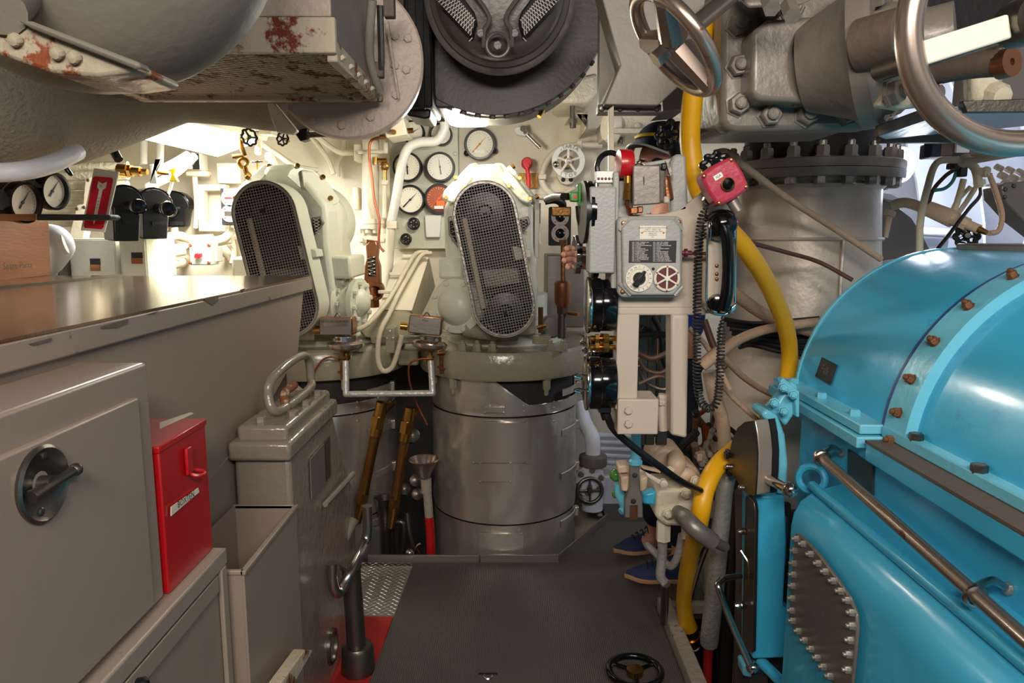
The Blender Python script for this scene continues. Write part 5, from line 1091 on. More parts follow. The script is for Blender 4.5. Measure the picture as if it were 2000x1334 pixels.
for i in range(20):
    a = R(18*i+4); q = C+V((.275*cos(a), .275*sin(a), 0)); bolt(t, q+V((0, 0, z2)), (0, 0, 1), .022, .036, 'nut_grey', 'nut', 'flange_nut'); bolt(t, q+V((0, 0, z1)), (0, 0, -1), .022, .026, 'nut_grey', 'hex', 'flange_nut')
for a0_, z_ in ((zz(467), 0),): B().torus(C+V((0, 0, a0_)), (0, 0, 1), .252, .006, 64, 6).o('weld_bead', 'silver_col', t)
B().tube([C+V((.26*cos(R(-85)), .26*sin(R(-85)), zz(470))), C+V((.268*cos(R(-86)), .268*sin(R(-86)), zz(560))), C+V((.28*cos(R(-86)), .28*sin(R(-86)), zz(625)))], .006, 6).o('weld_bead', 'silver_col', t)
p = P(1608, 563, 2.35); B().lathe(p, V((.1, -1, 0)), [(.024, -.02), (.024, .004), (.018, .008), (0, .008)], 20).o('weld_patch', 'silver_col', t)
# ================= telephone panel =================
Y0 = 1.52
t = T('panel_stand', P(1290, 850, 1.58), 'tan sheet metal panel stand carrying the telephone set and gauges', 'stand')
pl = [(1206, 614), (1206, 420), (1245, 419), (1300, 417), (1325, 409), (1345, 396), (1362, 382), (1380, 370), (1433, 368), (1434, 612)]
B().pprism(pl, Y0+.03, .012).o('main_plate', 'panel_tan', t, bev=.003)
B().pprism([(1206, 600), (1380, 600), (1380, 616), (1206, 616)], Y0+.02, .03).o('lower_lip', 'panel_tan', t, bev=.004)
B().pbox(1206, 318, 1236, 424, Y0+.035, .01).o('left_upright', 'panel_grey', t, bev=.002)
B().pprism([(1316, 305), (1322, 300), (1340, 302), (1345, 412), (1310, 420), (1310, 318)], Y0+.03, .03).o('right_upright', 'panel_grey', t, bev=.006)
B().pprism([(1260, 318), (1318, 308), (1318, 316), (1260, 326)], Y0+.05, .02).o('top_rail', 'panel_grey', t, bev=.002)
B().pbox(1206, 614, 1244, 800, Y0+.02, .06).o('left_post', 'panel_tan', t, bev=.002)
B().pprism([(1311, 614), (1346, 614), (1342, 857), (1310, 850)], Y0+.01, .06).o('right_post', 'panel_tan', t, bev=.006)
B().pbox(1207, 780, 1285, 849, Y0+.005, .09).o('foot_box', 'panel_tan', t, bev=.003)
for y in (801, 827): bolt(t, P(1227, y, Y0+.005), FRONT, .009, .008, 'panel_tan', 'hex')
for y in (778, 786): bolt(t, P(1296, y, Y0+.05), V((-1, -.2, 0)), .008, .012, 'panel_tan', 'hex')
B().ptube([(1296, 770, Y0+.06), (1293, 800, Y0+.06), (1296, 840, Y0+.06)], .012).o('side_clamp', 'panel_tan', t)
t = T('square_case', P(1262, 403, Y0), 'square worn grey instrument case above the telephone set', 'instrument')
B().pprism([(1236, 322), (1290, 322), (1291, 398), (1236, 402)], Y0-.01, .012).o('cover', 'plate_grey', t, bev=.003)
B().pbox(1238, 326, 1300, 396, Y0+.002, .06).o('body', 'gasket', t, bev=.006); B().cyl(P(1298, 345, Y0+.03), P(1305, 390, Y0+.03), .012).o('side_roll', 'bronze', t)
B().pprism([(1256.5, 346), (1258, 344), (1259, 352), (1258, 361), (1257, 360)], Y0-.0115, .002).o('key_slot', 'ink', t)
B().pbox(1292, 318, 1303, 332, Y0-.005, .02).o('clip', 'black', t, bev=.003); B().pprism([(1300, 314), (1306, 315), (1314, 340), (1309, 345)], Y0, .01).o('spring_arm', 'steel_dark', t)
B().pbox(1297, 383, 1308, 397, Y0, .02).o('nut_block', 'panel_tan', t, bev=.003)
t = T('red_sounder', P(1220, 347, Y0), 'short red drum standing on brass unions at the panel top', 'sounder')
c = P(1220, 320, Y0+.02); B().lathe(c, V((-1, -.12, 0)), [(m(27, Y0)*.96, -m(13, Y0)), (m(27, Y0), -m(11, Y0)), (m(27, Y0), m(11, Y0)), (m(26, Y0), m(13, Y0)), (0, m(13, Y0))], 40).o('drum', 'red', t)
B().cyl(P(1226, 344, Y0), P(1226, 358, Y0), .008).cyl(P(1226, 356, Y0), P(1225, 374, Y0), m(7.5, Y0), n=6).cyl(P(1225, 375, Y0), P(1224, 391, Y0), m(8.5, Y0), n=6).o('unions', 'brass', t)
B().ptube([(1225, 390, Y0), (1226, 405, Y0+.01), (1232, 420, Y0+.02)], .004, 8).o('pipe', 'copper', t)
B().pbox(1232, 405, 1246, 418, Y0, .02).pbox(1246, 403, 1256, 416, Y0+.005, .02).o('terminal_block', 'bronze', t, bev=.002)
# telephone set
t = T('telephone_set', P(1268, 580, Y0), 'grey cast telephone selector box with rotary dial and station list', 'telephone')
Yt = Y0-.012; s_ = m(1, Yt)
B().pprism([(1205, 430), (1213, 422), (1325, 422), (1334, 430), (1333, 572), (1325, 581), (1214, 581), (1206, 573)], Yt, .04).o('base_plate', 'panel_grey', t, bev=.005)
B().pprism([(1214, 444), (1232, 427), (1316, 427), (1331, 444), (1331, 558), (1316, 577), (1233, 577), (1216, 558)], Yt-.012, .02).o('raised_cover', 'panel_grey', t, bev=.004)
for x, y in ((1218, 436), (1325, 434), (1216, 570), (1323, 570)): bolt(t, P(x, y, Yt), FRONT, .0055, .003, 'bronze', 'dome', 'screw')
for k, pl in enumerate((((1231, 428), (1210, 450)), ((1317, 428), (1333, 448)), ((1232, 577), (1210, 553)), ((1317, 577), (1333, 560)))): B().tube([P(*pl[0], Yt-.004), P(*pl[1], Yt-.004)], .004, 6).o('corner_rib', 'panel_grey', t)
lab = B().pbox(1250, 441, 1300, 467, Yt-.0135, .002).o('maker_plate', 'paper', t)
text('SOUND POWERED TELEPHONE STATION\nTYPE  A   CIRCUIT  XJA\nSELECTOR AND CALL UNIT\nSERIAL NO.\nCONTRACT\nNO.', .0032, frame(P(1275, 454, Yt-.0138), FRONT), 'ink', lab, sp=1.15)
for x in (1254, 1296): bolt(lab, P(x, 454, Yt-.0135), FRONT, .0022, .0015, 'bronze', 'dome', 'rivet')
lb = B().pbox(1229, 470, 1320, 513, Yt-.0135, .002).o('station_list', 'ink', t)
L1 = ['NO. 1 FWD. TORPEDO RM', 'NO. 2 WARDROOM', "NO. 3 CAPTAIN'S STATEROOM", 'NO. 4 OFFICE', 'NO. 5 CONTROL RM', 'NO. 6 CONNING TOWER', 'NO. 7 RADIO ROOM', "NO. 8 CREW'S MESS", 'NO. 9 FWD. ENGINE RM', 'NO. 10 AFT ENGINE RM', 'NO. 11 MANEUVERING RM', 'NO. 12 AFT TORPEDO RM', 'NO. 13 C.P.O.']
L2 = ['NO. 1 BAS TOR. DAIRESI', 'NO. 2 BAS BAT. DAIRESI', 'NO. 3 KOMUTAN KAMARASI', 'NO. 4 BURO', 'NO. 5 KONTROL DAIRESI', 'NO. 6 KULE', 'NO. 7 TELSIZ KAMARASI', 'NO. 8 KIC BAT. DAIRESI', 'NO. 9 BAS MAK. DAIRESI', 'NO. 10 KIC MAK. DAIRESI', 'NO. 11 MANEVRA DAIRESI', 'NO. 12 KIC TORP. DAIRESI', 'NO. 13 ASTSUBAY KAMARASI']
for i in range(13):
    y = 473.6+3.02*i
    text(L1[i], .0029, frame(P(1234.5, y, Yt-.0138), FRONT), 'white', lb, 'list_line', 'LEFT'); text(L2[i], .0029, frame(P(1275.5, y, Yt-.0138), FRONT), 'white', lb, 'list_line', 'LEFT')
dc = P(1248, 543.5, Yt-.0135)
d_ = B().lathe(dc, FRONT, [(26.5*s_, -.002), (26.5*s_, .002), (25.5*s_, .003), (0, .003)], 48).o('dial_plate', 'paper', t)
B().torus(dc+V((0, -.003, 0)), FRONT, 18*s_, .0003, 48, 4).o('dial_line', 'ink', d_)
for i in range(16):
    a = R(90-22.5*i); text('ABCDEFGHJKLMNPRS'[i] if False else str((i*1) % 16+1), .006, frame(dc+V((22*s_*cos(a), -.0033, 22*s_*sin(a))), FRONT, roll=a-pi/2), 'ink', d_, 'numeral')
B().lathe(dc, FRONT, [(12*s_, 0), (12*s_, .007), (10*s_, .01), (0, .01)], 28).o('knob', 'black', t)
a = R(57); d2 = V((cos(a), 0, sin(a))); q2 = V((-sin(a), 0, cos(a)))
B().prism([dc+d2*17*s_+q2*2.5*s_+V((0, -.018, 0)), dc-d2*17*s_+q2*6*s_+V((0, -.018, 0)), dc-d2*17*s_-q2*6*s_+V((0, -.018, 0)), dc+d2*17*s_-q2*2.5*s_+V((0, -.018, 0))], (0, .015, 0)).o('pointer', 'black', t, bev=.002)
bolt(t, P(1276, 525, Yt-.0135), FRONT, .003, .002, 'ink', 'dome', 'hole')
gc = P(1302, 543.5, Yt-.0135)
B().lathe(gc, FRONT, [(24*s_, -.002), (24*s_, .001), (0, .001)], 40).o('speaker_cloth', 'maroon', t)
gr = B().lathe(gc, FRONT, [(20.5*s_, .0), (20.5*s_, .004), (22*s_, .0055), (25*s_, .004), (25.2*s_, 0)], 48).o('speaker_ring', 'paper', t)
for i in range(6):
    a = R(30+60*i); e = gc+V((23*s_*cos(a), -.004, 23*s_*sin(a))); B().tube([gc+V((0, -.004, 0)), e], [.0026, .0018], 6).o('speaker_spoke', 'paper', gr); bolt(gr, e+V((0, -.002, 0)), FRONT, .002, .002, 'bronze', 'dome', 'screw')
B().lathe(gc, FRONT, [(5*s_, .003), (5*s_, .008), (0, .009)], 16).o('speaker_hub', 'paper', gr)
B().cyl(P(1331, 494, Yt+.005), P(1350, 494, Yt+.005), .005).cyl(P(1337, 494, Yt+.005), P(1342, 494, Yt+.005), .009).o('plunger', 'maroon', t)
B().cyl(P(1342, 495, Yt+.0), P(1376, 495, Yt+.0), .0035).o('push_rod', 'maroon', t)
# handset and cradle
t = T('telephone_handset', P(1410, 615, Y0), 'black and chromed telephone handset hanging in its cradle', 'handset')
Yh = Y0-.03
cr = [(1380, 440), (1386, 424), (1398, 415), (1412, 413), (1426, 418), (1436, 430), (1440, 450), (1438, 600), (1430, 613), (1415, 618), (1395, 616), (1382, 604), (1378, 585)]
B().pprism(cr, Yh+.01, .045).o('cradle_back', 'panel_tan', t, bev=.006)
B().ring2([P(x, y, Yh-.01) for x, y in cr], [P(1409+(x-1409)*.86, 516+(y-516)*.94, Yh-.01) for x, y in cr], (0, .03, 0)).o('cradle_rim', 'chrome', t, bev=.003)
B().ptube([(1411, 440, Yh-.03), (1420, 470, Yh-.035), (1422, 530, Yh-.036), (1419, 575, Yh-.033), (1412, 606, Yh-.028)], [m(12, Yh), m(11, Yh), m(11, Yh), m(12, Yh), m(12, Yh)], 18).o('grip', 'black_gloss', t)
B().lathe(P(1410, 438, Yh-.012), V((.1, -1, .1)), [(m(29, Yh), -.03), (m(30, Yh), -.01), (m(27, Yh), .012), (m(20, Yh), .024), (m(8, Yh), .03), (0, .031)], 36).o('earpiece', 'black_gloss', t)
for sx, y0_, y1_ in ((-1, 430, 468), (1, 428, 468)): B().pprism([(1410+sx*17, y0_), (1410+sx*28, y0_+2), (1410+sx*29, y1_), (1410+sx*18, y1_)], Yh-.03, .03).o('cup_jaw', 'chrome', t, bev=.004)
B().lathe(P(1400, 592, Yh-.006), V((-.3, -1, 0)), [(m(17, Yh), -.02), (m(18, Yh), 0), (m(14, Yh), .018), (0, .022)], 28).o('mouthpiece', 'black_gloss', t)
B().pprism([(1386, 594), (1402, 594), (1402, 614), (1392, 612)], Yh-.02, .02).o('lower_jaw', 'chrome', t, bev=.003); B().pprism([(1427, 600), (1440, 590), (1438, 606), (1424, 616)], Yh-.02, .02).o('lower_jaw', 'chrome', t, bev=.003)
for y in (519, 535, 545): bolt(t, P(1400, y, Yh+.008), FRONT, .004, .003, 'bronze', 'dome', 'screw')
# coiled cord
path = catmull([P(*q) for q in ((1383, 398, Y0-.01), (1371, 425, Y0-.02), (1365, 480, Y0-.03), (1362, 560, Y0-.03), (1361, 660, Y0-.03), (1362, 750, Y0-.03), (1370, 785, Y0-.03), (1384, 798, Y0-.03), (1398, 788, Y0-.03), (1404, 760, Y0-.03), (1407, 700, Y0-.03), (1409, 640, Y0-.03), (1411, 618, Y0-.03))], 40)
acc = [0]
for i in range(1, len(path)): acc.append(acc[-1]+(path[i]-path[i-1]).length)
tot = acc[-1]; N_ = 1300; pts = []; j = 0; up = V((0, -1, 0)); turns = 88
for i in range(N_+1):
    s0 = tot*i/N_
    while j < len(acc)-2 and acc[j+1] < s0: j += 1
    f = (s0-acc[j])/max(acc[j+1]-acc[j], 1e-9); p = path[j].lerp(path[j+1], f); tg = (path[j+1]-path[j]).normalized(); sd = tg.cross(up).normalized(); u2 = sd.cross(tg)
    a = 2*pi*turns*i/N_; rr = .0075*min(1, i/60, (N_-i)/60); pts.append(p+(sd*cos(a)+u2*sin(a))*rr)
t = T('coiled_cord', P(1384, 800, Y0-.03), 'black coiled telephone cord hanging in a long loop', 'cord')
B().tube(pts, .0021, 5, 1).o('coil', 'rubber', t); B().pprism([(1380, 380), (1395, 388), (1390, 402), (1376, 394)], Y0-.02, .03).o('plug', 'black', t, bev=.004)
# red alarm box
t = T('alarm_box', P(1416, 403, Y0), 'square red call box with black recessed button, fixed askew', 'alarm box')
c = P(1417, 354.5, 1.45); M = frame(c, (0, -1, .03), roll=R(31)); h = m(36, 1.45)
pts = []
for sx, sy in ((1, 1), (-1, 1), (-1, -1), (1, -1)):
    a0 = math.atan2(sy, sx)
    for k in range(5): a = a0-pi/4+pi/2*k/4; pts.append(V((sx*(h-.012)+.012*cos(a), sy*(h-.012)+.012*sin(a), 0)))
    nx = {(1, 1): (0, 1), (-1, 1): (-1, 0), (-1, -1): (0, -1), (1, -1): (1, 0)}[(sx, sy)]; pts.append(V((nx[0]*h*1.06, nx[1]*h*1.06, 0)))
B(M).prism(pts, (0, 0, -.05)).o('box', 'red_soft', t, bev=.006)
for sx, sy in ((1, 1), (-1, 1), (-1, -1), (1, -1)): bolt(t, M @ V((sx*h*.82, sy*h*.82, 0)), (0, -1, 0), .0045, .002, 'bronze', 'dome', 'screw')
B(M).lathe((.0, -.007, 0), (0, 0, 1), [(.0135, 0), (.0135, .006), (.0115, .007), (.0105, .001), (0, .001)], 28).o('button_collar', 'brass_dark', t); B(M).lathe((0, -.007, 0), (0, 0, 1), [(.0105, 0), (.0105, .0025), (.002, .003), (.0018, .004), (0, .004)], 24).o('button', 'black_gloss', t)
lb = B(M).box((-.008, .016, .0008), (.018, .010, .0016)).o('label', 'white', t); text('XJA', .0075, M @ Matrix.Translation((-.008, .016, .0019)), 'ink', lb)
B(M).cyl((0, -h, -.025), (0, -h-.03, -.02), .012).o('gland', 'plate_grey', t)
t = T('lobed_wheel', P(1390, 325, 1.7), 'black lobed handwheel peeping out behind the red call box', 'handwheel')
wheel(t, P(1398, 322, 1.6), V((-.3, -.8, .5)), .027, .006, 5, 'black', wavy=.004, hub=.4, hh=.03); B().cyl(P(1398, 322, 1.6), P(1410, 330, 1.72), .008).o('stem', 'brass_dark', t)
t = T('black_valve_wheel', P(1310, 290, 2.0), 'black lobed handwheel on a brass stem above the cap', 'handwheel')
wheel(t, P(1308, 263, 1.95), V((-.5, -.85, .1)), m(23, 1.95), m(5, 1.95), 5, 'black', wavy=m(2.5, 1.95), hub=.35, hh=.03); B().cyl(P(1310, 264, 1.96), P(1345, 262, 2.05), .014, n=10).o('stem', 'brass', t)
B().cyl(P(1310, 268, 2.0), P(1322, 300, 2.05), .02, n=12).o('bonnet', 'black', t)
# ---- instruments on the panel's left flank, facing the far side of the aisle
LEFT = V((-1, -.06, 0))
t = T('terminal_case', P(1175, 535, Y0), 'upright grey instrument case on the left flank of the panel', 'instrument')
B().pbox(1152, 364, 1201, 534, Y0, .058).o('body', 'panel_grey', t, bev=.004); B().pbox(1198, 335, 1204, 620, Y0+.01, .1).o('edge_frame', 'panel_grey', t, bev=.003)
B().cyl(P(1164, 365, Y0+.03), P(1164, 352, Y0+.03), .003).lathe(P(1164, 362, Y0+.03), (0, 0, 1), [(.007, -.003), (.006, .004), (.003, .006)], 10).o('toggle', 'chrome', t)
for k, (x, r_) in enumerate(((1139, 62), (1149, 62))): B().lathe(P(x, 415, Y0+.06), LEFT, [(m(r_, Y0), -.004), (m(r_, Y0), .003), (0, .004)], 40).lathe(P(x+4, 415, Y0+.06), LEFT, [(m(58, Y0), -.004), (m(58, Y0), .003)], 30).o('bezel_disc', ('black', 'black_gloss')[k], t)
B().pbox(1164, 334, 1201, 357, Y0+.02, .03).o('terminal_strip', 'white', t, bev=.002)
for i in range(5): bolt(t, P(1169+7*i, 349, Y0+.02), FRONT, .003, .002, 'maroon', 'dome', 'screw')
B().torus(P(1190, 325, Y0+.1), V((-.6, -1, 0)), m(27, Y0), .006, 30, 8).o('round_flange', 'black', t)
t = T('green_plug', P(1130, 390, Y0+.1), 'green cable plug with black cord on the left flank', 'plug')
B().pprism([(1113, 376), (1130, 374), (1130, 394), (1114, 393)], Y0+.08, .03).pprism([(1128, 360), (1138, 354), (1139, 404), (1130, 404)], Y0+.08, .04).o('shell', 'green', t, bev=.003)
B().pbox(1120, 381, 1127, 387, Y0+.078, .003).o('marking', 'red_bright', t)
B().cyl(P(1113, 384, Y0+.1), P(1100, 384, Y0+.12), .008, n=8).ptube([(1101, 384, Y0+.12), (1085, 384, Y0+.2), (1068, 390, Y0+.35)], .009, 10).ptube([(1130, 402, Y0+.1), (1133, 430, Y0+.1), (1140, 450, Y0+.1), (1138, 470, Y0+.1)], .008, 10).o('cord', 'black', t)
t = T('fluted_handwheel', P(1135, 505, 1.66), 'chromed fluted handwheel on a black disc, gripped by the hand', 'handwheel')
c = P(1127, 497, 1.66); b = B(); nf = 60; M = frame(c, LEFT)
pts = [V((.044*(1+.06*cos(10*2*pi*i/nf))*cos(2*pi*i/nf), .044*(1+.06*cos(10*2*pi*i/nf))*sin(2*pi*i/nf), -.007)) for i in range(nf)]
B(M).prism(pts, (0, 0, .014)).o('fluted_wheel', 'chrome', t, bev=.002); B().cyl(c, P(1160, 500, 1.66), .012).o('shaft', 'steel', t)
B().lathe(P(1160, 500, 1.64), LEFT, [(m(45, 1.64), -.006), (m(45, 1.64), .006), (m(40, 1.64), .009), (0, .009)], 40).o('disc', 'black_gloss', t); B().lathe(P(1154, 500, 1.64), LEFT, [(m(41, 1.64), -.002), (m(41, 1.64), .002), (0, .003)], 40).o('ring', 'chrome', t)
B().cyl(P(1162, 500, 1.64), P(1205, 500, 1.6), .02).o('rear_shaft', 'steel_dark', t)
def drum(cy, rp, lab, x0=1150, clips=True, yo=.05):
    t = T('flank_gauge', P(1175, cy+rp, Y0), lab, 'gauge', None); r = m(rp, Y0+yo); c = P(1200, cy, Y0+yo)
    L = c.x-P(x0, cy, Y0+yo).x
    B().lathe(c, V((-1, 0, 0)), [(r*.92, 0), (r*.96, .004), (r*.96, L*.55), (r, L*.6), (r, L*.95), (r*.97, L)], 44).o('case', 'black_gloss', t)
    B().lathe(c, V((-1, 0, 0)), [(r*1.02, L), (r*1.05, L+.003), (r*1.05, L+.007), (r*.9, L+.009)], 44).o('bezel', 'chrome', t); B().lathe(c, V((-1, 0, 0)), [(r*.95, L+.004), (0, L+.005)], 36).o('dial', 'dial', t)
    if clips:
        for dz in (.02, -.012):
            p = c+V((-L-.012, -r*.6, dz)); B().tube([p+V((.01, 0, 0)), p+V((-.015, -.004, .006)), p+V((-.022, -.006, .002)), p+V((-.005, -.002, -.004))], .0028, 6).o('wire_clip', 'chrome', t)
    return t
drum(596, 53, 'upper black drum gauge with chrome bezel on the panel flank', 1152, False)
drum(747, 53, 'lower black drum gauge with chrome bezel and wire clips on the panel flank', 1149)
b = drum(690, 34, 'small black drum gauge tucked between the two large ones', 1152, False, .145)
for k in range(3):
    p = P(1133+4*k, 650+14*k, Y0+.04); tag(B().tube([p, p+V((.008, 0, -.012)), p+V((.002, -.002, -.022)), p+V((.012, 0, -.03))], .003, 6).o('wire_clip', 'chrome', None), ('topmost bright wire clip between the black drum gauges', 'middle bright wire clip between the black drum gauges', 'lowest bright wire clip between the black drum gauges')[k], 'clip', 'wire clips on the drum gauges')
t = T('brass_unions', P(1175, 690, Y0), 'pair of brass pipe unions between the black drum gauges', 'fitting')
for y in (661, 678): B().cyl(P(1152, y, Y0+.02), P(1204, y, Y0+.04), .006).cyl(P(1163, y, Y0+.02), P(1170, y, Y0+.02), .01, n=6).cyl(P(1175, y, Y0+.02), P(1186, y, Y0+.025), .012, n=6).o('union', 'brass', t)
tag(B().ptube([(1183, 800, Y0+.05), (1197, 836, Y0+.06), (1236, 872, Y0+.07), (1290, 912, Y0+.09), (1330, 940, Y0+.15), (1368, 958, Y0+.25)], .0085, 10).o('black_cable', 'black', None), 'thick black cable slanting below the panel stand', 'cable')
t = T('small_clamp', P(1185, 810, Y0), 'small black cable gland below the lowest drum gauge', 'gland')
B().pbox(1170, 792, 1194, 806, Y0+.03, .04).cyl(P(1180, 804, Y0+.05), P(1184, 818, Y0+.05), .01).o('body', 'black', t)
# ---- cables seen through the stand
for k, (pp, r_, mt) in enumerate((([(1246, 655, 1.75), (1280, 652, 1.75), (1315, 656, 1.75)], .008, 'black'), ([(1246, 690, 1.8), (1275, 700, 1.8), (1312, 685, 1.8)], .007, 'cable_brown'), ([(1246, 700, 1.78), (1262, 722, 1.78), (1290, 728, 1.78), (1312, 715, 1.78)], .005, 'cable_brown'), ([(1246, 715, 1.8), (1260, 745, 1.8), (1290, 760, 1.8), (1315, 756, 1.8)], .006, 'steel_dark'),
    ([(1275, 618, 1.9), (1290, 650, 1.9), (1295, 700, 1.9), (1312, 740, 1.9)], .008, 'black'), ([(1255, 640, 1.93), (1290, 660, 1.93), (1315, 690, 1.93)], .006, 'black'), ([(1248, 750, 1.75), (1285, 735, 1.75), (1315, 745, 1.75)], .005, 'cable_brown'))):
    tag(B().ptube(pp, r_, 8).o('stand_cable', mt, None), ['thick black cable high between the panel stand posts', 'brown cable sagging across the middle of the stand gap', 'slim brown cable sagging lowest of the brown ones', 'grey cable looping low between the stand posts', 'black cable dropping steeply behind the stand gap', 'black cable slanting down behind the stand gap', 'slim brown cable bowed upward between the stand posts'][k], 'cable', 'cables between the stand posts')
t = T('rear_conduits', P(1270, 850, 1.9), 'dark upright conduits behind the panel stand posts', 'conduit')
for x, w_ in ((1258, 10), (1276, 7), (1300, 9)): B().pbox(x-w_, 560, x+w_*.3, 870, 1.95, .02).o('conduit', 'steel_dark', t, bev=.003)
# ================= cables to the right of the panel =================
cs = [([(1395, 300, 1.95), (1420, 298, 1.95), (1455, 325, 1.95), (1530, 382, 2.1), (1620, 440, 2.2), (1720, 506, 2.25)], 7, 'cable_tan', 'speckled tan cable slanting across the silver trunk from the red call box'),
      ([(1440, 468, 2.0), (1480, 478, 2.05), (1540, 494, 2.15), (1600, 512, 2.2), (1665, 547, 2.15)], 4.5, 'cable_brown', 'thin brown cable crossing the silver trunk to the blue machine'),
      ([(1425, 565, 2.0), (1450, 585, 2.05), (1500, 618, 2.15), (1560, 640, 2.23), (1610, 655, 2.25)], 13, 'cable_tan', 'thick tan lagged pipe slanting down behind the handset'),
      ([(1405, 690, 1.93), (1440, 665, 2.0), (1490, 645, 2.1), (1550, 635, 2.165), (1610, 628, 2.19)], 10, 'cable_tan', 'tan lagged pipe rising to the right behind the yellow hose'),
      ([(1412, 697, 1.98), (1450, 735, 2.08), (1490, 762, 2.2), (1540, 785, 2.27)], 6.5, 'cable_tan', 'slim tan cable sloping over the dark trunk foot'),
      ([(1405, 745, 1.95), (1430, 775, 1.98), (1470, 812, 2.0), (1500, 835, 2.0)], 5, 'cable_tan', 'slim tan cable passing behind the polished quadrant'),
      ([(1345, 640, 1.9), (1375, 670, 1.9), (1400, 710, 1.9), (1425, 760, 1.9)], 5, 'cable_tan', 'slim tan cable crossing behind the coiled cord'),
      ([(1375, 625, 2.0), (1395, 680, 1.98), (1415, 720, 1.95)], 7, 'cable_brown', 'brown cable dropping behind the coiled cord'),
      ([(1370, 715, 1.85), (1400, 690, 1.85), (1405, 686, 1.85)], 12, 'cable_tan', 'short flat tan cable clip crossing the cord loop')]
for pp, r_, mt, lab in cs: tag(B().ptube(pp, m(r_, 2.0), 12).o('cable', mt, None), lab, 'cable')
for i in range(7):
    y = 618+9*i; tag(B().ptube([(1415+5*i, y+6, 2.3+.01*i), (1470, y+14-2*i, 2.3), (1530, y+10+i, 2.29), (1600, y+4+3*i, 2.29)], m(5, 2.2), 8).o('black_bundle_cable', 'black_matte' if i % 2 else 'rubber', None), 'black cable in the bundle running behind the yellow hose', 'cable', 'black cable bundle')
t = T('yellow_hose', P(1350, 1250, 2.15), 'bright yellow flexible hose with brass coupling snaking down to the pit', 'hose')
B().ptube([(1380, 40, 1.78), (1362, 130, 1.76), (1350, 220, 1.74), (1349, 290, 1.72), (1366, 370, 1.72), (1400, 425, 1.74), (1455, 485, 1.78), (1500, 555, 1.9), (1532, 630, 2.02), (1542, 690, 2.1), (1535, 750, 2.12), (1505, 805, 2.1), (1455, 860, 2.02), (1405, 905, 1.88), (1378, 955, 1.82), (1365, 1020, 1.82), (1345, 1100, 2.02), (1336, 1160, 2.2), (1338, 1200, 2.3), (1345, 1226, 2.35)], [m(19, 1.75)]*3+[m(18.5, 1.8)]*2+[m(18, 1.95)]*2+[m(17.5, 1.9), m(18, 2.3)], 20, 8).o('hose', 'yellow', t)
a_ = P(1345, 1224, 2.35); b_ = P(1352, 1258, 2.38); l = lambda f: a_.lerp(b_, f)
B().cyl(l(0), l(.5), .032, n=20).cyl(l(.45), l(.62), .036, n=20).cyl(l(.62), l(.95), .031, n=8).o('coupling', 'brass', t); B().cyl(l(.93), l(1.1), .026).o('white_gasket', 'white', t)
B().cyl(l(1.05), l(4), .026).o('black_hose_tail', 'black', t)
for y in (885, 922): B().box(P(1422 if y < 900 else 1424, y, 1.85), (.012, .02, .02)).o('edge_clip', 'black', t, bev=.003)
# ================= under the panel =================
t = T('blue_pipe_stub', P(1240, 905, 1.75), 'short turquoise pipe stub below the panel foot box', 'pipe')
B().cyl(P(1242, 845, 1.75), P(1241, 900, 1.75), m(10, 1.75)).lathe(P(1241, 903, 1.75), (0, 0, 1), [(m(14, 1.75), -.004), (m(14, 1.75), .004), (m(10, 1.75), .01)], 20).o('pipe', 'blue_pale', t)
t = T('forked_lever', P(1238, 1015, 1.75), 'bare steel forked lever hanging from the turquoise stub', 'lever')
B().pprism([(1231, 905), (1250, 905), (1249, 955), (1255, 975), (1256, 1012), (1245, 1012), (1245, 988), (1231, 988), (1231, 1012), (1220, 1012), (1221, 975), (1230, 955)], 1.74, .02).o('fork', 'plate_grey', t, bev=.003)
B().pbox(1231, 988, 1245, 1014, 1.748, .012).o('pin_block', 'bronze', t); bolt(t, P(1237, 979, 1.74), FRONT, .007, .004, 'ink', 'dome', 'pin'); bolt(t, P(1240, 928, 1.74), FRONT, .007, .004, 'steel_dark', 'dome', 'pin')
B().pprism([(1213, 932), (1230, 930), (1229, 962), (1214, 960)], 1.76, .05).pprism([(1250, 935), (1266, 930), (1264, 958), (1250, 962)], 1.76, .05).pprism([(1206, 910), (1232, 908), (1232, 924), (1207, 926)], 1.77, .05).o('side_block', 'tan_casting', t, bev=.005)
t = T('blue_bracket', P(1215, 1000, 1.85), 'turquoise bracket arm behind the forked lever', 'bracket')
B().ptube([(1208, 945, 1.84), (1210, 965, 1.84), (1222, 990, 1.84), (1212, 1000, 1.83)], [m(8, 1.84), m(10, 1.84), m(12, 1.84), m(7, 1.84)], 12).o('arm', 'blue_pale', t); B().pprism([(1256, 965), (1282, 960), (1280, 988), (1256, 985)], 1.86, .04).o('rear_arm', 'blue', t, bev=.006)
B().sph(P(1203, 928, 1.87), .018, 12).o('green_bulb', 'green_glass', t); B().sph(P(1203, 965, 1.87), .012, 10).o('green_bulb', 'green_glass', t)
t = T('valve_manifold', P(1320, 1060, 1.95), 'cream painted double valve manifold with rust stains below the panel', 'manifold')
B().pprism([(1282, 955), (1352, 955), (1352, 1000), (1345, 1030), (1300, 1028), (1280, 1010)], 1.9, .14).o('body', 'cream_dirty', t, bev=.01)
B().pprism([(1268, 895), (1280, 878), (1300, 872), (1330, 878), (1345, 905), (1368, 920), (1375, 945), (1340, 960), (1300, 930), (1275, 915)], 1.96, .12).o('upper_casting', 'tan_casting', t, bev=.02, seg=4)
B().ptube([(1320, 888, 1.93), (1322, 905, 1.9), (1318, 925, 1.9)], [.02, .026, .02], 14).ptube([(1325, 940, 1.9), (1342, 925, 1.9), (1354, 942, 1.92), (1358, 960, 1.95)], .02, 14).o('elbow', 'tan_casting', t)
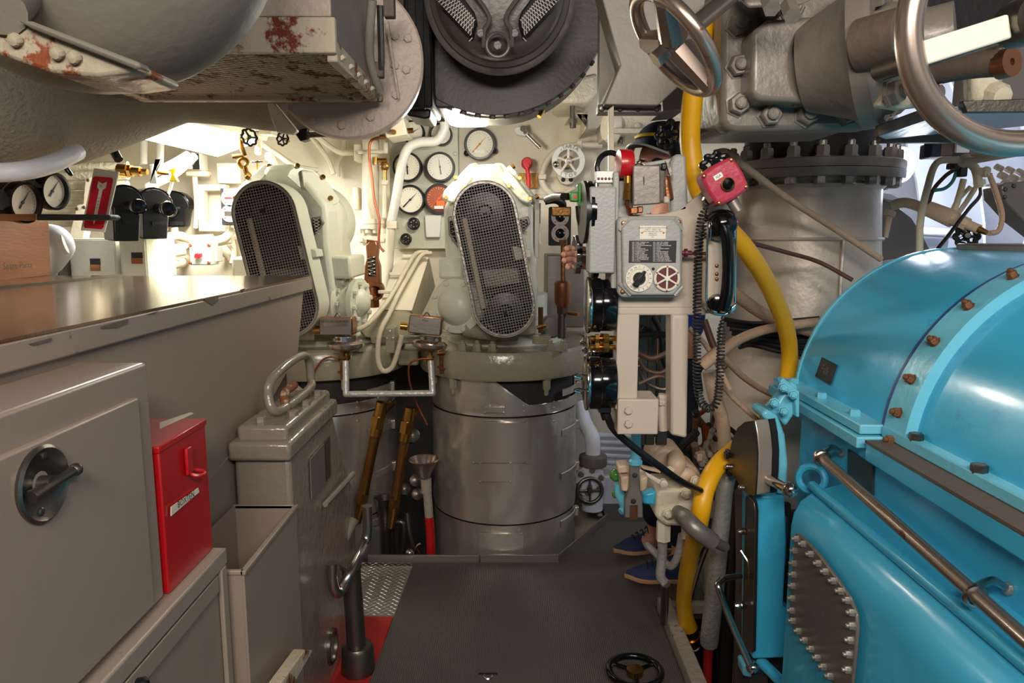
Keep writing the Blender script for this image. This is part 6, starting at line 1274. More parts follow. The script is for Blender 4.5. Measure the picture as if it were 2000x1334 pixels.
B().prism([P(x, y, 1.86) for x, y in ((1246, 915), (1290, 938), (1300, 945), (1298, 950), (1288, 948), (1245, 920))], (0, .012, 0)).o('lever', 'cream', t, bev=.003); B().lathe(P(1296, 944, 1.86), FRONT, [(m(8, 1.86), -.012), (m(8, 1.86), .006), (m(4, 1.86), .009)], 16).o('lever_boss', 'cream', t)
B().prism([P(x, y, 1.9) for x, y in ((1250, 909), (1290, 918), (1290, 924), (1256, 916))], (0, .012, 0)).o('lever', 'tan_casting', t)
B().lathe(P(1345, 1000, 1.9), V((.3, -1, 0)), [(m(34, 1.9), -.02), (m(32, 1.9), 0), (m(20, 1.9), .008), (0, .008)], 28).o('flange', 'cream_dirty', t)
for x, y in ((1305, 1003), (1370, 990), (1307, 920), (1358, 938), (1340, 965)): bolt(t, P(x, y, 1.875), FRONT, .012, .012, 'cream_dirty', 'nut', 'stud_nut')
for x, y in ((1296, 1020), (1345, 1015)):
    B().cyl(P(x, y, 1.95), P(x-1, y+35, 1.95), m(15, 1.95), n=6).cyl(P(x, y-6, 1.95), P(x, y+4, 1.95), m(13, 1.95), n=16).o('union_nut', 'cream', t)
B().ptube([(1294, 1050, 1.96), (1293, 1090, 1.98), (1290, 1125, 2.0), (1300, 1140, 2.02)], m(10, 1.97), 14).ptube([(1332, 1045, 1.97), (1324, 1085, 1.99), (1312, 1105, 2.02), (1300, 1100, 2.05), (1275, 1075, 2.1), (1265, 1065, 2.14)], m(8, 2), 14).o('drain_pipe', 'silver_pipe', t)
B().ptube([(1300, 1140, 2.0), (1298, 1190, 2.1), (1296, 1215, 2.2)], m(9, 2.0), 12).o('foot_pipe', 'steel_dark', t)
t = T('grey_elbow', P(1370, 1055, 1.85), 'fat grey pipe elbow crossing in front of the yellow hose', 'pipe')
B().ptube([(1325, 1000, 1.84), (1340, 1013, 1.76), (1362, 1036, 1.73), (1392, 1058, 1.74)], [m(14, 1.84), m(18, 1.84), m(18, 1.84), m(17, 1.84)], 18).cyl(P(1388, 1054, 1.74), P(1415, 1068, 1.8), m(11, 1.8)).o('elbow', 'plate_grey', t)
t = T('lagged_pipe', P(1388, 1256, 2.05), 'long silver lagged pipe leaning beside the yellow hose', 'pipe')
B().ptube([(1424, 915, 1.95), (1415, 960, 1.95), (1405, 1060, 2.0), (1395, 1160, 2.12), (1385, 1254, 2.24)], [m(17, 1.95), m(17, 1.95), m(18, 2.0), m(19, 2.12), m(19, 2.24)], 18).o('lagging', 'silver_pipe', t); B().ptube([(1385, 1252, 2.24), (1382, 1300, 2.28), (1380, 1400, 2.3)], .016, 12).o('bare_pipe', 'red_floor', t)
t = T('tan_riser', P(1400, 900, 2.0), 'tan lagged riser pipe behind the polished quadrant', 'pipe')
B().ptube([(1385, 725, 2.05), (1395, 770, 2.05), (1410, 820, 2.1), (1416, 880, 2.14), (1412, 940, 2.16)], m(14, 2.04), 14).o('pipe', 'tan_casting', t)
t = T('dark_pipework', P(1420, 1200, 2.3), 'tangle of dark pipes and brackets between panel and blue machine', 'pipework')
for i in range(14):
    x = 1350+random.random()*70; y = 790+random.random()*110
    B().ptube([(x, y, 2.25), (x+random.uniform(-30, 30), y+random.uniform(10, 50), 2.3), (x+random.uniform(-40, 60), y+random.uniform(40, 110), 2.35)], random.uniform(.006, .014), 8).o('pipe', random.choice(['steel_dark', 'cable_brown', 'black_matte', 'gasket', 'concrete', 'copper']), t)
for i in range(10):
    x = 1355+random.random()*85; y = 880+random.random()*70; s2 = random.uniform(8, 16)
    B().pbox(x, y, x+s2, y+s2*1.4, 2.2+random.random()*.1, .05).o('fitting', random.choice(['concrete', 'steel_dark', 'tan_casting']), t, bev=.004)
for x, w_, mt in ((1425, 14, 'steel_dark'), (1437, 10, 'concrete'), (1415, 8, 'black_matte')): B().ptube([(x+12, 930, 2.25), (x+6, 1080, 2.3), (x-6, 1334, 2.36)], m(w_, 2.2), 10).o('upright_pipe', mt, t)
B().ptube([(1350, 1100, 2.3), (1375, 1060, 2.3), (1385, 1010, 2.3)], .012).ptube([(1345, 1180, 2.3), (1365, 1110, 2.3), (1388, 1050, 2.3)], .009).ptube([(1404, 1340, 2.42), (1400, 1270, 2.45), (1396, 1220, 2.48)], .006).o('lower_pipe', 'steel', t)
t = T('white_elbow_pipe', P(1150, 890, 3.35), 'white pipe elbow with flange and dark handwheel behind the silver jacket', 'pipe')
B().ptube([(1130, 785, 3.62), (1142, 825, 3.58), (1156, 855, 3.53), (1158, 890, 3.53)], [m(14, 3.53), m(15, 3.53), m(16, 3.53), m(15, 3.53)], 18).o('elbow', 'cool_white', t)
B().lathe(P(1158, 897, 3.53), (0, 0, 1), [(m(28, 3.5), -.03), (m(29, 3.5), -.02), (m(28, 3.5), .02), (m(16, 3.5), .03)], 28).o('flange', 'plate_grey', t)
B().lathe(P(1152, 940, 3.48), FRONT, [(m(32, 3.48), -.1), (m(32, 3.48), 0), (0, .01)], 28).o('valve_body', 'hull_white', t)
for i in range(6): a = R(20+60*i); bolt(t, P(1152, 940, 3.48)+V((m(24, 3.48)*cos(a), 0, m(24, 3.48)*sin(a))), FRONT, .016, .014, 'plate_grey', 'hex')
wheel(t, P(1152, 958, 3.42), V((.1, -1, .1)), m(25, 3.42), m(4, 3.42), 4, 'steel_dark', hub=.25, hh=.03); B().cyl(P(1152, 958, 3.42), P(1152, 945, 3.5), .012).o('stem', 'steel_dark', t)
B().cyl(P(1158, 905, 3.53), V((P(1158, 905, 3.53).x, 3.53, 0)), .055).o('trunk', 'hull_white', t)
t = T('ribbed_bulkhead_pipes', P(1190, 870, 3.6), 'row of pale pipes stacked on the bulkhead behind the white elbow', 'pipework')
for i in range(5): B().ptube([(1165, 850+13*i, 3.6), (1215, 852+13*i, 3.6), (1290, 855+13*i, 3.6)], m(6, 3.6), 10).o('pipe', 'hull_white', t)
B().pbox(1168, 930, 1215, 1010, 3.6, .35).o('pedestal', 'hull_white', t, bev=.01)
# ================= person behind the panel =================
px = T('person', (.6, 2.82, 0), 'person in dark cap, glasses and blue shirt behind the panel, one hand on the knob', 'person')
EYE = P(1268, 312, 2.55)
hc = V((EYE.x+.055, 2.62, EYE.z+.015))
def skin(name, verts, edges, rad, mt, par, sub=2, root=0):
    base = BASE[par.name]; me = bpy.data.meshes.new(name); me.from_pydata([tuple(V(v)-base) for v in verts], edges, []); ob = bpy.data.objects.new(name, me); COL.objects.link(ob); ob.parent = par; BASE[ob.name] = base
    md = ob.modifiers.new('skin', 'SKIN'); md.use_smooth_shade = True
    for i, r in enumerate(rad):
        sv = me.skin_vertices[0].data[i]; sv.radius = r if isinstance(r, tuple) else (r, r); sv.use_root = (i == root)
    ob.modifiers.new('sub', 'SUBSURF').levels = sub; ob.modifiers['sub'].render_levels = sub; me.materials.append(MT[mt]); return ob
hand = P(1176, 508, 1.83)
zs = hc.z
v = [(.62, 2.80, .94), (.62, 2.78, 1.12), (.61, 2.74, 1.32), (.605, 2.7, 1.44), (.60, 2.68, zs-.12),            # pelvis..neck 0-4
     (.62, 2.87, .90), (.615, 2.92, .5), (.63, 2.97, .1), (.56, 2.96, .05),                                         # far leg 5-8
     (.63, 2.73, .90), (.66, 2.74, .5), (.69, 2.75, .1), (.62, 2.74, .05),                                         # near leg 9-12
     (.56, 2.55, 1.40), (.50, 2.32, 1.17), (.30, 2.0, 1.32), (hand.x+.04, hand.y+.08, hand.z),                     # near arm 13-16
     (.60, 2.88, 1.42), (.54, 2.95, 1.14), (.50, 2.76, .97), (.50, 2.7, .93)]                                     # far arm 17-20
e = [(0, 1), (1, 2), (2, 3), (3, 4), (0, 5), (5, 6), (6, 7), (7, 8), (0, 9), (9, 10), (10, 11), (11, 12), (3, 13), (13, 14), (14, 15), (15, 16), (3, 17), (17, 18), (18, 19), (19, 20)]
rad = [.12, .115, .135, .10, .055, .085, .058, .042, .04, .085, .058, .042, .04, .058, .046, .036, .03, .058, .046, .036, .03]
skin('body', v, e, rad, 'skin', px)
skin('shirt', [v[i] for i in (0, 1, 2, 3, 13, 14, 17, 18)]+[(.605, 2.69, 1.48)], [(0, 1), (1, 2), (2, 3), (3, 4), (4, 5), (3, 6), (6, 7), (3, 8)], [.145, .14, .155, .12, .075, .065, .075, .065, .07], 'shirt_blue', px)
skin('trousers', [(.62, 2.80, .98), v[5], v[6], (.63, 2.965, .14), v[9], v[10], (.688, 2.75, .14)], [(0, 1), (1, 2), (2, 3), (0, 4), (4, 5), (5, 6)], [.14, .1, .078, .068, .1, .078, .068], 'navy', px)
# head with face, facing the left and slightly towards the aisle
fd = V((-.62, -.75, -.12)).normalized(); fu = V((0, 0, 1)); fs_ = fd.cross(fu).normalized(); fu = fs_.cross(fd)
def H(a, b_, c_): return hc+fs_*a+fd*b_+fu*c_
b = B(); vs = []; fs = []; n1, n2 = 20, 28
for i in range(n1+1):
    for j in range(n2):
        th = pi*i/n1; ph = 2*pi*j/n2; x = sin(th)*cos(ph); y = sin(th)*sin(ph); z = cos(th)
        X = x*.076; Yy = y*.095; Z = z*.118
        if z < -.1: X *= 1-.32*((-z-.1)**1.3); Yy *= 1-.18*(-z-.1) if y > 0 else 1-.35*(-z-.1)
        if y > .6 and abs(x) < .35 and -.45 < z < .12: Yy += .022*max(0, 1-abs(x)/.22)*max(0, 1-abs(z+.22)/.33)
        if y > .5 and abs(abs(x)-.38) < .2 and abs(z) < .14: Yy -= .007
        if y > .6 and abs(x) < .38 and abs(z+.55) < .1: Yy += .005
        vs.append(H(X, Yy, Z-.03))
for i in range(n1):
    for j in range(n2): fs.append((i*n2+j, (i+1)*n2+j, (i+1)*n2+(j+1) % n2, i*n2+(j+1) % n2))
b.add(vs, fs).o('head', 'skin', px, ang=80)
for s2 in (-1, 1):
    eb = B().sph(H(s2*.031, .078, -.032), .012, 14).o('eye', 'white', px); B().sph(H(s2*.031, .0875, -.033), .0055, 10).o('iris', 'hair', eb)
    B().tube([H(s2*.016, .094, -.008), H(s2*.033, .093, -.003), H(s2*.05, .082, -.01)], .004, 6).o('eyebrow', 'hair', px)
    B().sph(H(s2*.077, 0, -.045), .028, 12, (.35, .6, 1)).o('ear', 'skin', px)
B().tube([H(-.022, .094, -.098), H(0, .099, -.096), H(.022, .094, -.098)], .005, 6).o('mouth', 'red_soft', px)
gl = B()
for s2 in (-1, 1):
    gl.tube([H(s2*.034+.026*cos(2*pi*i/24), .103, -.034+.019*sin(2*pi*i/24)) for i in range(24)], .0022, 6, 1, True).tube([H(s2*.06, .102, -.03), H(s2*.078, .05, -.03), H(s2*.08, -.01, -.035)], .002, 6)
gl.tube([H(-.009, .105, -.03), H(.009, .105, -.03)], .002, 6).o('glasses', 'lens', px)
B().add([H(.080*sin(th)*cos(ph)*1.02, .1*sin(th)*sin(ph)*1.02-.004, .108*cos(th)-.022) for th in [R(x) for x in range(30, 121, 10)] for ph in [R(185+17*k) for k in range(11)]], [(i*11+j, i*11+j+1, (i+1)*11+j+1, (i+1)*11+j) for i in range(9) for j in range(10)]).o('hair', 'hair', px)
cp = B().add([H(.088*sin(th)*cos(ph), .106*sin(th)*sin(ph), .085*cos(th)+.04) for th in [R(x) for x in range(0, 91, 9)] for ph in [2*pi*k/28 for k in range(28)]], [(i*28+j, (i+1)*28+j, (i+1)*28+(j+1) % 28, i*28+(j+1) % 28) for i in range(10) for j in range(28)]).o('cap', 'navy', px)
br = []; ed = []
for k in range(13):
    a = R(20+140*k/12); q = abs(cos(a)); i0 = H(.087*cos(a), .104*sin(a), .045-.0*q); o0 = H(.088*cos(a)*1.02, .100*sin(a)+.085*sin(a), .054-.055*q*q)
    br += [i0, o0]; ed.append(o0)
vs2 = br+[p-fu*.004 for p in br]; n_ = 26
fs2 = []
for k in range(12): fs2 += [(2*k, 2*k+1, 2*k+3, 2*k+2), (n_+2*k, n_+2*k+2, n_+2*k+3, n_+2*k+1)]
B().add(vs2, fs2).o('visor', 'black_matte', cp); B().tube(ed, .004, 6, 1).o('visor_edge', 'white', cp)
B().tube([H(-.055, .088, .075), H(-.02, .1, .08), H(.02, .1, .08), H(.05, .088, .075)], .006, 6).o('cap_emblem', 'yellow_bright', cp)
# hand: palm and five fingers around the knob
kc = P(1127, 497, 1.66)
hv_ = [hand+V((.03, .06, 0)), hand+V((.0, .0, .005)), hand+V((-.03, -.03, .005))]
skin('hand', [tuple(p) for p in hv_], [(0, 1), (1, 2)], [(.026, .02), (.036, .022), (.034, .018)], 'skin', px)
tips = [(1107, 486, 1.735), (1101, 497, 1.725), (1102, 509, 1.725), (1109, 522, 1.73)]
for k, (tx, ty, tY) in enumerate(tips):
    r0 = P(1146, 489+10.5*k, 1.765); tp = P(tx, ty, tY); k1 = r0.lerp(tp, .45)+V((-.006, .012, .004)); k2 = r0.lerp(tp, .78)+V((-.006, .006, .002))
    f = B().tube([r0, k1, k2, tp], [.0085, .0078, .0072, .006], 12, 5).sph(tp, .0068, 10).o('finger', 'skin', px)
    B().sph(tp+V((-.002, -.0055, .001)), .0045, 8, (1, .4, 1)).o('nail', 'red_soft' if False else 'skin', f)
tp = P(1138, 511, 1.69); r0 = hv_[1]+V((.01, -.01, -.02)); B().tube([r0, r0.lerp(tp, .5)+V((.006, 0, -.008)), tp], [.012, .011, .008], 12, 5).sph(tp, .008, 10).o('thumb', 'skin', px)
# shoes
def shoe(toe, yaw, L=.285, mt='shoe_blue'):
    d = V((-cos(yaw), -sin(yaw), 0)); s2 = V((0, 0, 1)).cross(d); heel = toe-d*L; b = B(); vs = []; fs = []; nn = 14; st_ = 14
    prof_w = [.028, .036, .037, .036, .034, .034, .036, .04, .045, .048, .048, .044, .034, .016, .004]
    prof_h = [.06, .085, .1, .105, .105, .1, .09, .078, .066, .058, .052, .046, .038, .028, .02]
    for i in range(st_+1):
        c = heel+d*L*i/st_
        for j in range(nn):
            a = pi*j/(nn-1); vs.append(c+s2*prof_w[i]*cos(a)+V((0, 0, .022+prof_h[i]*(max(0, sin(a))**.8)*.92)))
    for i in range(st_):
        for j in range(nn-1): fs.append((i*nn+j, i*nn+j+1, (i+1)*nn+j+1, (i+1)*nn+j))
    fs += [tuple(range(nn-1, -1, -1)), tuple(st_*nn+j for j in range(nn))]
    up_ = b.add(vs, fs).o('shoe', mt, px, ang=60)
    so = []
    for sg_ in (1, -1):
        for i in (range(st_+1) if sg_ > 0 else range(st_, -1, -1)): so.append(heel+d*(L*i/st_*1.02)+s2*sg_*(prof_w[i]+.004)+V((0, 0, .009)))
    B().prism(so, (0, 0, .018)).o('sole', 'sole', up_, bev=.004)
    for i in range(4): c = heel+d*L*(.5+.07*i); B().tube([c+s2*.026+V((0, 0, .098-.01*i)), c+V((0, 0, .117-.0125*i)), c-s2*.026+V((0, 0, .098-.01*i))], .003, 6).o('lace', 'navy', up_)
shoe(PZ(1200, 1082, .02), R(8)); shoe(PZ(1222, 1132, .02), R(-6))
# ================= blue machine =================
CX, CZc, RC = 1.245, .935, .425
t = T('blue_machine', (1.1, 1.1, 0), 'large turquoise machine with rounded bolted cover along the aisle', 'machine')
def half(r, y0, y1, nm, mt, a0=-8, a1=188, n=44, par=t, th=None):
    b = B(); vs = []; fs = []; ys = [y0+(y1-y0)*k/6 for k in range(7)]
    for y in ys:
        for i in range(n+1): a = R(a0+(a1-a0)*i/n); vs.append((CX+r*cos(a), y, CZc+r*sin(a)))
    for k in range(6):
        for i in range(n): fs.append((k*(n+1)+i, k*(n+1)+i+1, (k+1)*(n+1)+i+1, (k+1)*(n+1)+i))
    fs += [tuple(range(n, -1, -1)), tuple(6*(n+1)+i for i in range(n+1))]
    return b.add(vs, fs).o(nm, mt, par)
YF = 2.03; YB = 1.53
half(RC, YB, YF, 'far_cover', 'blue'); half(RC+.004, YF-.006, YF+.004, 'cover_hem', 'blue_pale')
nc = half(RC-.018, -.4, YB-.02, 'near_cover', 'blue')
bd = half(RC+.006, YB-.085, YB, 'joint_band', 'blue_pale'); half(RC+.0045, YB, YB+.014, 'joint_paint_line', 'blue_trim')
for a in (176, 168, 158, 146, 133, 119, 105):
    q = V((cos(R(a)), 0, sin(R(a)))); bolt(bd, V((CX, YB-.045, CZc))+q*(RC+.006), q, .0105, .014, 'nut_rust', 'nut')
# nameplate on the cover
pts = []
for x, y in ((1607, 698), (1636, 713), (1622, 752), (1594, 735)):
    d = ray(x, y); A = d.x**2+d.z**2; ox = -CX; oz = CZ-CZc; Bq = 2*(ox*d.x+oz*d.z); Cq = ox*ox+oz*oz-(RC+.003)**2; D = max(Bq*Bq-4*A*Cq, 0); s0 = (-Bq-math.sqrt(D))/(2*A); pts.append(O+d*s0)
npl = B().prism(pts, (pts[1]-pts[0]).cross(pts[3]-pts[0]).normalized()*-.003).o('maker_plate', 'ink', t)
nx_ = (pts[1]-pts[0]).normalized(); nz_ = nx_.cross((pts[0]-pts[3])).normalized(); M = Matrix((nx_, nz_.cross(nx_), nz_)).transposed().to_4x4(); M.translation = sum(pts, V())/4+nz_*.0045
text('Falk', .03, M, 'gasket', npl)
# flanges
ZL = .985
B().box((1.245, (YF+YB)/2+.02, ZL-.011), (.955, YF-YB+.03, .022)).o('upper_flange', 'blue_pale', t, bev=.003)
B().box((1.245, (YF+YB)/2+.02, ZL-.038), (.975, YF-YB+.05, .026)).o('lower_flange', 'blue_pale', t, bev=.003)
B().box((1.25, .55, ZL-.012), (.875, 1.96, .024)).o('near_flange', 'blue_pale', t, bev=.003)
B().box((1.25, .52, ZL-.027), (.975, 1.96, .006)).o('gasket_strip', 'gasket', t); B().box((1.25, .52, ZL-.05), (.972, 1.96, .04)).o('bed_lip', 'blue', t, bev=.004)
for y in (1.98, 1.8, 1.62): bolt(t, V((.795, y, ZL)), (0, 0, 1), .0125, .014, 'blue_pale', 'hex')
for y in (1.42, 1.22, 1.04, .88, .72): bolt(t, V((.826, y, ZL)), (0, 0, 1), .0145, .014, 'steel_dark', 'hex')
# body side
B().box((1.27, .82, .69), (.95, 2.2, .52)).o('bedplate', 'blue', t, bev=.006)
B().prism([PX(1660, 877, .794), PX(1708, 910, .794), PX(1708, 968, .794), PX(1659, 925, .794)], (-.005, 0, 0)).o('side_plate', 'steel_dark', t)
# bulging lower casing
prf = [(.675, 0), (.675, .70), (.68, .735), (.695, .765), (.72, .785), (.76, .80), (.80, .812), (.9, .82), (1.7, .82), (1.7, 0)]
pr3 = []
B().prism([V((x, 1.66, z)) for x, z in prf], (0, -2.1, 0)).o('lower_casing', 'blue', t, bev=.012, ang=50)
B().tube([V((.725, 1.66, .80)), V((.725, .3, .80))], .012, 10).o('casing_bead', 'blue', t)
B().torus(P(1585, 935, 1.7), V((-.6, -1, .3)), .03, .009, 24, 8).o('lifting_eye', 'blue', t)
# grey bolted plate
X9 = .668
pp = [(1560, 1040), (1574, 1048), (1608, 1085), (1640, 1128), (1668, 1170), (1679, 1200), (1681, 1230), (1676, 1290), (1668, 1370), (1650, 1358), (1600, 1285), (1552, 1222), (1547, 1208), (1552, 1120)]
plt_ = B().prism([PX(x, y, X9) for x, y in pp], (-.008, 0, 0)).o('access_plate', 'plate_grey', t, bev=.003)
bl = [(1559, 1052), (1556, 1075), (1554, 1100), (1553, 1122), (1552, 1144), (1551, 1168), (1550, 1192), (1552, 1212), (1563, 1232), (1575, 1250), (1588, 1267), (1600, 1284), (1612, 1302), (1625, 1320), (1572, 1062), (1587, 1082), (1602, 1100), (1616, 1116), (1632, 1134), (1646, 1154), (1660, 1172), (1668, 1196), (1668, 1222), (1665, 1250), (1662, 1278), (1660, 1308)]
for x, y in bl: bolt(plt_, PX(x, y, X9-.008), (-1, 0, 0), .0075, .011, 'nut_grey', 'nut', 'stud_nut')
# handrail
h0 = PX(1600, 890, .715); h1 = PX(2060, 1300, .715)
t2 = T('handrail', h1, 'polished steel handrail held by hooked brackets on the turquoise machine', 'handrail')
B().tube([h0, h0.lerp(h1, .5), h1], .0125, 18, 1).sph(h0, .0135, 14).o('rail', 'steel_worn', t2)
for cx_, cy_, (ex, ey) in ((1606, 896, (1643, 884)), (1905, 1165, (1968, 1150))):
    c = PX(cx_, cy_, .715); dr_ = (h1-h0).normalized(); w_ = PX(ex, ey, .792)
    b = B().torus(c, dr_, .0155, .0045, 24, 8).tube([c+V((0, 0, .016)), c.lerp(w_, .5)+V((0, 0, .02)), w_], [.006, .007, .006], 8)
    b.o('bracket', 'steel', t2); bolt(t2, w_, (-1, 0, 0), .011, .008, 'nut_grey', 'dome', 'bracket_foot')
# grey dome cap on the cover
t3 = T('dome_cap', (1.42, 1.6, 1.34), 'smooth grey domed cap on the top of the turquoise cover', 'cap')
c = V((1.40, 1.82, 1.365)); B().box(c, (.36, .34, .022)).o('base', 'plate_grey', t3, bev=.006); B().lathe(c+V((.06, 0, .008)), (0, 0, 1), [(.145, 0), (.14, .016), (.12, .036), (.085, .052), (.04, .06), (0, .062)], 36).o('dome', 'plate_grey', t3)
# upright bracket column
t4 = T('blue_upright', P(1505, 1285, 1.82), 'turquoise cast upright with arched arm at the end of the machine', 'bracket')
B().pprism([(1472, 968), (1533, 968), (1537, 1060), (1530, 1185), (1548, 1195), (1548, 1285), (1470, 1288)], 1.80, .1).o('column', 'blue', t4, bev=.006)
B().pprism([(1488, 806), (1500, 800), (1520, 812), (1534, 850), (1540, 905), (1538, 966), (1518, 966), (1518, 905), (1512, 860), (1504, 828), (1490, 816)], 1.79, .09).o('arched_arm', 'blue_pale', t4, bev=.008)
B().pprism([(1500, 802), (1515, 790), (1545, 745), (1560, 752), (1560, 800), (1535, 835), (1520, 815)], 1.82, .05).o('arm_root', 'blue_pale', t4, bev=.008)
B().pprism([(1524, 745), (1530, 738), (1562, 765), (1562, 815), (1555, 815), (1552, 775), (1524, 762)], 1.80, .03).o('lug_plate', 'blue_pale', t4, bev=.003)
for x, y in ((1530, 757), (1549, 771), (1512, 787), (1531, 803)): bolt(t4, P(x, y, 1.79), V((-.3, -1, .1)), .0115, .014, 'blue_pale', 'nut')
B().pprism([(1535, 985), (1545, 985), (1540, 1180), (1530, 1195)], 1.87, .02).o('slot_shade', 'black_matte', t4)  # black strip painted in for the shade inside the slot
B().pprism([(1536, 1010), (1540, 1010), (1539, 1040), (1537, 1060), (1536, 1105), (1531, 1105), (1532, 1060)], 1.86, .01).o('slot_bar', 'steel', t4)
B().pprism([(1500, 1000), (1560, 1000), (1560, 1334), (1500, 1334)], 1.95, .02).o('inner_web', 'bilge', t4)
B().ptube([(1484, 1290, 1.84), (1522, 1328, 1.78), (1545, 1362, 1.74)], .016, 12).ptube([(1560, 1230, 1.8), (1562, 1300, 1.78), (1560, 1400, 1.75)], .022, 12).o('blue_pipes', 'blue', t4)
B().box((.688, 1.865, -.04), (.05, .06, .92)).o('foot', 'bilge', t4)  # leg coloured dark so that it sinks into the shade of this corner
# polished quadrant
mat('quad_steel', 'c9b4a4', .3, .6, var=.15, vs=8)
t5 = T('polished_quadrant', P(1460, 970, 1.8), 'polished steel quadrant housing with knobbed handle on the turquoise upright', 'quadrant')
qp = [(1470, 822, 1.72), (1455, 824, 1.75), (1440, 836, 1.79), (1430, 858, 1.82), (1424, 890, 1.84), (1424, 920, 1.84), (1432, 928, 1.82), (1445, 948, 1.78), (1458, 965, 1.74), (1474, 968, 1.70), (1477, 925, 1.70), (1478, 885, 1.70), (1475, 850, 1.71)]
ex = V((.05, .02, 0)); qf = [P(*q) for q in qp]
B().prism(qf, (.006, .004, 0)).o('face_plate', 'steel_dark', t5)
B().prism([p+V((.007, .005, 0)) for p in qf], ex*.8).o('rim_housing', 'quad_steel', t5, bev=.003)
B().prism([p+ex*.95 for p in qf], ex*.35).o('rear_gap', 'black_matte', t5)
hA = P(1500, 936, 1.72); hB = P(1543, 956, 1.6); B().cyl(hA, hB, .0125, .013, 18).sph(hB, .0185, 18, (1, 1, 1)).cyl(P(1492, 932, 1.745), hA, .009).o('handle', 'chrome', t5)
for x, y in ((1424, 911), (1450, 952)): B().cyl(P(x-4, y, 1.83 if y < 930 else 1.76), P(x+16, y+1, 1.82 if y < 930 else 1.75), .006).sph(P(x-4, y, 1.83 if y < 930 else 1.76), .007, 10).o('pin', 'steel', t5)
B().pbox(1418, 886, 1424, 897, 1.83, .02).o('clip', 'black', t5)
t6 = T('polished_guard', P(1460, 1270, 1.8), 'tall polished steel side guard with acorn nuts under the quadrant', 'guard')
B().prism([P(*q) for q in ((1455, 972, 1.79), (1460, 966, 1.78), (1472, 980, 1.74), (1475, 1000, 1.73), (1470, 1275, 1.76), (1448, 1275, 1.84), (1456, 1100, 1.84))], (.012, .008, 0)).o('sheet', 'steel_dark', t6, bev=.002)
for x, y in ((1448, 1037), (1442, 1181)): bolt(t6, P(x+12, y, 1.80), V((-1, -.25, 0)), .011, .03, 'chrome', 'cap', 'acorn_nut')
B().ptube([(1447, 1075, 1.8), (1462, 1102, 1.78), (1464, 1140, 1.78)], .003, 6).o('scribed_wire', 'steel', t6)
t7 = T('ball_lever', P(1470, 1303, 1.72), 'bent chromed lever ending in a polished ball', 'lever')
B().ptube([(1445, 1125, 1.83), (1420, 1128, 1.78), (1405, 1138, 1.74), (1404, 1150, 1.72), (1430, 1220, 1.7), (1463, 1296, 1.68)], .0085, 14).o('rod', 'chrome', t7); B().sph(P(1470, 1304, 1.68), .0165, 20).o('ball', 'chrome', t7)
t8 = T('verdigris_fitting', P(1455, 1320, 1.8), 'crusted turquoise fitting below the ball lever', 'fitting')
B().pprism([(1450, 1300), (1458, 1296), (1466, 1310), (1470, 1325), (1452, 1322)], 1.8, .05).o('lump', 'blue_pale', t8, bev=.006)
tag(B().ptube([(1452, 960, 2.12), (1454, 1100, 2.14), (1450, 1240, 2.16), (1446, 1400, 2.18)], m(18, 2.1), 14).o('grimy_pipe', 'gasket', None), 'grimy vertical pipe in the shadow beside the polished guard', 'pipe')
# ================= right background =================
t = T('hull_lamp', P(1762, 320, 3.0), 'glaring round hull lamp half hidden behind the trunk flange', 'lamp')
B().sph(P(1758, 322, 2.98), m(32, 2.98), 24, (.85, .7, 1.05)).o('globe', 'lamp_cool', t); B().lathe(P(1758, 322, 3.02), (0, 1, 0), [(m(26, 3), 0), (m(30, 3), .1), (m(10, 3), .5)], 20).o('base', 'hull_white', t)
t = T('web_frame', P(1770, 480, 2.75), 'curved grey steel web plate beside the silver trunk', 'plate')
B().pprism([(1722, 390), (1745, 398), (1780, 425), (1800, 455), (1820, 495), (1720, 510)], 2.75, .02).o('web', 'plate_grey', t, bev=.003)
B().pprism([(1705, 375), (1740, 378), (1785, 400), (1780, 405), (1745, 392), (1710, 385)], 2.72, .05).o('curved_bar', 'hull_white', t, bev=.003)
B().lathe(P(1712, 425, 2.8), V((.3, -1, 0)), [(m(46, 2.8), -.02), (m(46, 2.8), .01), (m(40, 2.8), .016), (0, .016)], 36).o('dark_disc', 'gasket', t)
t = T('hydraulic_fitting', P(1830, 430, 2.2), 'grimy brass and steel hydraulic fitting slung among cables', 'fitting')
B().ptube([(1740, 402, 2.3), (1770, 396, 2.28), (1818, 412, 2.24)], m(10, 2.25), 12).cyl(P(1814, 408, 2.24), P(1862, 428, 2.18), m(15, 2.2), m(17, 2.2), 16).cyl(P(1860, 426, 2.18), P(1890, 440, 2.15), m(13, 2.2), n=8).cyl(P(1888, 438, 2.15), P(1912, 448, 2.12), m(9, 2.2), n=12).cyl(P(1740, 412, 2.3), P(1736, 422, 2.3), m(11, 2.3), n=8).cyl(P(1737, 422, 2.3), P(1730, 464, 2.3), m(6, 2.3), m(4, 2.3), n=10).o('body', 'tan_casting', t)
B().cyl(P(1910, 447, 2.12), P(1928, 455, 2.1), m(7, 2.1), m(5, 2.1), n=10).o('nozzle', 'brass', t)
wheel(t, P(1888, 462, 2.15), V((-.3, -.8, .2)), m(18, 2.15), m(5, 2.15), 5, 'black', wavy=m(2, 2.15), hub=.4, hh=.03); B().cyl(P(1885, 445, 2.16), P(1888, 462, 2.15), .01).o('wheel_stem', 'steel_dark', t)
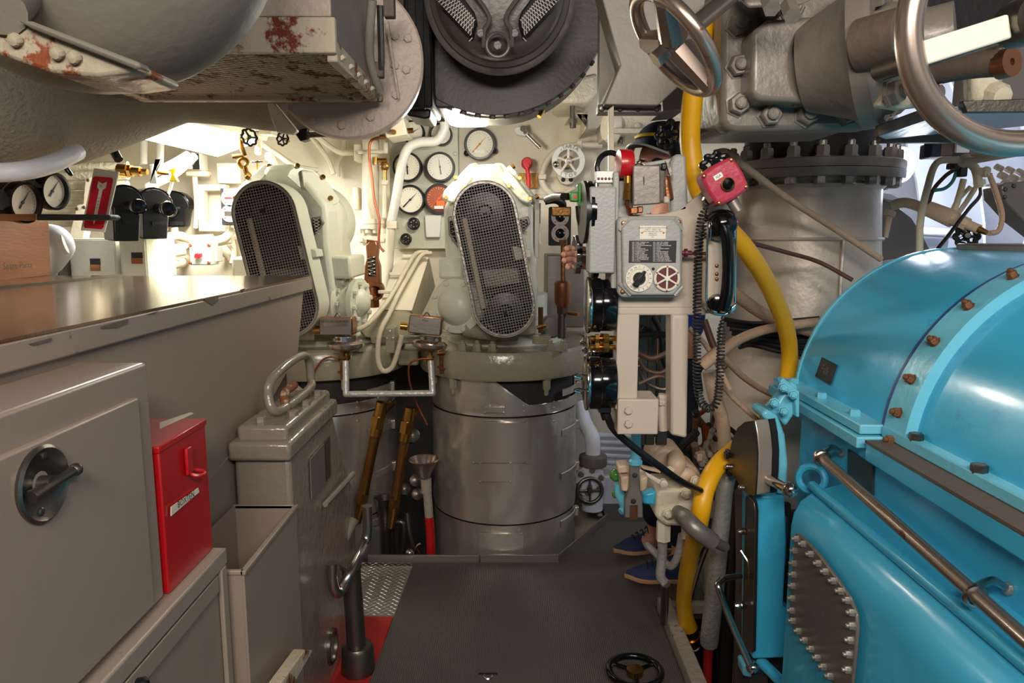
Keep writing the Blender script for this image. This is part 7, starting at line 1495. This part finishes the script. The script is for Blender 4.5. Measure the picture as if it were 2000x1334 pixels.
rc = [([(1796, 490, 2.2), (1798, 430, 2.2), (1812, 365, 2.2), (1830, 318, 2.22), (1870, 312, 2.22)], 6.5, 'cable', 'thick pale conduit bending up beside the hull lamp'),
      ([(1812, 405, 2.3), (1822, 372, 2.3), (1845, 345, 2.3), (1866, 330, 2.3)], 4, 'cable_brown', 'thin brown cable rising beside the teal sleeve'),
      ([(1825, 372, 2.28), (1845, 368, 2.28), (1860, 355, 2.28), (1868, 335, 2.28)], 3.5, 'teal', 'short teal sleeved wire beneath the junction box'),
      ([(1932, 456, 2.1), (1950, 450, 2.12), (1957, 420, 2.15), (1945, 375, 2.2), (1932, 340, 2.2)], 5, 'cable_tan', 'tan hose arching from the brass nozzle to the tee'),
      ([(1832, 485, 2.05), (1860, 450, 2.08), (1890, 410, 2.1), (1912, 385, 2.15), (1914, 368, 2.2)], 3.5, 'black', 'thin black cable sweeping in front of the fitting'),
      ([(1862, 418, 2.25), (1874, 380, 2.25), (1882, 350, 2.25)], 6, 'cable', 'pale stub conduit above the fitting, under the black gland'),
      ([(1870, 418, 2.28), (1890, 390, 2.28), (1908, 362, 2.28)], 5, 'cable', 'pale conduit running diagonally to the tee'),
      ([(1858, 415, 2.3), (1870, 392, 2.3), (1895, 365, 2.3)], 4.5, 'cable', 'pale conduit behind the diagonal one, below the tee'),
      ([(1885, 316, 2.2), (1930, 308, 2.15), (1990, 298, 2.1), (2040, 290, 2.1)], 7, 'cable', 'pale conduit running right from the junction box tee')]
for pp, r_, mt, lab in rc: tag(B().ptube(pp, m(r_, 2.2), 10).o('conduit', mt, None), lab, 'cable')
t = T('conduit_tee', P(1912, 340, 2.2), 'pale cast conduit tee with unions below the junction box', 'fitting')
B().sph(P(1885, 314, 2.22), m(13, 2.2), 14).ptube([(1886, 314, 2.2), (1905, 330, 2.2), (1912, 366, 2.2)], m(8, 2.2), 10).ptube([(1905, 335, 2.2), (1932, 336, 2.18)], m(8, 2.2), 10).cyl(P(1912, 352, 2.2), P(1913, 362, 2.2), m(11, 2.2), n=8).cyl(P(1922, 335, 2.19), P(1930, 336, 2.18), m(10, 2.2), n=8).o('body', 'cable', t)
t = T('junction_box', P(1900, 300, 2.3), 'dark junction box with pale angle clip under the tray', 'box')
B().pbox(1838, 275, 1950, 305, 2.3, .12).o('box', 'gasket', t, bev=.006); B().pbox(1871, 262, 1893, 298, 2.27, .01).o('angle_clip', 'hull_white', t); B().pbox(1880, 275, 1886, 284, 2.268, .003).o('clip_hole', 'ink', t); B().pbox(1822, 276, 1838, 306, 2.3, .05).o('side_lug', 'navy', t, bev=.003)
B().pbox(1858, 318, 1876, 330, 2.25, .03).pbox(1876, 325, 1890, 345, 2.26, .03).o('black_gland', 'black', t, bev=.004)
t = T('grey_locker', P(1990, 430, 2.6), 'dark grey panel box high on the hull at the right', 'box')
B().pprism([(1955, 362), (1965, 356), (2060, 350), (2060, 480), (1998, 432), (1958, 388)], 2.4, .1).o('box', 'plate_grey', t, bev=.006)
for x, y in ((1963, 370), (1980, 363), (1962, 385)): bolt(t, P(x, y, 2.4), FRONT, .008, .006, 'steel_dark', 'dome', 'screw')
t = T('hull_fittings', P(1965, 330, 2.7), 'cluster of small pipe unions against the hull plating', 'fitting')
for i in range(9): x = 1945+7*i; y = 325+(i % 3)*14+i*1.5; B().cyl(P(x, y, 2.6), P(x+12, y+6, 2.58), m(6+i % 3, 2.6), n=8).o('union', 'concrete', t)
t = T('hull_pipe', P(1830, 455, 3.2), 'white lagged pipe and deck edge lit by the hull lamp', 'pipe')
B().ptube([(1790, 452, 3.2), (1840, 455, 3.2), (1880, 458, 3.2)], m(9, 3.2), 12).o('lagging', 'cool_white', t); B().pbox(1760, 462, 1850, 500, 3.25, .3).o('ledge', 'hull_white', t)
finish_text()
